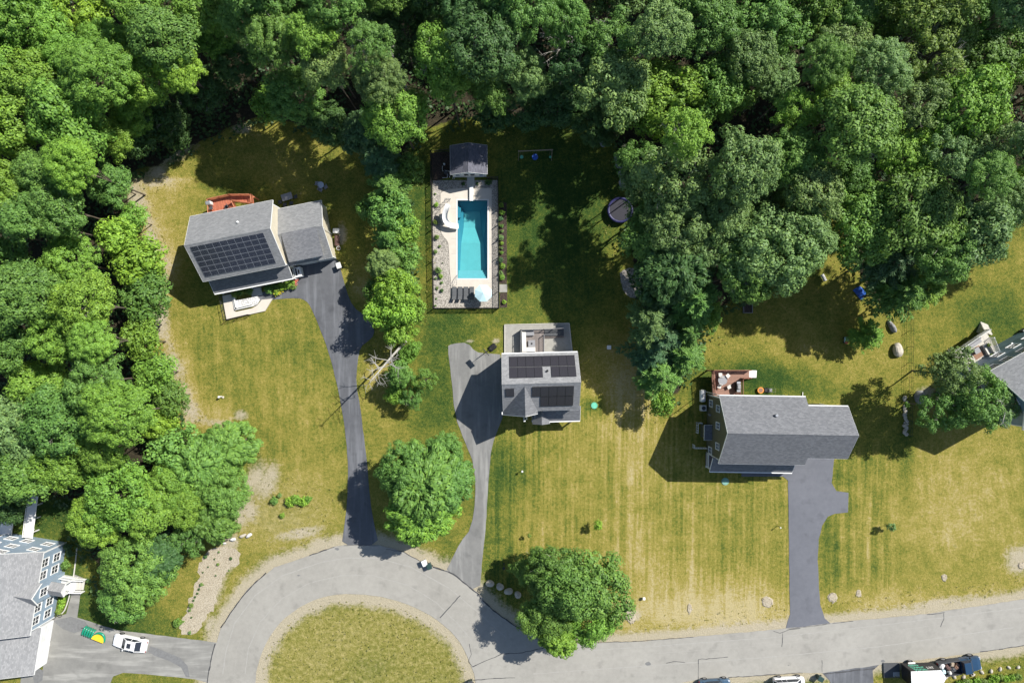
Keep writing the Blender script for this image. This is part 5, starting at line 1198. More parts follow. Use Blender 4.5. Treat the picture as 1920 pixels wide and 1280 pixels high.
# black fence
def fence(name, label, pts, h_, mat, step, bar, postw=.08, solid=False, cat='fence', rails=(.12, .96), pick=True, pr=.028):
    pts = [Vector((p[0], p[1], 0)) for p in pts]; t = thing(name, label, cat, pts[0]); o_ = pts[0]
    rl = MB(); pk = MB()
    for a, b_ in zip(pts, pts[1:]):
        L_ = (b_-a).length; n = max(1, round(L_/step))
        for f in rails: rl.tube([a-o_+Vector((0, 0, h_*f)), b_-o_+Vector((0, 0, h_*f))], pr*1.6, 4)
        for i in range(n+(b_ == pts[-1] or (b_-pts[-1]).length < 1e-6)):
            p = a.lerp(b_, i/n)-o_; m = MB(); m.box((p.x, p.y, h_/2+.03), (postw, postw, h_+.06)); m.build('post', mat, t)
        if pick:
            k = int(L_/bar)
            for i in range(k): p = a.lerp(b_, (i+.5)/k)-o_; pk.box((p.x, p.y, h_*.52), (pr*1.5, pr*1.5, h_*.86))
    rl.build('rail', mat, t)
    if pick: pk.build('pickets', mat, t)
    return t
fence('pool_fence', 'black metal picket fence around the pool yard', [at(845, 284)[:2], at(809, 288)[:2], at(811, 430)[:2], at(813.5, 578.5)[:2], at(935.5, 578)[:2], at(934.8, 450)[:2], at(933.5, 336)[:2], at(914, 336)[:2]], 1.27, 'black', 2.15, .16)
fence('wire_fence', 'thin dark post and wire fence between the two right-hand lawns', [at(1704, 560)[:2], at(1703, 680)[:2], at(1701, 815)[:2]], 1.25, 'black', 2.2, .2, .05, pick=False, rails=(.3, .62, .95), pr=.012)
# ---- small planting around the pool
def bush(px, py, r, tone, label, kind='tiny', name='shrub', group=None, h=None, cat='shrub'):
    v = W(px, py); return tree(v.x, v.y, r, h or r*1.35, kind, tone, label, group, name=name, cat=cat)
sh = [(940,385,.42,'bright','first'),(941,399,.40,'bright','second'),(939,411,.36,'blue','third'),(941,424,.28,'mid','fourth'),(941,434,.24,'grey','fifth'),(939,447,.42,'grey','sixth'),(941,457,.28,'lime','seventh'),(941,466,.22,'grey','eighth'),(941,474,.28,'bright','ninth'),(939,489,.42,'blue','tenth'),(942,500,.40,'bright','eleventh'),(939,512,.34,'grey','twelfth'),(941,521,.42,'bright','last')]
for x, y, r, tn, od in sh: bush(x, y, r*1.2, tn, '%s shrub from the top in the mulch strip right of the pool' % od, group='shrubs in the mulch strip right of the pool')
bush(945, 566, .38, 'lime', 'yellow-green shrub in the small mulch square at the pool gate')
for x, y, r, tn, lb in ((816,364,.2,'grey','tiny plant at the upper left corner of the pool gravel'),(818,385,.38,'lime','yellow shrub in the gravel left of the water slide'),(817,417,.42,'olive','olive shrub in the gravel below the slide shadow'),(819,445,.45,'olive','spreading shrub in the gravel left of the pool middle'),(825,462,.25,'grey','small round plant in the left pool gravel'),(817,473,.36,'grey','thin grey plant by the left fence of the pool'),(830,493,.14,'deep','tiny dark plant in the pool gravel'),(822,507,.62,'grey','largest shrub in the left pool gravel'),(827,519,.42,'lime','lime shrub below the largest one in the pool gravel'),(817,522,.22,'grey','small plant by the fence, lower left pool gravel'),(828,530,.24,'mid','small green plant right in the lower left pool gravel'),(820,540,.26,'grey','grey plant above the dark round one by the pool'),(829,545,.34,'deep','dark round plant left of the sun loungers'),(818,560,.18,'grey','tiny plant near the lower left fence corner'),(817,573,.18,'mid','tiny plant at the very corner of the pool fence'),
    (869,345,.36,'deep','dark shrub left of the shed path'),(895,345,.28,'deep','small dark shrub right of the shed path'),(915,343,.62,'deep','large dark shrub right of the shed path')):
    bush(x, y, r, tn, lb, group='plants in the pool gravel')
pe = thing('pool_pump', 'white pipes and tanks of the pool pump beside the shed', 'pool pump', at(838, 326)); m = MB()
m.cyl((-.1, .1, 0), .28, .8, 14); m.cyl((.45, -.2, 0), .22, .6, 14); m.build('tank', 'darkgrey', pe); m = MB()
m.tube([(-.6, 1.0, .3), (-.6, .3, .3), (.1, .3, .5), (.1, -.6, .3), (-.6, -.6, .2)], .04, 6); m.tube([(.4, -.6, .3), (.4, .2, .65), (-.1, .2, .85)], .04, 6); m.tube([(.85, -.5, .1), (.85, -.75, .4)], .05, 6); m.tube([(1.05, -.5, .1), (1.05, -.75, .4)], .05, 6); m.build('pipe', 'white', pe)
m = MB(); m.cyl((-.35, 1.25, 0), .13, .5, 10); m.build('valve', 'white', pe)
# ---- yard things
sw = thing('swing_beam', 'wooden swing beam on the shaded lawn with three hanging round seats', 'swing set', at(1003, 292)); m = MB()
m.tube([(-2.35, -.08, 2.5), (2.35, .12, 2.5)], .075, 8); m.build('beam', 'wood', sw)
for s_ in (-1, 1):
    for d_ in (-1, 1): m = MB(); m.tube([(s_*2.25, 0, 2.48), (s_*2.3, d_*.7, 0)], .035, 6); m.build('leg', 'wood', sw)
for x, r, mt in ((-1.85, .24, 'lidgreen'), (.0, .42, 'bluetarp'), (2.1, .17, 'lidgreen')):
    m = MB(); m.disc((x, -.35, .55), r, .06, 20); so_ = m.build('swing_seat', mt, sw); m = MB(); m.tube([(x-.12, 0, 2.45), (x-r*.8, -.35, .6)], .012, 4); m.tube([(x+.12, 0, 2.45), (x+r*.8, -.35, .6)], .012, 4); m.build('rope', 'wood', so_)
tj = thing('trampoline', 'dark round trampoline with navy rim under the trees', 'trampoline', at(1161, 396)); m = MB()
m.disc((0, 0, .86), 1.45, .02, 40); m.build('mat', 'tramp', tj); m = MB()
ring = [(1.62*math.cos(R(a)), 1.62*math.sin(R(a)), .88) for a in range(0, 361, 9)]; m.tube(ring, .17, 8, False); m.build('rim_pad', 'navy', tj)
for a in range(0, 360, 60): m = MB(); x, y = 1.7*math.cos(R(a)), 1.7*math.sin(R(a)); m.tube([(x, y, 0), (x, y, .85)], .03, 6); m.tube([(x, y, .85), (x*1.05, y*1.05, 2.4)], .022, 6); m.build('leg', 'black', tj)
def rock(px, py, sx, sy, h_, lab, mat='rock', rz=0, grp=None, seed=None):
    s_ = int(px*7+py) if seed is None else seed; v = W(px, py); m = MB(); m.ico((0, 0, h_*.25), 1, 3, (sx, sy, h_*.8), .28, s_); o = m.build('boulder', mat); o.location = v; o.rotation_euler = (0, 0, rz); tag(o, lab, 'boulder', grp); return o
G1 = 'boulders along the curved edge of the shaded lawn'
rock(1131,268,.55,.8,.7,'uppermost grey boulder of the curved row by the shaded lawn','rockgrey',.2,G1); rock(1156,297,.45,.6,.6,'second boulder of the curved row, partly under leaves','rockgrey',.3,G1); rock(1162,311,.45,.6,.55,'third boulder of the curved row','rockgrey',.8,G1); rock(1165,325,.55,.4,.5,'flat boulder above the largest one of the curved row','rockgrey',0,G1); rock(1167,343,.5,.8,.7,'largest lowest boulder of the curved row above the trampoline','rockgrey',.2,G1)
G2 = 'row of four pale boulders by the road bend'
rock(920,1092,.62,.45,.6,'first pale boulder from the left by the road bend','rock',-.3,G2); rock(936,1099,.5,.45,.6,'second pale boulder from the left by the road bend','rock',-.6,G2); rock(954,1107,.58,.5,.6,'third pale boulder from the left by the road bend','rock',.1,G2); rock(971,1113,.55,.45,.6,'fourth pale boulder, half under the tree','rock',-.8,G2)
rock(1681,655,.72,.9,.95,'big tan boulder beside the small bushy pine','rock',.2); rock(1670,611,.36,.95,.7,'long pale grey boulder behind the small bushy pine','rockgrey',.5); rock(1722,746,.6,.9,.9,'grey boulder at the left of the spreading tree','rockgrey',-.2)
G3 = 'white stones at the foot of the left grove'
for x, y, r, rz, lb in ((468,1002,.45,.5,'right white stone of the pair at the grove foot'),(455,1004,.42,.4,'left stone of the pair at the grove foot'),(438,1010,.42,.3,'white stone left of the pair at the grove foot'),(421,1017,.25,0,'smallest white stone above the gravel bed')): rock(x, y, r, r*.55, .4, lb, 'whitestone' if 'white' in lb else 'rock', rz, G3)
def patch(px, py, rx, ry, lab, rz=0, mat='palegravel'):
    v = W(px, py); q__ = random.Random(int(px)); m = MB(); n = 22; top = [(rx*.8*math.cos(i/n*6.283)*q__.uniform(.85, 1.1), ry*.8*math.sin(i/n*6.283)*q__.uniform(.85, 1.1)) for i in range(n)]
    bt = [(x*1.3, y*1.3) for x, y in top]; V = [(x, y, .09) for x, y in top]+[(x, y, -.01) for x, y in bt]+[(0, 0, .13)]; m.add(V, [[i, (i+1) % n, 2*n] for i in range(n)]+[[i+n, (i+1) % n+n, (i+1) % n, i] for i in range(n)])
    for _ in range(int(rx*ry*60)): a = q__.uniform(0, 6.283); d_ = q__.random()**.5; s_ = q__.uniform(.04, .11); m.ico((rx*d_*math.cos(a), ry*d_*math.sin(a), .09), s_, 1, (1, 1, .7), .1, _)
    o = m.build('gravel_patch', mat); o.location = v; o.rotation_euler = (0, 0, rz); tag(o, lab, 'gravel patch', 'pale stone patches in the lawns'); return o
patch(1438,1128,.8,.8,'round patch of pale stones left of the blue-grey driveway'); patch(1293,1140,.32,.75,'narrow upright patch of pale stones in the dry lawn'); patch(1561,1120,.68,.7,'round patch of pale stones right of the blue-grey driveway'); patch(1610,1112,.38,.55,'small oval patch of pale stones farthest from the driveway'); patch(1181,1152,.75,1.3,'pile of pale stones beside the clump at the road','-' and .3); patch(1770,1082,.4,.5,'little stone patch in the lawn near the right road edge'); patch(1915,1060,.5,.5,'stone patch at the right picture edge')
sc = sheet('stone_corner', [rough_edge(smooth_closed(pr_([(1163,508),(1163,525),(1167,540),(1176,556),(1200,560),(1215,535),(1210,512),(1185,500)]), 1), .06)], .035, 'stonebed', None, .03); tag(sc, kind='structure')
def lid(px, py, r, mat, lab, ring=None):
    v = W(px, py); t = thing('septic_cover', lab, 'septic cover', v); m = MB(); m.cyl((0, 0, 0), r, .12, 20, r*.94); m.build('lid', mat, t)
    m = MB(); m.tube([(r*1.12*math.cos(R(a)), r*1.12*math.sin(R(a)), .05) for a in range(0, 361, 20)], .06, 5, False); m.build('collar', ring or mat, t)
lid(1114, 760, .36, 'lidgreen', 'bright green round cover in the lawn right of the grey-roofed house'); lid(1359.5, 902, .42, 'lidteal', 'dull green round cover in the lawn below the olive house', 'lidteal')
def post_thing(name, lab, cat, px, py, parts):
    v = W(px, py); t = thing(name, lab, cat, v)
    for nme, mt, fn in parts: m = MB(); fn(m); m.build(nme, mt, t)
    return t
post_thing('utility_box', 'white utility box alone on the shaded lawn edge', 'utility box', 1141, 651, [('cabinet', 'white2', lambda m: m.rbox((0, 0, .3), (.5, .5, .6), .05)), ('cap', 'white', lambda m: m.rbox((0, 0, .62), (.56, .56, .06), .03))])
post_thing('marker_post', 'short white marker post in the lower tan house lawn', 'marker post', 415, 743, [('post', 'white2', lambda m: m.cyl((0, 0, 0), .1, .7, 10)), ('cap', 'white', lambda m: m.cyl((0, 0, .7), .15, .12, 10)), ('stone', 'rock', lambda m: m.ico((.25, -.1, .05), .2, 1))])
post_thing('marker_post', 'small post light on the lawn right of the grey driveway', 'post light', 979, 881, [('post', 'black', lambda m: m.cyl((0, 0, 0), .04, .9, 8)), ('lantern', 'white2', lambda m: m.rbox((0, 0, .98), (.24, .24, .24), .03))])
post_thing('marker_post', 'white box on a short post right of the road clump', 'marker post', 1206, 1119, [('post', 'black', lambda m: m.cyl((0, 0, 0), .05, .4, 8)), ('head', 'white', lambda m: m.rbox((0, 0, .5), (.36, .36, .3), .04))])
post_thing('marker_post', 'thin dark post on the lawn left of the blue-grey driveway', 'marker post', 1458, 985, [('post', 'black', lambda m: m.cyl((0, 0, 0), .04, 1.0, 8)), ('head', 'white2', lambda m: m.rbox((0, 0, 1.02), (.16, .16, .2), .02))])
post_thing('lamp_post', 'thin black lamp post casting a long shadow near the road bend', 'lamp post', 945, 1056, [('post', 'black', lambda m: m.cyl((0, 0, 0), .05, 1.7, 8)), ('lantern', 'black', lambda m: m.cyl((0, 0, 1.7), .14, .3, 8, .2)), ('base', 'black', lambda m: m.cyl((0, 0, 0), .12, .1, 10))])
bh = thing('basketball_hoop', 'black portable basketball hoop at the top of the grey driveway', 'basketball hoop', at(920, 654), R(-140))
for nme, mt, fn in (('base', 'black', lambda m: m.rbox((-.35, 0, .18), (1.1, .8, .34), .12)), ('pole', 'black', lambda m: m.tube([(-.3, 0, .3), (-.1, 0, 2.6), (.55, 0, 2.9)], .06, 8)), ('brace', 'black', lambda m: m.tube([(-.7, 0, .3), (-.15, 0, 1.3)], .03, 6)), ('backboard', 'darkgrey', lambda m: m.rbox((.62, 0, 3.1), (.04, 1.1, .75), .01)), ('backboard_frame', 'black', lambda m: m.tube([(.66, -.56, 2.72), (.66, .56, 2.72), (.66, .56, 3.48), (.66, -.56, 3.48), (.66, -.56, 2.72)], .03, 4)), ('rim', 'orange', lambda m: m.tube([(.9+.23*math.cos(R(a)), .23*math.sin(R(a)), 2.85) for a in range(0, 361, 20)], .015, 5, False))):
    m = MB(); fn(m); m.build(nme, mt, bh)
def cart(px, py, rz, body, lidm, lab, tilt=0):
    v = W(px, py); t = thing('wheeled_bin', lab, 'wheeled bin', v, rz); m = MB(); m.add([(-.24, -.26, .08), (.24, -.26, .08), (.24, .26, .08), (-.24, .26, .08), (-.31, -.34, .95), (.31, -.34, .95), (.31, .34, .95), (-.31, .34, .95)], [[3, 2, 1, 0], [4, 5, 6, 7], [0, 1, 5, 4], [1, 2, 6, 5], [2, 3, 7, 6], [3, 0, 4, 7]]); m.build('body', body, t)
    m = MB(); m.rbox((0, 0, 1.0), (.68, .78, .09), .05); m.tube([(-.3, -.42, .98), (.3, -.42, .98)], .02, 5); m.build('lid', lidm, t)
    for x in (-.3, .3): m = MB(); m.tube([(x-.03, -.3, .1), (x+.03, -.3, .1)], .1, 10); m.build('wheel', 'tyre', t)
cart(797, 1051, .4, 'white2', 'white', 'white-lidded bin at the kerb of the turning circle'); cart(806, 1057, .4, 'bin', 'bin', 'dark green bin beside the white-lidded one at the kerb')
cart(1533, 1266, 1.1, 'bin', 'bin', 'dark green bin by the road edge right of the white van'); cart(883, 1275, .2, 'bin', 'darkgrey', 'dark bin at the right tip of the round island')
cart(638, 499, .3, 'grey', 'white2', 'pale grey bin on the dark driveway beside the garage corner')
def table(px, py, r, mt, lab, rect=None, n=4, z=0, chairs='darkgrey'):
    v = W(px, py, z); t = thing('patio_table', lab, 'patio table', (v.x, v.y, z), .3); m = MB()
    (m.rbox((0, 0, .72), (rect[0], rect[1], .05), .04) if rect else m.disc((0, 0, .70), r, .04, 24)); m.build('tabletop', mt, t)
    for x, y in ((-1, -1), (1, -1), (1, 1), (-1, 1)): m = MB(); q_x = (rect[0]*.4 if rect else r*.55); q_y = (rect[1]*.4 if rect else r*.55); m.tube([(x*q_x, y*q_y, .7), (x*q_x*1.05, y*q_y*1.05, 0)], .025, 6); m.build('leg', chairs, t)
    return t
def chair(px, py, rz, mt, lab, z=0, grp=None, wide=.5):
    v = W(px, py, z); t = thing('patio_chair', lab, 'patio chair', (v.x, v.y, z), rz, grp); m = MB(); m.rbox((0, 0, .42), (wide, .5, .06), .04); m.build('seat', mt, t); m = MB(); m.box((0, -.27, .68), (wide, .05, .5), 0, ('X', R(10))); m.build('backrest', mt, t)
    for x in (-.45, .45):
        for y in (-.22, .22): m = MB(); m.tube([(x*wide, y, .4), (x*wide, y, 0)], .018, 5); m.build('leg', mt, t)
    return t
table(541, 371, .6, 'grey', 'grey rectangular patio table behind the garage of the tan house', (1.5, .95))
GC = 'chairs behind the garage of the tan house'
chair(527,380,.3,'darkgrey','dark chair left of the grey table behind the garage',0,GC); chair(536,385,.2,'darkgrey','dark chair below the grey table behind the garage',0,GC); chair(556,370,1.8,'darkgrey','dark chair right of the grey table behind the garage',0,GC); chair(548,382,.0,'darkgrey','lowest dark chair behind the garage',0,GC)
fp = table(604, 349, .45, 'steel', 'small round steel table in the shade above the garage lawn'); 
for k, (a, b_) in enumerate(((596, 345), (612, 352), (603, 357))): chair(a, b_, k*2.1, 'grey', ['left', 'right', 'lower'][k]+' grey chair around the small round steel table', 0, 'chairs around the small round table')
post_thing('storage_box', 'white storage box against the garage side wall', 'storage box', 632, 434, [('body', 'white2', lambda m: m.rbox((0, 0, .3), (.8, .6, .6), .04)), ('lid', 'white', lambda m: m.rbox((0, 0, .63), (.86, .66, .07), .03))])
post_thing('garden_bench', 'brown garden bench beside the garage side wall', 'bench', 634.5, 452, [('seat', 'brown', lambda m: m.rbox((0, 0, .42), (.5, 1.5, .08), .03)), ('backrest', 'brown', lambda m: m.rbox((-.26, 0, .7), (.06, 1.5, .5), .02)), ('leg', 'brown', lambda m: (m.box((0, -.65, .2), (.45, .07, .4)), m.box((0, .65, .2), (.45, .07, .4))))])
post_thing('flower_pot', 'round white pot beside the garage corner', 'flower pot', 636, 466, [('pot', 'white', lambda m: m.cyl((0, 0, 0), .2, .42, 16, .28)), ('soil', 'mulch', lambda m: m.disc((0, 0, .40), .24, .03, 14))])
# on the red deck, brown deck and lounge deck
v = W(396, 383, 2.1); post = thing('deck_grill', 'white covered grill in the corner of the red deck', 'grill', (v.x, v.y, 2.1), .2); m = MB(); m.rbox((0, 0, .5), (.7, .5, .8), .08); m.build('cabinet', 'white2', post); m = MB(); m.rbox((0, 0, .98), (.74, .54, .2), .09); m.build('hood', 'steel', post)
chair(398, 391, .2, 'darkgrey', 'dark chair below the grill on the red deck', 2.1); chair(427, 389, 2.0, 'darkgrey', 'dark chair in the middle of the red deck by the wall', 2.1)
table(1352, 712, .62, 'grey', 'round glass table on the brown deck', None, 4, 2.05)
GD = 'chairs on the brown deck'
for x, y, a, mt, lb in ((1349,702,.1,'cream','pale chair above the round table on the brown deck'),(1363,704,-.8,'cream','pale chair at the upper right of the round deck table'),(1347,724,2.8,'cream','pale chair at the lower left of the round deck table'),(1365,725,3.5,'cream','pale chair at the lower right of the round deck table')): chair(x, y, a, mt, lb, 2.05, GD)
v = W(1381, 724, 2.05); gr = thing('deck_grill', 'black lidded grill against the right rail of the brown deck', 'grill', (v.x, v.y, 2.05), 1.57); m = MB(); m.rbox((0, 0, .45), (1.3, .55, .85), .04); m.build('cabinet', 'black', gr); m = MB(); m.rbox((0, 0, .98), (.75, .5, .26), .1); m.build('hood', 'grey', gr); m = MB(); m.rbox((-.55, 0, .9), (.3, .5, .04), .01); m.rbox((.55, 0, .9), (.3, .5, .04), .01); m.build('side_shelf', 'steel', gr)
v = W(992, 640, .75); so_ = thing('corner_sofa', 'white L-shaped corner sofa on the grey lounge deck', 'sofa', (v.x, v.y, .75), R(1.5))
for nme, mt, q__ in (('seat', 'cream', ((-.72, .0, .25), (.62, 2.9, .42))), ('seat', 'cream', ((.2, -1.1, .25), (1.25, .62, .42))), ('backrest', 'white2', ((-1.0, 0, .45), (.14, 2.9, .75))), ('backrest', 'white2', ((.2, -1.42, .45), (1.25, .12, .75)))): m = MB(); m.rbox(*q__, .05); m.build(nme, mt, so_)
v = W(996, 644, .75); ft = thing('fire_table', 'square grey fire table in front of the white corner sofa', 'fire table', (v.x+.05, v.y, .75), R(1.5)); m = MB(); m.rbox((0, 0, .2), (.85, .85, .4), .03); m.build('body', 'grey', ft); m = MB(); m.rbox((0, 0, .42), (.95, .95, .06), .02); m.build('tabletop', 'grey', ft); m = MB(); m.disc((0, 0, .45), .13, .02, 14); m.build('burner', 'black', ft)
v = W(983, 623, .75); sf = thing('lounge_sofa', 'dark grey sofa along the upper rail of the lounge deck', 'sofa', (v.x+.4, v.y-.1, .75), R(1.5)); m = MB(); m.rbox((0, 0, .22), (1.9, .75, .4), .05); m.build('seat', 'grey', sf); m = MB(); m.rbox((0, .38, .45), (1.9, .14, .7), .04); m.build('backrest', 'darkgrey', sf)
v = W(1828, 657, 1.9); ft = thing('fire_table', 'grey square table on the brown rug of the cream deck', 'fire table', (v.x, v.y, 1.93), R(30)); m = MB(); m.rbox((0, 0, .2), (.7, .7, .4), .03); m.build('body', 'darkgrey', ft); m = MB(); m.rbox((0, 0, .42), (.8, .8, .06), .02); m.build('tabletop', 'grey', ft)
v = W(1822, 645, 1.9); so_ = thing('corner_sofa', 'grey sofa along the upper rail of the cream deck', 'sofa', (v.x, v.y, 1.9), R(33)); m = MB(); m.rbox((0, 0, .24), (2.3, .65, .42), .05); m.build('seat', 'grey', so_); m = MB(); m.rbox((0, .33, .48), (2.3, .14, .7), .04); m.build('backrest', 'grey', so_)
v = W(1849, 657, 1.9); so_ = thing('corner_sofa', 'cream sofa along the right rail of the cream deck', 'sofa', (v.x, v.y, 1.9), R(-60)); m = MB(); m.rbox((0, 0, .24), (1.9, .62, .42), .05); m.build('seat', 'cream', so_); m = MB(); m.rbox((0, .33, .48), (1.9, .14, .7), .04); m.build('backrest', 'cream', so_)
for x, y, lb in ((1847, 646, 'upper potted plant on the cream deck'), (1852, 666, 'lower potted plant on the cream deck')):
    v = W(x, y, 1.9); o = tree(v.x, v.y, .3, .9, 'tiny', 'olive', lb, 'potted plants on the cream deck', name='potted_plant', cat='potted plant'); o.location.z = 1.9; m = MB(); m.cyl((0, 0, 0), .15, .4, 12, .22); m.build('pot', 'darkgrey', o)
v = W(1916, 622); ac = thing('air_conditioner', 'white-rimmed air conditioner behind the slate blue house', 'air conditioner', v, R(29)); m = MB(); m.rbox((0, 0, .45), (.8, .8, .9), .05); m.build('casing', 'darkgrey', ac); m = MB(); m.tube([(-.38, -.38, .92), (.38, -.38, .92), (.38, .38, .92), (-.38, .38, .92), (-.38, -.38, .92)], .04, 4); m.tube([(-.3, 0, .92), (.3, 0, .92)], .02, 4); m.build('grille', 'white', ac)
v = W(1316.5, 764); ac = thing('air_conditioner', 'pale square air conditioner beside the olive house wall', 'air conditioner', v, 0); m = MB(); m.rbox((0, 0, .4), (.8, .8, .8), .05); m.build('casing', 'white2', ac); m = MB(); m.disc((0, 0, .81), .28, .02, 18); m.build('fan_grille', 'darkgrey', ac)
v = W(1315, 741); pt_ = thing('propane_tank', 'white horizontal propane tank beside the brown deck', 'propane tank', v, R(90)); m = MB(); m.tube([(-.85, 0, .6), (-.75, 0, .6), (.75, 0, .6), (.85, 0, .6)], [.22, .42, .42, .22], 16); m.build('tank', 'white', pt_); m = MB(); m.box((-.5, 0, .12), (.12, .6, .25)); m.box((.5, 0, .12), (.12, .6, .25)); m.build('foot', 'grey', pt_); m = MB(); m.cyl((0, 0, .98), .16, .16, 10); m.build('valve_dome', 'grey', pt_)
post_thing('round_planter', 'round orange planter on the grass behind the olive house', 'planter', 1424.5, 731, [('pot', 'orange', lambda m: m.cyl((0, 0, 0), .38, .38, 20, .44)), ('soil', 'rug', lambda m: m.disc((0, 0, .34), .30, .05, 16))])
post_thing('push_mower', 'black push mower beside the orange planter', 'lawn mower', 1437, 731, [('deck', 'black', lambda m: m.rbox((-.15, 0, .2), (.55, .6, .22), .08)), ('bag', 'grey', lambda m: m.rbox((.42, 0, .3), (.45, .5, .35), .1)), ('handle', 'steel', lambda m: m.tube([(.1, -.25, .3), (.9, -.25, .95), (.9, .25, .95), (.1, .25, .3)], .018, 5)), ('wheel', 'tyre', lambda m: [m.tube([(x, y-.03, .1), (x, y+.03, .1)], .11, 10) for x in (-.38, .12) for y in (-.34, .34)])])
# right-hand lawn bits
bt_ = MB(); q__ = random.Random(4); pts = [at(1598, 544), at(1610, 536), at(1624, 549), at(1625, 554), at(1614, 562)]
n = 9; c0 = Vector((1612, 549, 0)); V = []; F = []
for i in range(n):
    for j in range(n):
        u_, w_ = i/(n-1), j/(n-1); a = Vector(at(1598, 544)).lerp(Vector(at(1613, 562)), u_); b_ = Vector(at(1611, 536)).lerp(Vector(at(1625, 551)), u_); p = a.lerp(b_, w_)
        V.append((p.x, p.y, .12+.5*math.sin(u_*3.1)*math.sin(w_*3.1)+q__.uniform(-.06, .06)))
for i in range(n-1):
    for j in range(n-1): F.append([i*n+j, i*n+j+1, (i+1)*n+j+1, (i+1)*n+j])
bt_.add(V, F); o = bt_.build('tarpaulin', 'bluetarp', None); tag(o, 'crumpled bright blue tarpaulin under the dark pines', 'tarpaulin'); sd_ = o.modifiers.new('thick', 'SOLIDIFY'); sd_.thickness = .02
post_thing('garden_bench', 'white weathered bench in the shade beside the large grey-green tree', 'bench', 1542, 521, [('seat', 'white2', lambda m: m.box((0, 0, .42), (.45, 1.0, .06), .5)), ('backrest', 'white2', lambda m: m.box((-.22, -.1, .65), (.06, 1.0, .4), .5)), ('leg', 'grey', lambda m: (m.box((.2, -.38, .2), (.4, .06, .4), .5), m.box((-.2, .38, .2), (.4, .06, .4), .5)))])
post_thing('ride_on_toy', 'small pale blue and red toy car on the lawn', 'toy car', 1584.5, 638, [('body', 'canvas', lambda m: m.rbox((0, .1, .3), (.5, .75, .35), .1)), ('seat', 'flowerR', lambda m: m.rbox((0, -.3, .42), (.4, .35, .2), .06)), ('wheel', 'tyre', lambda m: [m.tube([(x-.04, y, .13), (x+.04, y, .13)], .13, 10) for x in (-.27, .27) for y in (-.25, .35)])])
post_thing('raised_bed', 'dark timber raised bed at the shaded lawn edge', 'raised bed', 1401, 573, [('frame', 'grey', lambda m: (m.box((-.6, 0, .2), (.06, 2.0, .4)), m.box((.6, 0, .2), (.06, 2.0, .4)), m.box((0, -1.0, .2), (1.26, .06, .4)), m.box((0, 1.0, .2), (1.26, .06, .4)))), ('soil', 'mulch', lambda m: m.box((0, 0, .15), (1.13, 1.93, .28)))])
hm = thing('hammock', 'pale striped hammock on a dark stand at the stone corner', 'hammock', at(1195, 519), R(-62)); m = MB(); n = 14; V = []; F = []
for i in range(n+1):
    t_ = i/n*2-1; wd = .34*max(0.02, (1-abs(t_)**1.7)); V += [(t_*1.05, -wd, .5+.35*t_*t_+.12), (t_*1.05, 0, .5+.35*t_*t_-.03), (t_*1.05, wd, .5+.35*t_*t_+.12)]
for i in range(n): F += [[i*3, i*3+1, i*3+4, i*3+3], [i*3+1, i*3+2, i*3+5, i*3+4]]
m.add(V, F); m.build('sling', 'white2', hm, smooth=True); m = MB(); m.tube([(-1.3, 0, 1.0), (-1.0, 0, .1), (1.0, 0, .1), (1.3, 0, 1.0)], .03, 6); m.tube([(-1, -.45, .05), (-1, .45, .05)], .03, 6); m.tube([(1, -.45, .05), (1, .45, .05)], .03, 6); m.build('stand', 'black', hm)
# low stone wall running to the slate blue house
m = MB(); q__ = random.Random(8)
for i in range(26):
    x = 1697+q__.uniform(-3, 3); y = 745+i*2.75; c = at(x, y, 0); m.ico((c[0], c[1], .15), q__.uniform(.14, .3), 1, (1.1, 1, .9), .15, i)
o = m.build('stone_wall', 'rock'); tag(o, 'low rubble stone wall along the end of the wire fence', 'stone wall')
# saplings and lawn shrubs
for px, py, r, hgt, kd, tn, lb in ((1118,978,.8,2.6,'sapling','lime','yellow-green sapling in the middle lawn casting a dark shadow'),(992,999,.35,1.6,'sapling','olive','tiny thin sapling left of the yellow-green one'),(1660,982,.75,2.2,'sapling','grey','sparse sapling alone in the right-hand lawn'),(1690,757,.5,1.7,'sapling','bright','small sapling beside the wire fence')):
    v = W(px, py); tree(v.x, v.y, r, hgt, kd, tn, lb, 'saplings in the lawns', name='sapling', cat='sapling')
for i, (px, py, r, tn) in enumerate(((545,938,.8,'lime'),(558,935,.9,'bright'),(570,938,.8,'lime'),(580,934,.6,'bright'),(515,938,.7,'mid'),(525,928,.45,'grey'),(530,965,.5,'bright'))):
    bush(px, py, r, tn, '%s clump of wild plants on the dry slope by the dark driveway' % ['first', 'second', 'third', 'fourth', 'leftmost dull green', 'small grey', 'lowest'][i], 'tiny', 'wild_plant', 'wild plants on the dry slope', r*.8)
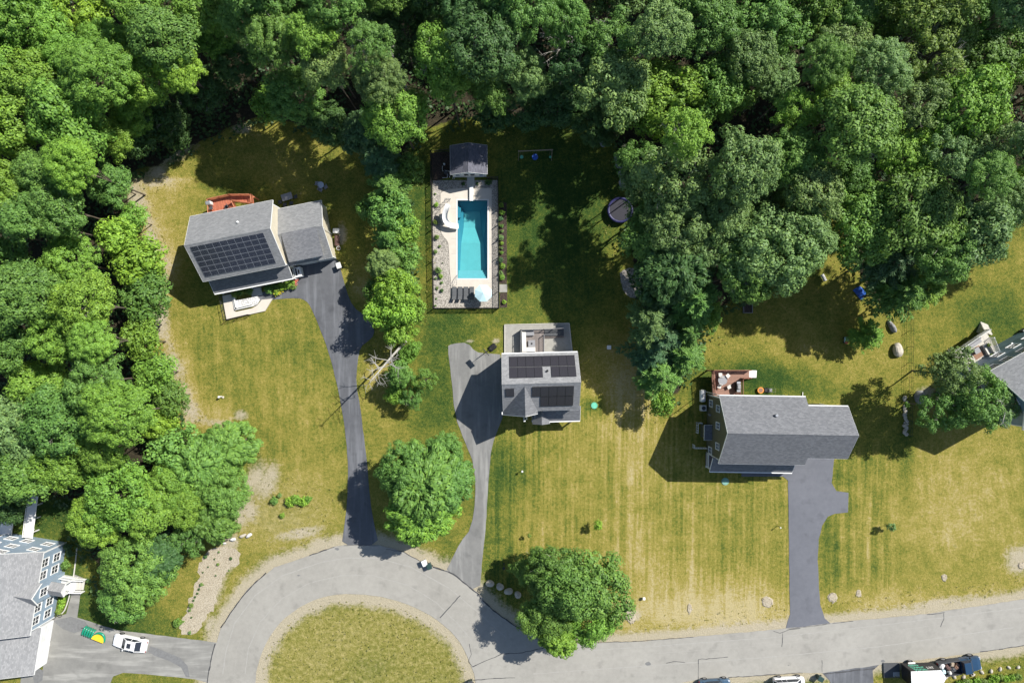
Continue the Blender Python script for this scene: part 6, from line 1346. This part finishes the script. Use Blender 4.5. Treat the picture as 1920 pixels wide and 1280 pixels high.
for i, (px, py, r, tn) in enumerate(((386.5,1042,.34,'deep'),(434,1046,.26,'deep'),(380,1094,.36,'grey'),(374,1103,.2,'deep'),(371,1111,.2,'deep'),(367,1118,.2,'deep'),(364,1124,.2,'deep'),(361,1133,.42,'olive'),(357,1142,.28,'grey'),(360,1156,.16,'deep'),(338,1163,.75,'mid'),(357,1184,.28,'grey'),(403,1047,.15,'deep'),(391,1062,.15,'deep'),(381,1072,.15,'deep'),(405,1078,.16,'deep'),(411,1034,.2,'grey'),(410,1057,.25,'olive'),(430,1068,.16,'grey'))):
    bush(px, py, r, tn, ['large round plant at the top of the gravel bed','round plant at the right of the gravel bed','green cushion plant at the left rim of the gravel bed','first dark plant under the green cushion plant','second dark plant under the green cushion plant','third dark plant under the green cushion plant','fourth dark plant under the green cushion plant','olive cushion plant low on the gravel bed rim','grey plant below the olive cushion plant','lone dark plant low in the gravel bed','wide green shrub at the lower left of the gravel bed','grey plant at the lower tip of the gravel bed','tiny dark plant in the upper gravel bed','tiny dark plant left of the olive one in the gravel','tiny dark plant at the waist of the gravel bed','tiny dark plant near the right rim of the gravel bed','grey plant near the top of the gravel bed','olive plant amid the upper gravel bed','grey plant at the right rim of the gravel bed'][i], 'tiny', 'bed_plant', 'plants in the pale gravel bed')
# planting along the tan house porch
for i, (px, py, r, tn) in enumerate(((443,551,.55,'olive'),(452,547,.6,'deep'),(461,546,.6,'olive'),(470,546,.55,'mid'),(507,542,.65,'fresh'),(516,540,.6,'deep'),(523,541,.55,'olive'),(531,537,.75,'lime'),(541,534,.7,'bright'),(549,531,.6,'lime'),(520,548,.5,'lime'),(551,538,.5,'olive'))):
    bush(px, py, r*1.15, tn if tn != 'deep' else 'mid', '%s shrub from the left along the tan house porch' % ['first','second','third','fourth','fifth','sixth','seventh','eighth','ninth','tenth','lower yellowish','last olive'][i], 'tiny', 'shrub', 'shrubs along the tan house porch')
for i, (px, py, mt) in enumerate(((556, 527, 'flowerR'), (554, 533, 'flowerR'), (522, 549, 'flowerY'), (528, 547, 'flowerY'))):
    v = W(px, py); t = thing('flower_clump', ['coral flower clump at the porch corner', 'smaller coral flower clump below the corner one', 'yellow flower clump in the porch bed, left', 'yellow flower clump in the porch bed, right'][i], 'flowers', v, 0, 'flower clumps at the porch'); m = MB()
    for k in range(26): m.ico((q__.gauss(0, .2), q__.gauss(0, .2), .45+q__.uniform(0, .2)), .07, 1)
    m.build('blossom', mt, t); m = MB()
    for k in range(10): m.tube([(0, 0, 0), (q__.gauss(0, .2), q__.gauss(0, .2), .5)], .02, 4)
    m.build('stem', 'lidteal', t)
# front walk and terrace of the tan house
fw = sheet('garden_path', [pr_([(418, 555), (426, 599), (498, 583), (512, 560), (492, 562), (484, 572), (474, 578), (442, 585), (436, 551)])], .22, 'pooldeck', None, .22); tag(fw, kind='structure')
rw = MB(); 
for off in (0, 3.2): 
    pts = [at(437+off, 549+off*.2), at(442.5+off, 581-off), at(473+off*.3, 574-off)]
    for a, b_ in zip(pts, pts[1:]): a = Vector(a); b_ = Vector(b_); d_ = b_-a; c = (a+b_)/2; rw.box((c.x, c.y, .2+off*.035), (d_.length+.12, .13, .4+off*.07), math.atan2(d_.y, d_.x))
o = rw.build('planter_wall', 'white2'); tag(o, 'stepped white planter wall around the front bed of the tan house', 'planter wall')
gb = sheet('white_gravel', [rough_edge(pr_([(443, 563), (484, 556), (489, 562), (483, 571), (472, 575), (446, 580)]), .05)], .26, 'whitestone', None, .26); tag(gb, kind='structure')
fence('walkway_rail', 'black railing around the pale front walk of the tan house', [at(417, 556)[:2], at(426, 600.5)[:2], at(470, 590)[:2]], 1.15, 'black', 1.6, .3, .06, pick=False, rails=(.15, .55, .97), pr=.022)
# boardwalk and lawn edge by the blue house
a = Vector(at(64, 917, 1.6)); b_ = Vector(at(52, 1008, 1.6)); bwk = thing('boardwalk', 'long pale boardwalk running from the blue house into the trees', 'boardwalk', (0, 0, 0))
d_ = (b_-a); c = (a+b_)/2; rz = math.atan2(d_.y, d_.x); m = MB(); m.box((c.x, c.y, 1.55), (d_.length, 1.25, .12), rz); m.build('deck', 'white2', bwk)
m = MB(); nn = Vector((-d_.y, d_.x, 0)).normalized()*.68
for s_ in (-1, 1): m.tube([a+nn*s_+Vector((0, 0, .1)), b_+nn*s_+Vector((0, 0, .1))], .05, 4)
m.build('edge_rail', 'white', bwk)
for k in range(4):
    for s_ in (-1, 1): p = a.lerp(b_, (k+.2)/3.6)+nn*s_*.7*.7; m = MB(); m.box((p.x, p.y, .75), (.14, .14, 1.5)); m.build('post', 'white2', bwk)
dkE = MB(); p = at(5, 990, .6); dkE.box((p[0], p[1], .5), (2.6, 1.8, .15), -.15); 
o = dkE.build('patio_platform', 'white2'); tag(o, 'small pale platform at the left picture edge above the blue house', 'platform')
for i, (px, py, r, tn) in enumerate(((132,1022,.7,'blue'),(137,1035,.7,'blue'),(128,1055,.8,'mid'),(121,1122,.6,'lime'),(118,1133,.55,'lime'),(115,1142,.6,'olive'),(124,1112,.5,'bright'))):
    bush(px, py, r, tn, '%s shrub beside the blue house front' % ['bluish uppermost', 'second bluish', 'round green', 'lime green middle', 'small lime green', 'lowest olive', 'bright small'][i], 'tiny', 'shrub', 'shrubs beside the blue house')
kb = MB(); pts = smooth_open([at(145, 1025), at(142, 1055), at(139, 1078), at(133, 1108), at(128, 1128), at(120, 1148), at(108, 1152)], 1)
for a, b_ in zip(pts, pts[1:]): kb.tube([(a[0], a[1], .08), (b_[0], b_[1], .08)], .09, 5)
o = kb.build('edging_kerb', 'concrete'); tag(o, 'curved pale edging of the bed at the blue house entrance', 'edging')
bk = thing('bicycle', 'small black bicycle lying at the garage corner of the blue house', 'bicycle', at(107, 1154), .3)
for x in (-.45, .45): m = MB(); m.tube([(x+.28*math.cos(R(a)), .28*math.sin(R(a)), .12) for a in range(0, 361, 20)], .03, 5, False); m.build('wheel', 'tyre', bk)
m = MB(); m.tube([(-.45, 0, .15), (-.1, .25, .2), (.3, .22, .25), (.45, 0, .15)], .02, 5); m.tube([(-.1, .25, .2), (0, -.1, .2), (.3, .22, .25)], .02, 5); m.tube([(.3, .4, .25), (.42, .12, .3)], .02, 5); m.build('frame', 'black', bk)
# bottom-right garden
for i in range(11):
    px, py = 1795+i*11+q__.uniform(-3, 3), 1276-i*1.2+q__.uniform(-3, 4); bush(px, py, q__.uniform(.45, .7), ['lime', 'olive', 'lime'][i % 3], '%s yellow flowering shrub from the left behind the pickup' % ['first','second','third','fourth','fifth','sixth','seventh','eighth','ninth','tenth','eleventh'][i], 'tiny', 'shrub', 'yellow flowering shrubs at the bottom right')
for i in range(9):
    px, py = 1772+i*17, 1271-i*3+q__.uniform(-3, 3); rock(px, py, .3, .22, .3, '%s edging stone from the left by the yellow shrubs' % ['first','second','third','fourth','fifth','sixth','seventh','eighth','ninth'][i], 'rock', q__.uniform(0, 3), 'edging stones at the bottom right')
# wild tufts on dry verge, island and lawns
g = np.random.default_rng(9); n = 42000
X = g.uniform(-72, 72, n); Y = g.uniform(-50, 32, n); PXu = X*S+960; PYu = 640-Y*S
isl_ = sdist(PXu, PYu, ISLAND); dr_ = sdist(PXu, PYu, ROAD_OUT); lw = np.max([sdist(PXu, PYu, p) for p in LAWNS[:1]], axis=0)
cl = np.sin(X*1.3+np.sin(Y*1.7)*2)*np.sin(Y*1.5+X*.61)
verge = (isl_ > 12) | ((dr_ < -14) & (dr_ > -46) & (g.random(n) < .5)) | ((np.hypot((PXu-540)/110, (PYu-960)/70) < 1) & (g.random(n) < .6)) | ((lw > 0) & (lw < 22) & (PYu < 1000) & (g.random(n) < .7))
ok = verge & (cl > -.35+g.uniform(-.4, .4, n)) & ((dr_ < -6) | (isl_ > 12))
for pl_ in (DR_A, DR_C, DR_3, DR_E, DR_S, BED_G): ok &= sdist(PXu, PYu, pl_) < -4
X, Y = X[ok], Y[ok]; n = len(X)
me = quads_mesh('meadow_tufts', np.stack([X, Y, g.uniform(.05, .28, n)], 1), g.normal(size=(n, 3))*.55+[0, 0, 1], g.normal(size=(n, 3)), g.uniform(.06, .17, n), g.uniform(.04, .10, n), 'leaf')
o = bpy.data.objects.new('meadow_tufts', me); COL.objects.link(o); o.color = (.20, .195, .05, 1); tag(o, 'short wild grass tufts on the island and verges', 'grass', kind='stuff')
# ================================================================ VEHICLES
def loft(secs, close=True):
    """secs: list of rings (equal length)"""
    m = MB(); n = len(secs[0]); V = [p for s_ in secs for p in s_]; F = []
    for i in range(len(secs)-1):
        for k in range(n): a = i*n+k; b_ = i*n+(k+1) % n; F.append([a, b_, b_+n, a+n])
    F.append(list(range(n))[::-1]); F.append([(len(secs)-1)*n+k for k in range(n)]); m.add(V, F); return m
def body_ring(x, w_, z0, z1, r=.5):
    h_ = w_/2; return [(x, -h_*.94, z0), (x, -h_, z0+(z1-z0)*.35), (x, -h_*.985, z0+(z1-z0)*.7), (x, -h_*.86, z1-.02), (x, -h_*.45, z1+.01), (x, h_*.45, z1+.01), (x, h_*.86, z1-.02), (x, h_*.985, z0+(z1-z0)*.7), (x, h_, z0+(z1-z0)*.35), (x, h_*.94, z0)]
def car(label, cat, px, py, ang, paintm, L_=4.7, Wd=1.82, kind='sedan', name='parked_car', group='vehicles along the road'):
    v = W(px, py, .6); t = thing(name, label, cat, (v.x, v.y, .045), R(ang), group); h_ = L_/2
    P = {'sedan': dict(roof=1.42, belt=.92, hood=.82, trunk=.95, ws=(.95, .25), rw=(-1.0, -1.75), g=(1.55, 1.32)), 'suv': dict(roof=1.72, belt=1.08, hood=1.02, trunk=1.08, ws=(1.15, .55), rw=(-1.75, -2.15), g=(1.6, 1.4)), 'van': dict(roof=1.75, belt=1.1, hood=1.0, trunk=1.1, ws=(1.5, .75), rw=(-1.9, -2.25), g=(1.62, 1.45))}[kind]
    z0 = .22
    xs = [(-h_, .78*Wd, z0+.12, P['trunk']-.22), (-h_+.12, .93*Wd, z0, P['trunk']-.04), (-h_+.6, Wd, z0, P['trunk']), (-.9, Wd, z0-.02, P['belt']), (.5, Wd, z0-.02, P['belt']), (1.2, Wd, z0, P['hood']+.06), (h_-.55, .98*Wd, z0, P['hood']-.06), (h_-.12, .86*Wd, z0, P['hood']-.17), (h_, .62*Wd, z0+.14, P['hood']-.28)]
    b = loft([body_ring(*s_) for s_ in xs]); bo = b.build('body', paintm, t, smooth=False); bv = bo.modifiers.new('b', 'BEVEL'); bv.width = .04; bv.segments = 2; bv.limit_method = 'ANGLE'
    # greenhouse: glass body with painted roof on top
    w1, w2 = P['g']; f0, f1 = P['ws']; r1, r0 = P['rw']; zb, zt = P['belt']-.02, P['roof']
    gs = [[(r0, -w1/2*.92, zb), (r0, w1/2*.92, zb), (r0+.02, w1/2*.90, zb+.02), (r0+.02, -w1/2*.90, zb+.02)], [(r1, -w1/2, zb), (r1, w1/2, zb), (r1, w2/2, zt-.03), (r1, -w2/2, zt-.03)], [(f1, -w1/2, zb), (f1, w1/2, zb), (f1, w2/2, zt-.03), (f1, -w2/2, zt-.03)], [(f0, -w1/2*.94, zb), (f0, w1/2*.94, zb), (f0-.02, w1/2*.92, zb+.02), (f0-.02, -w1/2*.92, zb+.02)]]
    loft(gs).build('windows', 'pane', t)
    rf = MB(); x0_, x1_ = r1-.05, f1+.08; V = [(x0_, -w2/2-.02, zt-.06), (x1_, -w2/2-.02, zt-.06), (x1_, w2/2+.02, zt-.06), (x0_, w2/2+.02, zt-.06), (x0_+.08, -w2/2+.1, zt+.02), (x1_-.12, -w2/2+.1, zt+.02), (x1_-.12, w2/2-.1, zt+.02), (x0_+.08, w2/2-.1, zt+.02)]
    rf.add(V, [[3, 2, 1, 0], [4, 5, 6, 7], [0, 1, 5, 4], [1, 2, 6, 5], [2, 3, 7, 6], [3, 0, 4, 7]]); ro_ = rf.build('roof', paintm, t)
    pil = MB()
    for s_ in (-1, 1):
        for xa, xb in ((f0, f1), (r0, r1)): pil.tube([(xa, s_*w1/2*.95, zb+.02), (xb, s_*(w2/2+.005), zt-.04)], .045, 5)
        for xm in ((r1+f1)/2,)+(((r1*.75+f1*.25),) if kind != 'sedan' else ()): pil.tube([(xm, s_*(w1/2+.01), zb), (xm, s_*(w2/2+.01), zt-.04)], .035, 5)
    pil.build('pillar', paintm, t)
    if kind == 'sedan': s_ = MB(); s_.bb(f1-.75, f1-.2, -.34, .34, zt+.021, zt+.027); s_.build('sunroof', 'pane', ro_)
    if kind == 'suv' or kind == 'van':
        s_ = MB()
        for y in (-w2/2+.1, w2/2-.1): s_.tube([(r1+.2, y, zt+.06), (f1-.1, y, zt+.06)], .02, 5)
        s_.build('roof_rail', 'darkgrey', ro_)
    for x in (h_*.62, -h_*.60):
        for s_ in (-1, 1):
            m = MB(); y = s_*(Wd/2-.09); m.tube([(x, y-.11, .33), (x, y+.11, .33)], .34, 20); wo = m.build('wheel', 'tyre', t); m = MB(); m.tube([(x, y+s_*.112, .33), (x, y+s_*.125, .33)], .21, 14); m.build('rim', 'rim', wo)
    for s_ in (-1, 1):
        m = MB(); m.rbox((f0-.25, s_*(Wd/2+.08), P['belt']+.02), (.14, .22, .13), .03); m.build('mirror', paintm, t)
        m = MB(); m.box((h_-.28, s_*Wd*.33, P['hood']-.155), (.34, .26, .06), -s_*.35); m.build('headlight', 'lampclear', t)
        m = MB(); m.box((-h_+.035, s_*Wd*.33, P['trunk']-.22), (.08, .30, .10)); m.build('tail_light', 'lampred', t)
    return t
car('white sedan parked on the wide driveway beside the green play structure', 'car', 244.5, 1204.5, 168, 'carwhite', 4.75, 1.86)
car('dark blue-grey car at the bottom edge beside the road', 'car', 1340, 1284, 3, 'carblue', 4.4, 1.8, 'sedan')
car('white boxy van parked at the bottom edge beside the road', 'van', 1479, 1280, 3, 'carwhite', 4.3, 1.8, 'van')
def pickup(px, py, ang):
    v = W(px, py, .8); t = thing('pickup_truck', 'dark navy pickup truck with loaded bed towing the trailer', 'pickup truck', (v.x, v.y, .045), R(ang), 'vehicles along the road'); L_ = 5.9; h_ = L_/2; Wd = 1.95
    xs = [(-h_, Wd*.94, .45, 1.25), (-h_+.1, Wd, .42, 1.3), (-.45, Wd, .4, 1.3), (.1, Wd, .4, 1.3), (1.35, Wd, .4, 1.3), (2.4, Wd*.98, .42, 1.2), (h_-.1, Wd*.9, .45, 1.08), (h_, Wd*.8, .55, .95)]
    lo_ = loft([body_ring(*s_) for s_ in xs[3:]]); lo_.build('body', 'truckblue', t)
    m = MB(); m.bb(-h_, .1, -Wd/2, Wd/2, .45, .72); m.bb(-h_, .08, -Wd/2, -Wd/2+.1, .722, 1.3); m.bb(-h_, .08, Wd/2-.1, Wd/2, .722, 1.3); m.bb(-h_, -h_+.08, -Wd/2+.102, Wd/2-.102, .722, 1.28); m.build('cargo_bed', 'darkgrey', t)
    zb, zt = 1.28, 1.88; w1, w2 = 1.72, 1.5
    loft([[(.1, -w1/2, zb), (.1, w1/2, zb), (.25, w2/2, zt-.03), (.25, -w2/2, zt-.03)], [(1.1, -w1/2, zb), (1.1, w1/2, zb), (1.0, w2/2, zt-.03), (1.0, -w2/2, zt-.03)], [(1.65, -w1/2*.93, zb-.02), (1.65, w1/2*.93, zb-.02), (1.62, w1/2*.9, zb+.01), (1.62, -w1/2*.9, zb+.01)]]).build('windows', 'pane', t)
    m = MB(); m.rbox((.65, 0, zt), (.95, w2+.04, .08), .1); m.build('roof', 'truckblue', t)
    m = MB()
    for s_ in (-1, 1): m.tube([(1.65, s_*w1/2*.93, zb), (1.08, s_*w2/2, zt-.03)], .045, 5)
    m.build('pillar', 'truckblue', t)
    for x in (1.95, -1.75):
        for s_ in (-1, 1):
            m = MB(); y = s_*(Wd/2-.1); m.tube([(x, y-.14, .4), (x, y+.14, .4)], .41, 20); wo = m.build('wheel', 'tyre', t); m = MB(); m.tube([(x, y+s_*.142, .4), (x, y+s_*.155, .4)], .24, 14); m.build('rim', 'rim', wo)
            
    for s_ in (-1, 1):
        m = MB(); m.rbox((1.35, s_*(Wd/2+.14), 1.38), (.16, .24, .24), .04); m.build('mirror', 'black', t); m = MB(); m.box((h_-.12, s_*.66, 1.0), (.2, .36, .12)); m.build('headlight', 'lampclear', t); m = MB(); m.box((-h_-.015, s_*.85, 1.05), (.05, .16, .35)); m.build('tail_light', 'lampred', t)
    return t, v
pk, pv_ = pickup(1797, 1247, 9.5)
G4 = 'tools and bags loaded in the pickup bed'
qq = random.Random(3)
for i, (x, y, sx, sy, sz, mt) in enumerate(((-2.4, .45, .7, .6, .45, 'white2'), (-2.35, -.4, .65, .55, .4, 'canvas'), (-1.6, .1, .5, .9, .35, 'brown'), (-1.0, .5, .55, .5, .5, 'wood'), (-.95, -.3, .6, .7, .4, 'darkgrey'), (-.4, .1, .5, .8, .45, 'rug'), (-1.5, -.6, .5, .4, .5, 'cream'))):
    c = Matrix.Rotation(R(9.5), 3, 'Z')@Vector((x, y, 0)); m = MB(); m.rbox((0, 0, sz/2), (sx, sy, sz), .08); m.ico((qq.uniform(-.1, .1), qq.uniform(-.1, .1), sz), .16, 2, (1.3, 1, .6), .2, i); o = m.build('cargo_bag', mt); o.location = (pv_.x+c.x, pv_.y+c.y, .77); o.rotation_euler = (0, 0, qq.uniform(0, 3)); tag(o, '%s in the bed of the navy pickup' % ['white bag at the tailgate', 'pale blue bag at the tailgate', 'brown bundle', 'tan wooden crate', 'dark grey box', 'reddish brown bundle by the cab', 'cream bag'][i], 'cargo bag', G4)
v = W(1727, 1262, 1.5); tl = thing('cargo_trailer', 'black and white enclosed trailer with green lettering behind the pickup', 'trailer', (v.x, v.y, .04), R(2.5), 'vehicles along the road')
m = MB(); m.rbox((0, 0, 1.65), (4.3, 2.1, 2.35), .05); m.build('body', 'black', tl)
m = MB(); V = [(-2.17, -1.07, 2.84), (1.9, -1.07, 2.84), (2.55, 0, 2.7), (1.9, 1.07, 2.84), (-2.17, 1.07, 2.84)]; m.add(V+[(x, y, 2.90) for x, y, z in V], [[4, 3, 2, 1, 0], [5, 6, 7, 8, 9]]+[[i, (i+1) % 5, (i+1) % 5+5, i+5] for i in range(5)]); rf = m.build('roof', 'white', tl)
m = MB()
for x in (-1.3, 0, 1.3): m.bb(x-.015, x+.015, -1.05, 1.05, 2.902, 2.915)
m.bb(-2.1, 1.85, -.01, .01, 2.903, 2.912); m.build('roof_seam', 'grey', rf)
m = MB(); m.add([(2.16, -1.0, .5), (2.16, 1.0, .5), (2.5, 0, .5), (2.16, -1.0, 2.7), (2.16, 1.0, 2.7), (2.5, 0, 2.65)], [[0, 2, 5, 3], [2, 1, 4, 5], [3, 5, 4]]); m.build('nose', 'darkgrey', tl)
m = MB(); ql = random.Random(2)     # green script on the black side (its letters are not legible in the photo)
for i in range(3):
    for k in range(9 if i < 2 else 7):
        x = -1.5+k*.19+(i == 0)*.1; a = ql.uniform(-.4, .4); m.box((x, 1.052, 2.45-i*.62), (.08, .012, .44), 0, ('Y', a)); m.box((x+.08, 1.053, 2.45-i*.62+ql.choice((-.15, 0, .15))), (.15, .012, .11), 0, ('Y', -a))
m.build('green_lettering', 'lidgreen', tl)
m = MB()
for x, kind_ in ((.55, 'T'), (.95, 'H'), (1.35, 'L')):
    if kind_ == 'T': m.box((x, 1.052, 2.25), (.3, .012, .08)); m.box((x, 1.053, 2.0), (.1, .012, .55))
    if kind_ == 'H': m.box((x-.1, 1.052, 2.0), (.1, .012, .55)); m.box((x+.1, 1.052, 2.0), (.1, .012, .55)); m.box((x, 1.053, 2.0), (.2, .012, .07))
    if kind_ == 'L': m.box((x-.1, 1.052, 2.0), (.1, .012, .55)); m.box((x, 1.053, 1.76), (.24, .012, .07))
m.build('tan_lettering', 'cream', tl)
for s_ in (-1, 1):
    for x in (-.85,): m = MB(); m.tube([(x, s_*1.18-.1, .36), (x, s_*1.18+.1, .36)], .36, 18); wo = m.build('wheel', 'tyre', tl); m = MB(); m.tube([(x, s_*1.29, .36), (x, s_*1.30, .36)], .2, 12); m.build('rim', 'rim', wo); m = MB(); m.rbox((x, s_*1.17, .8), (1.0, .24, .06), .03); m.build('fender', 'white2', tl)
m = MB(); m.tube([(2.2, -.5, .5), (3.0, 0, .5), (2.2, .5, .5)], .05, 5); m.build('hitch', 'black', tl)
m = MB(); m.box((-3.3, 0, .10), (2.2, 1.9, .06)); m.tube([(-2.2, -1.0, .3), (-4.4, -1.0, .14)], .05, 4); m.tube([(-2.2, 1.0, .3), (-4.4, 1.0, .14)], .05, 4); m.tube([(-4.4, -1.0, .14), (-4.4, 1.0, .14)], .05, 4); rp = m.build('ramp_door', 'darkgrey', tl)
m = MB()
for k in range(7): m.bb(-3.1+k*.13, -3.05+k*.13, -.95, -.3, .135, .15)
m.build('ramp_slat', 'white2', rp)
# green play structure with yellow half-round panel
v = W(176, 1190, .5); gp_ = thing('play_structure', 'green ribbed play structure with a yellow half-round panel on the driveway', 'play structure', (v.x, v.y, .045), R(-22))
m = MB()
for k in range(5): m.tube(smooth_open([(-1.5+k*.33, -.55, .1), (-1.5+k*.33, -.45, .6), (-1.5+k*.33, .45, .6), (-1.5+k*.33, .55, .1)], 1), .14, 8)
m.build('tunnel', 'green', gp_, smooth=True); m = MB()
m.tube(smooth_open([(-.1, -.5, .35), (.3, .45, .45), (.95, .65, .45), (1.5, .25, .4), (1.6, -.4, .35)], 2), .16, 8); m.build('arch_rim', 'green', gp_, smooth=True)
m = MB(); n = 16; V = [(.75+.88*math.cos(math.pi*i/n), -.5+.88*math.sin(math.pi*i/n), .62) for i in range(n+1)]; m.add(V+[(x, y, .5) for x, y, z in V], [list(range(n+1)), [n+1+i for i in range(n, -1, -1)]]+[[i+1, i, i+n+1, i+n+2] for i in range(n)]+[[0, n, 2*n+1, n+1]]); m.build('yellow_panel', 'yellow', gp_)
m = MB(); m.tube([(-1.75, .2, .1), (-1.75, .7, .9), (-1.5, .8, .9)], .04, 5); m.build('handle', 'grey', gp_)
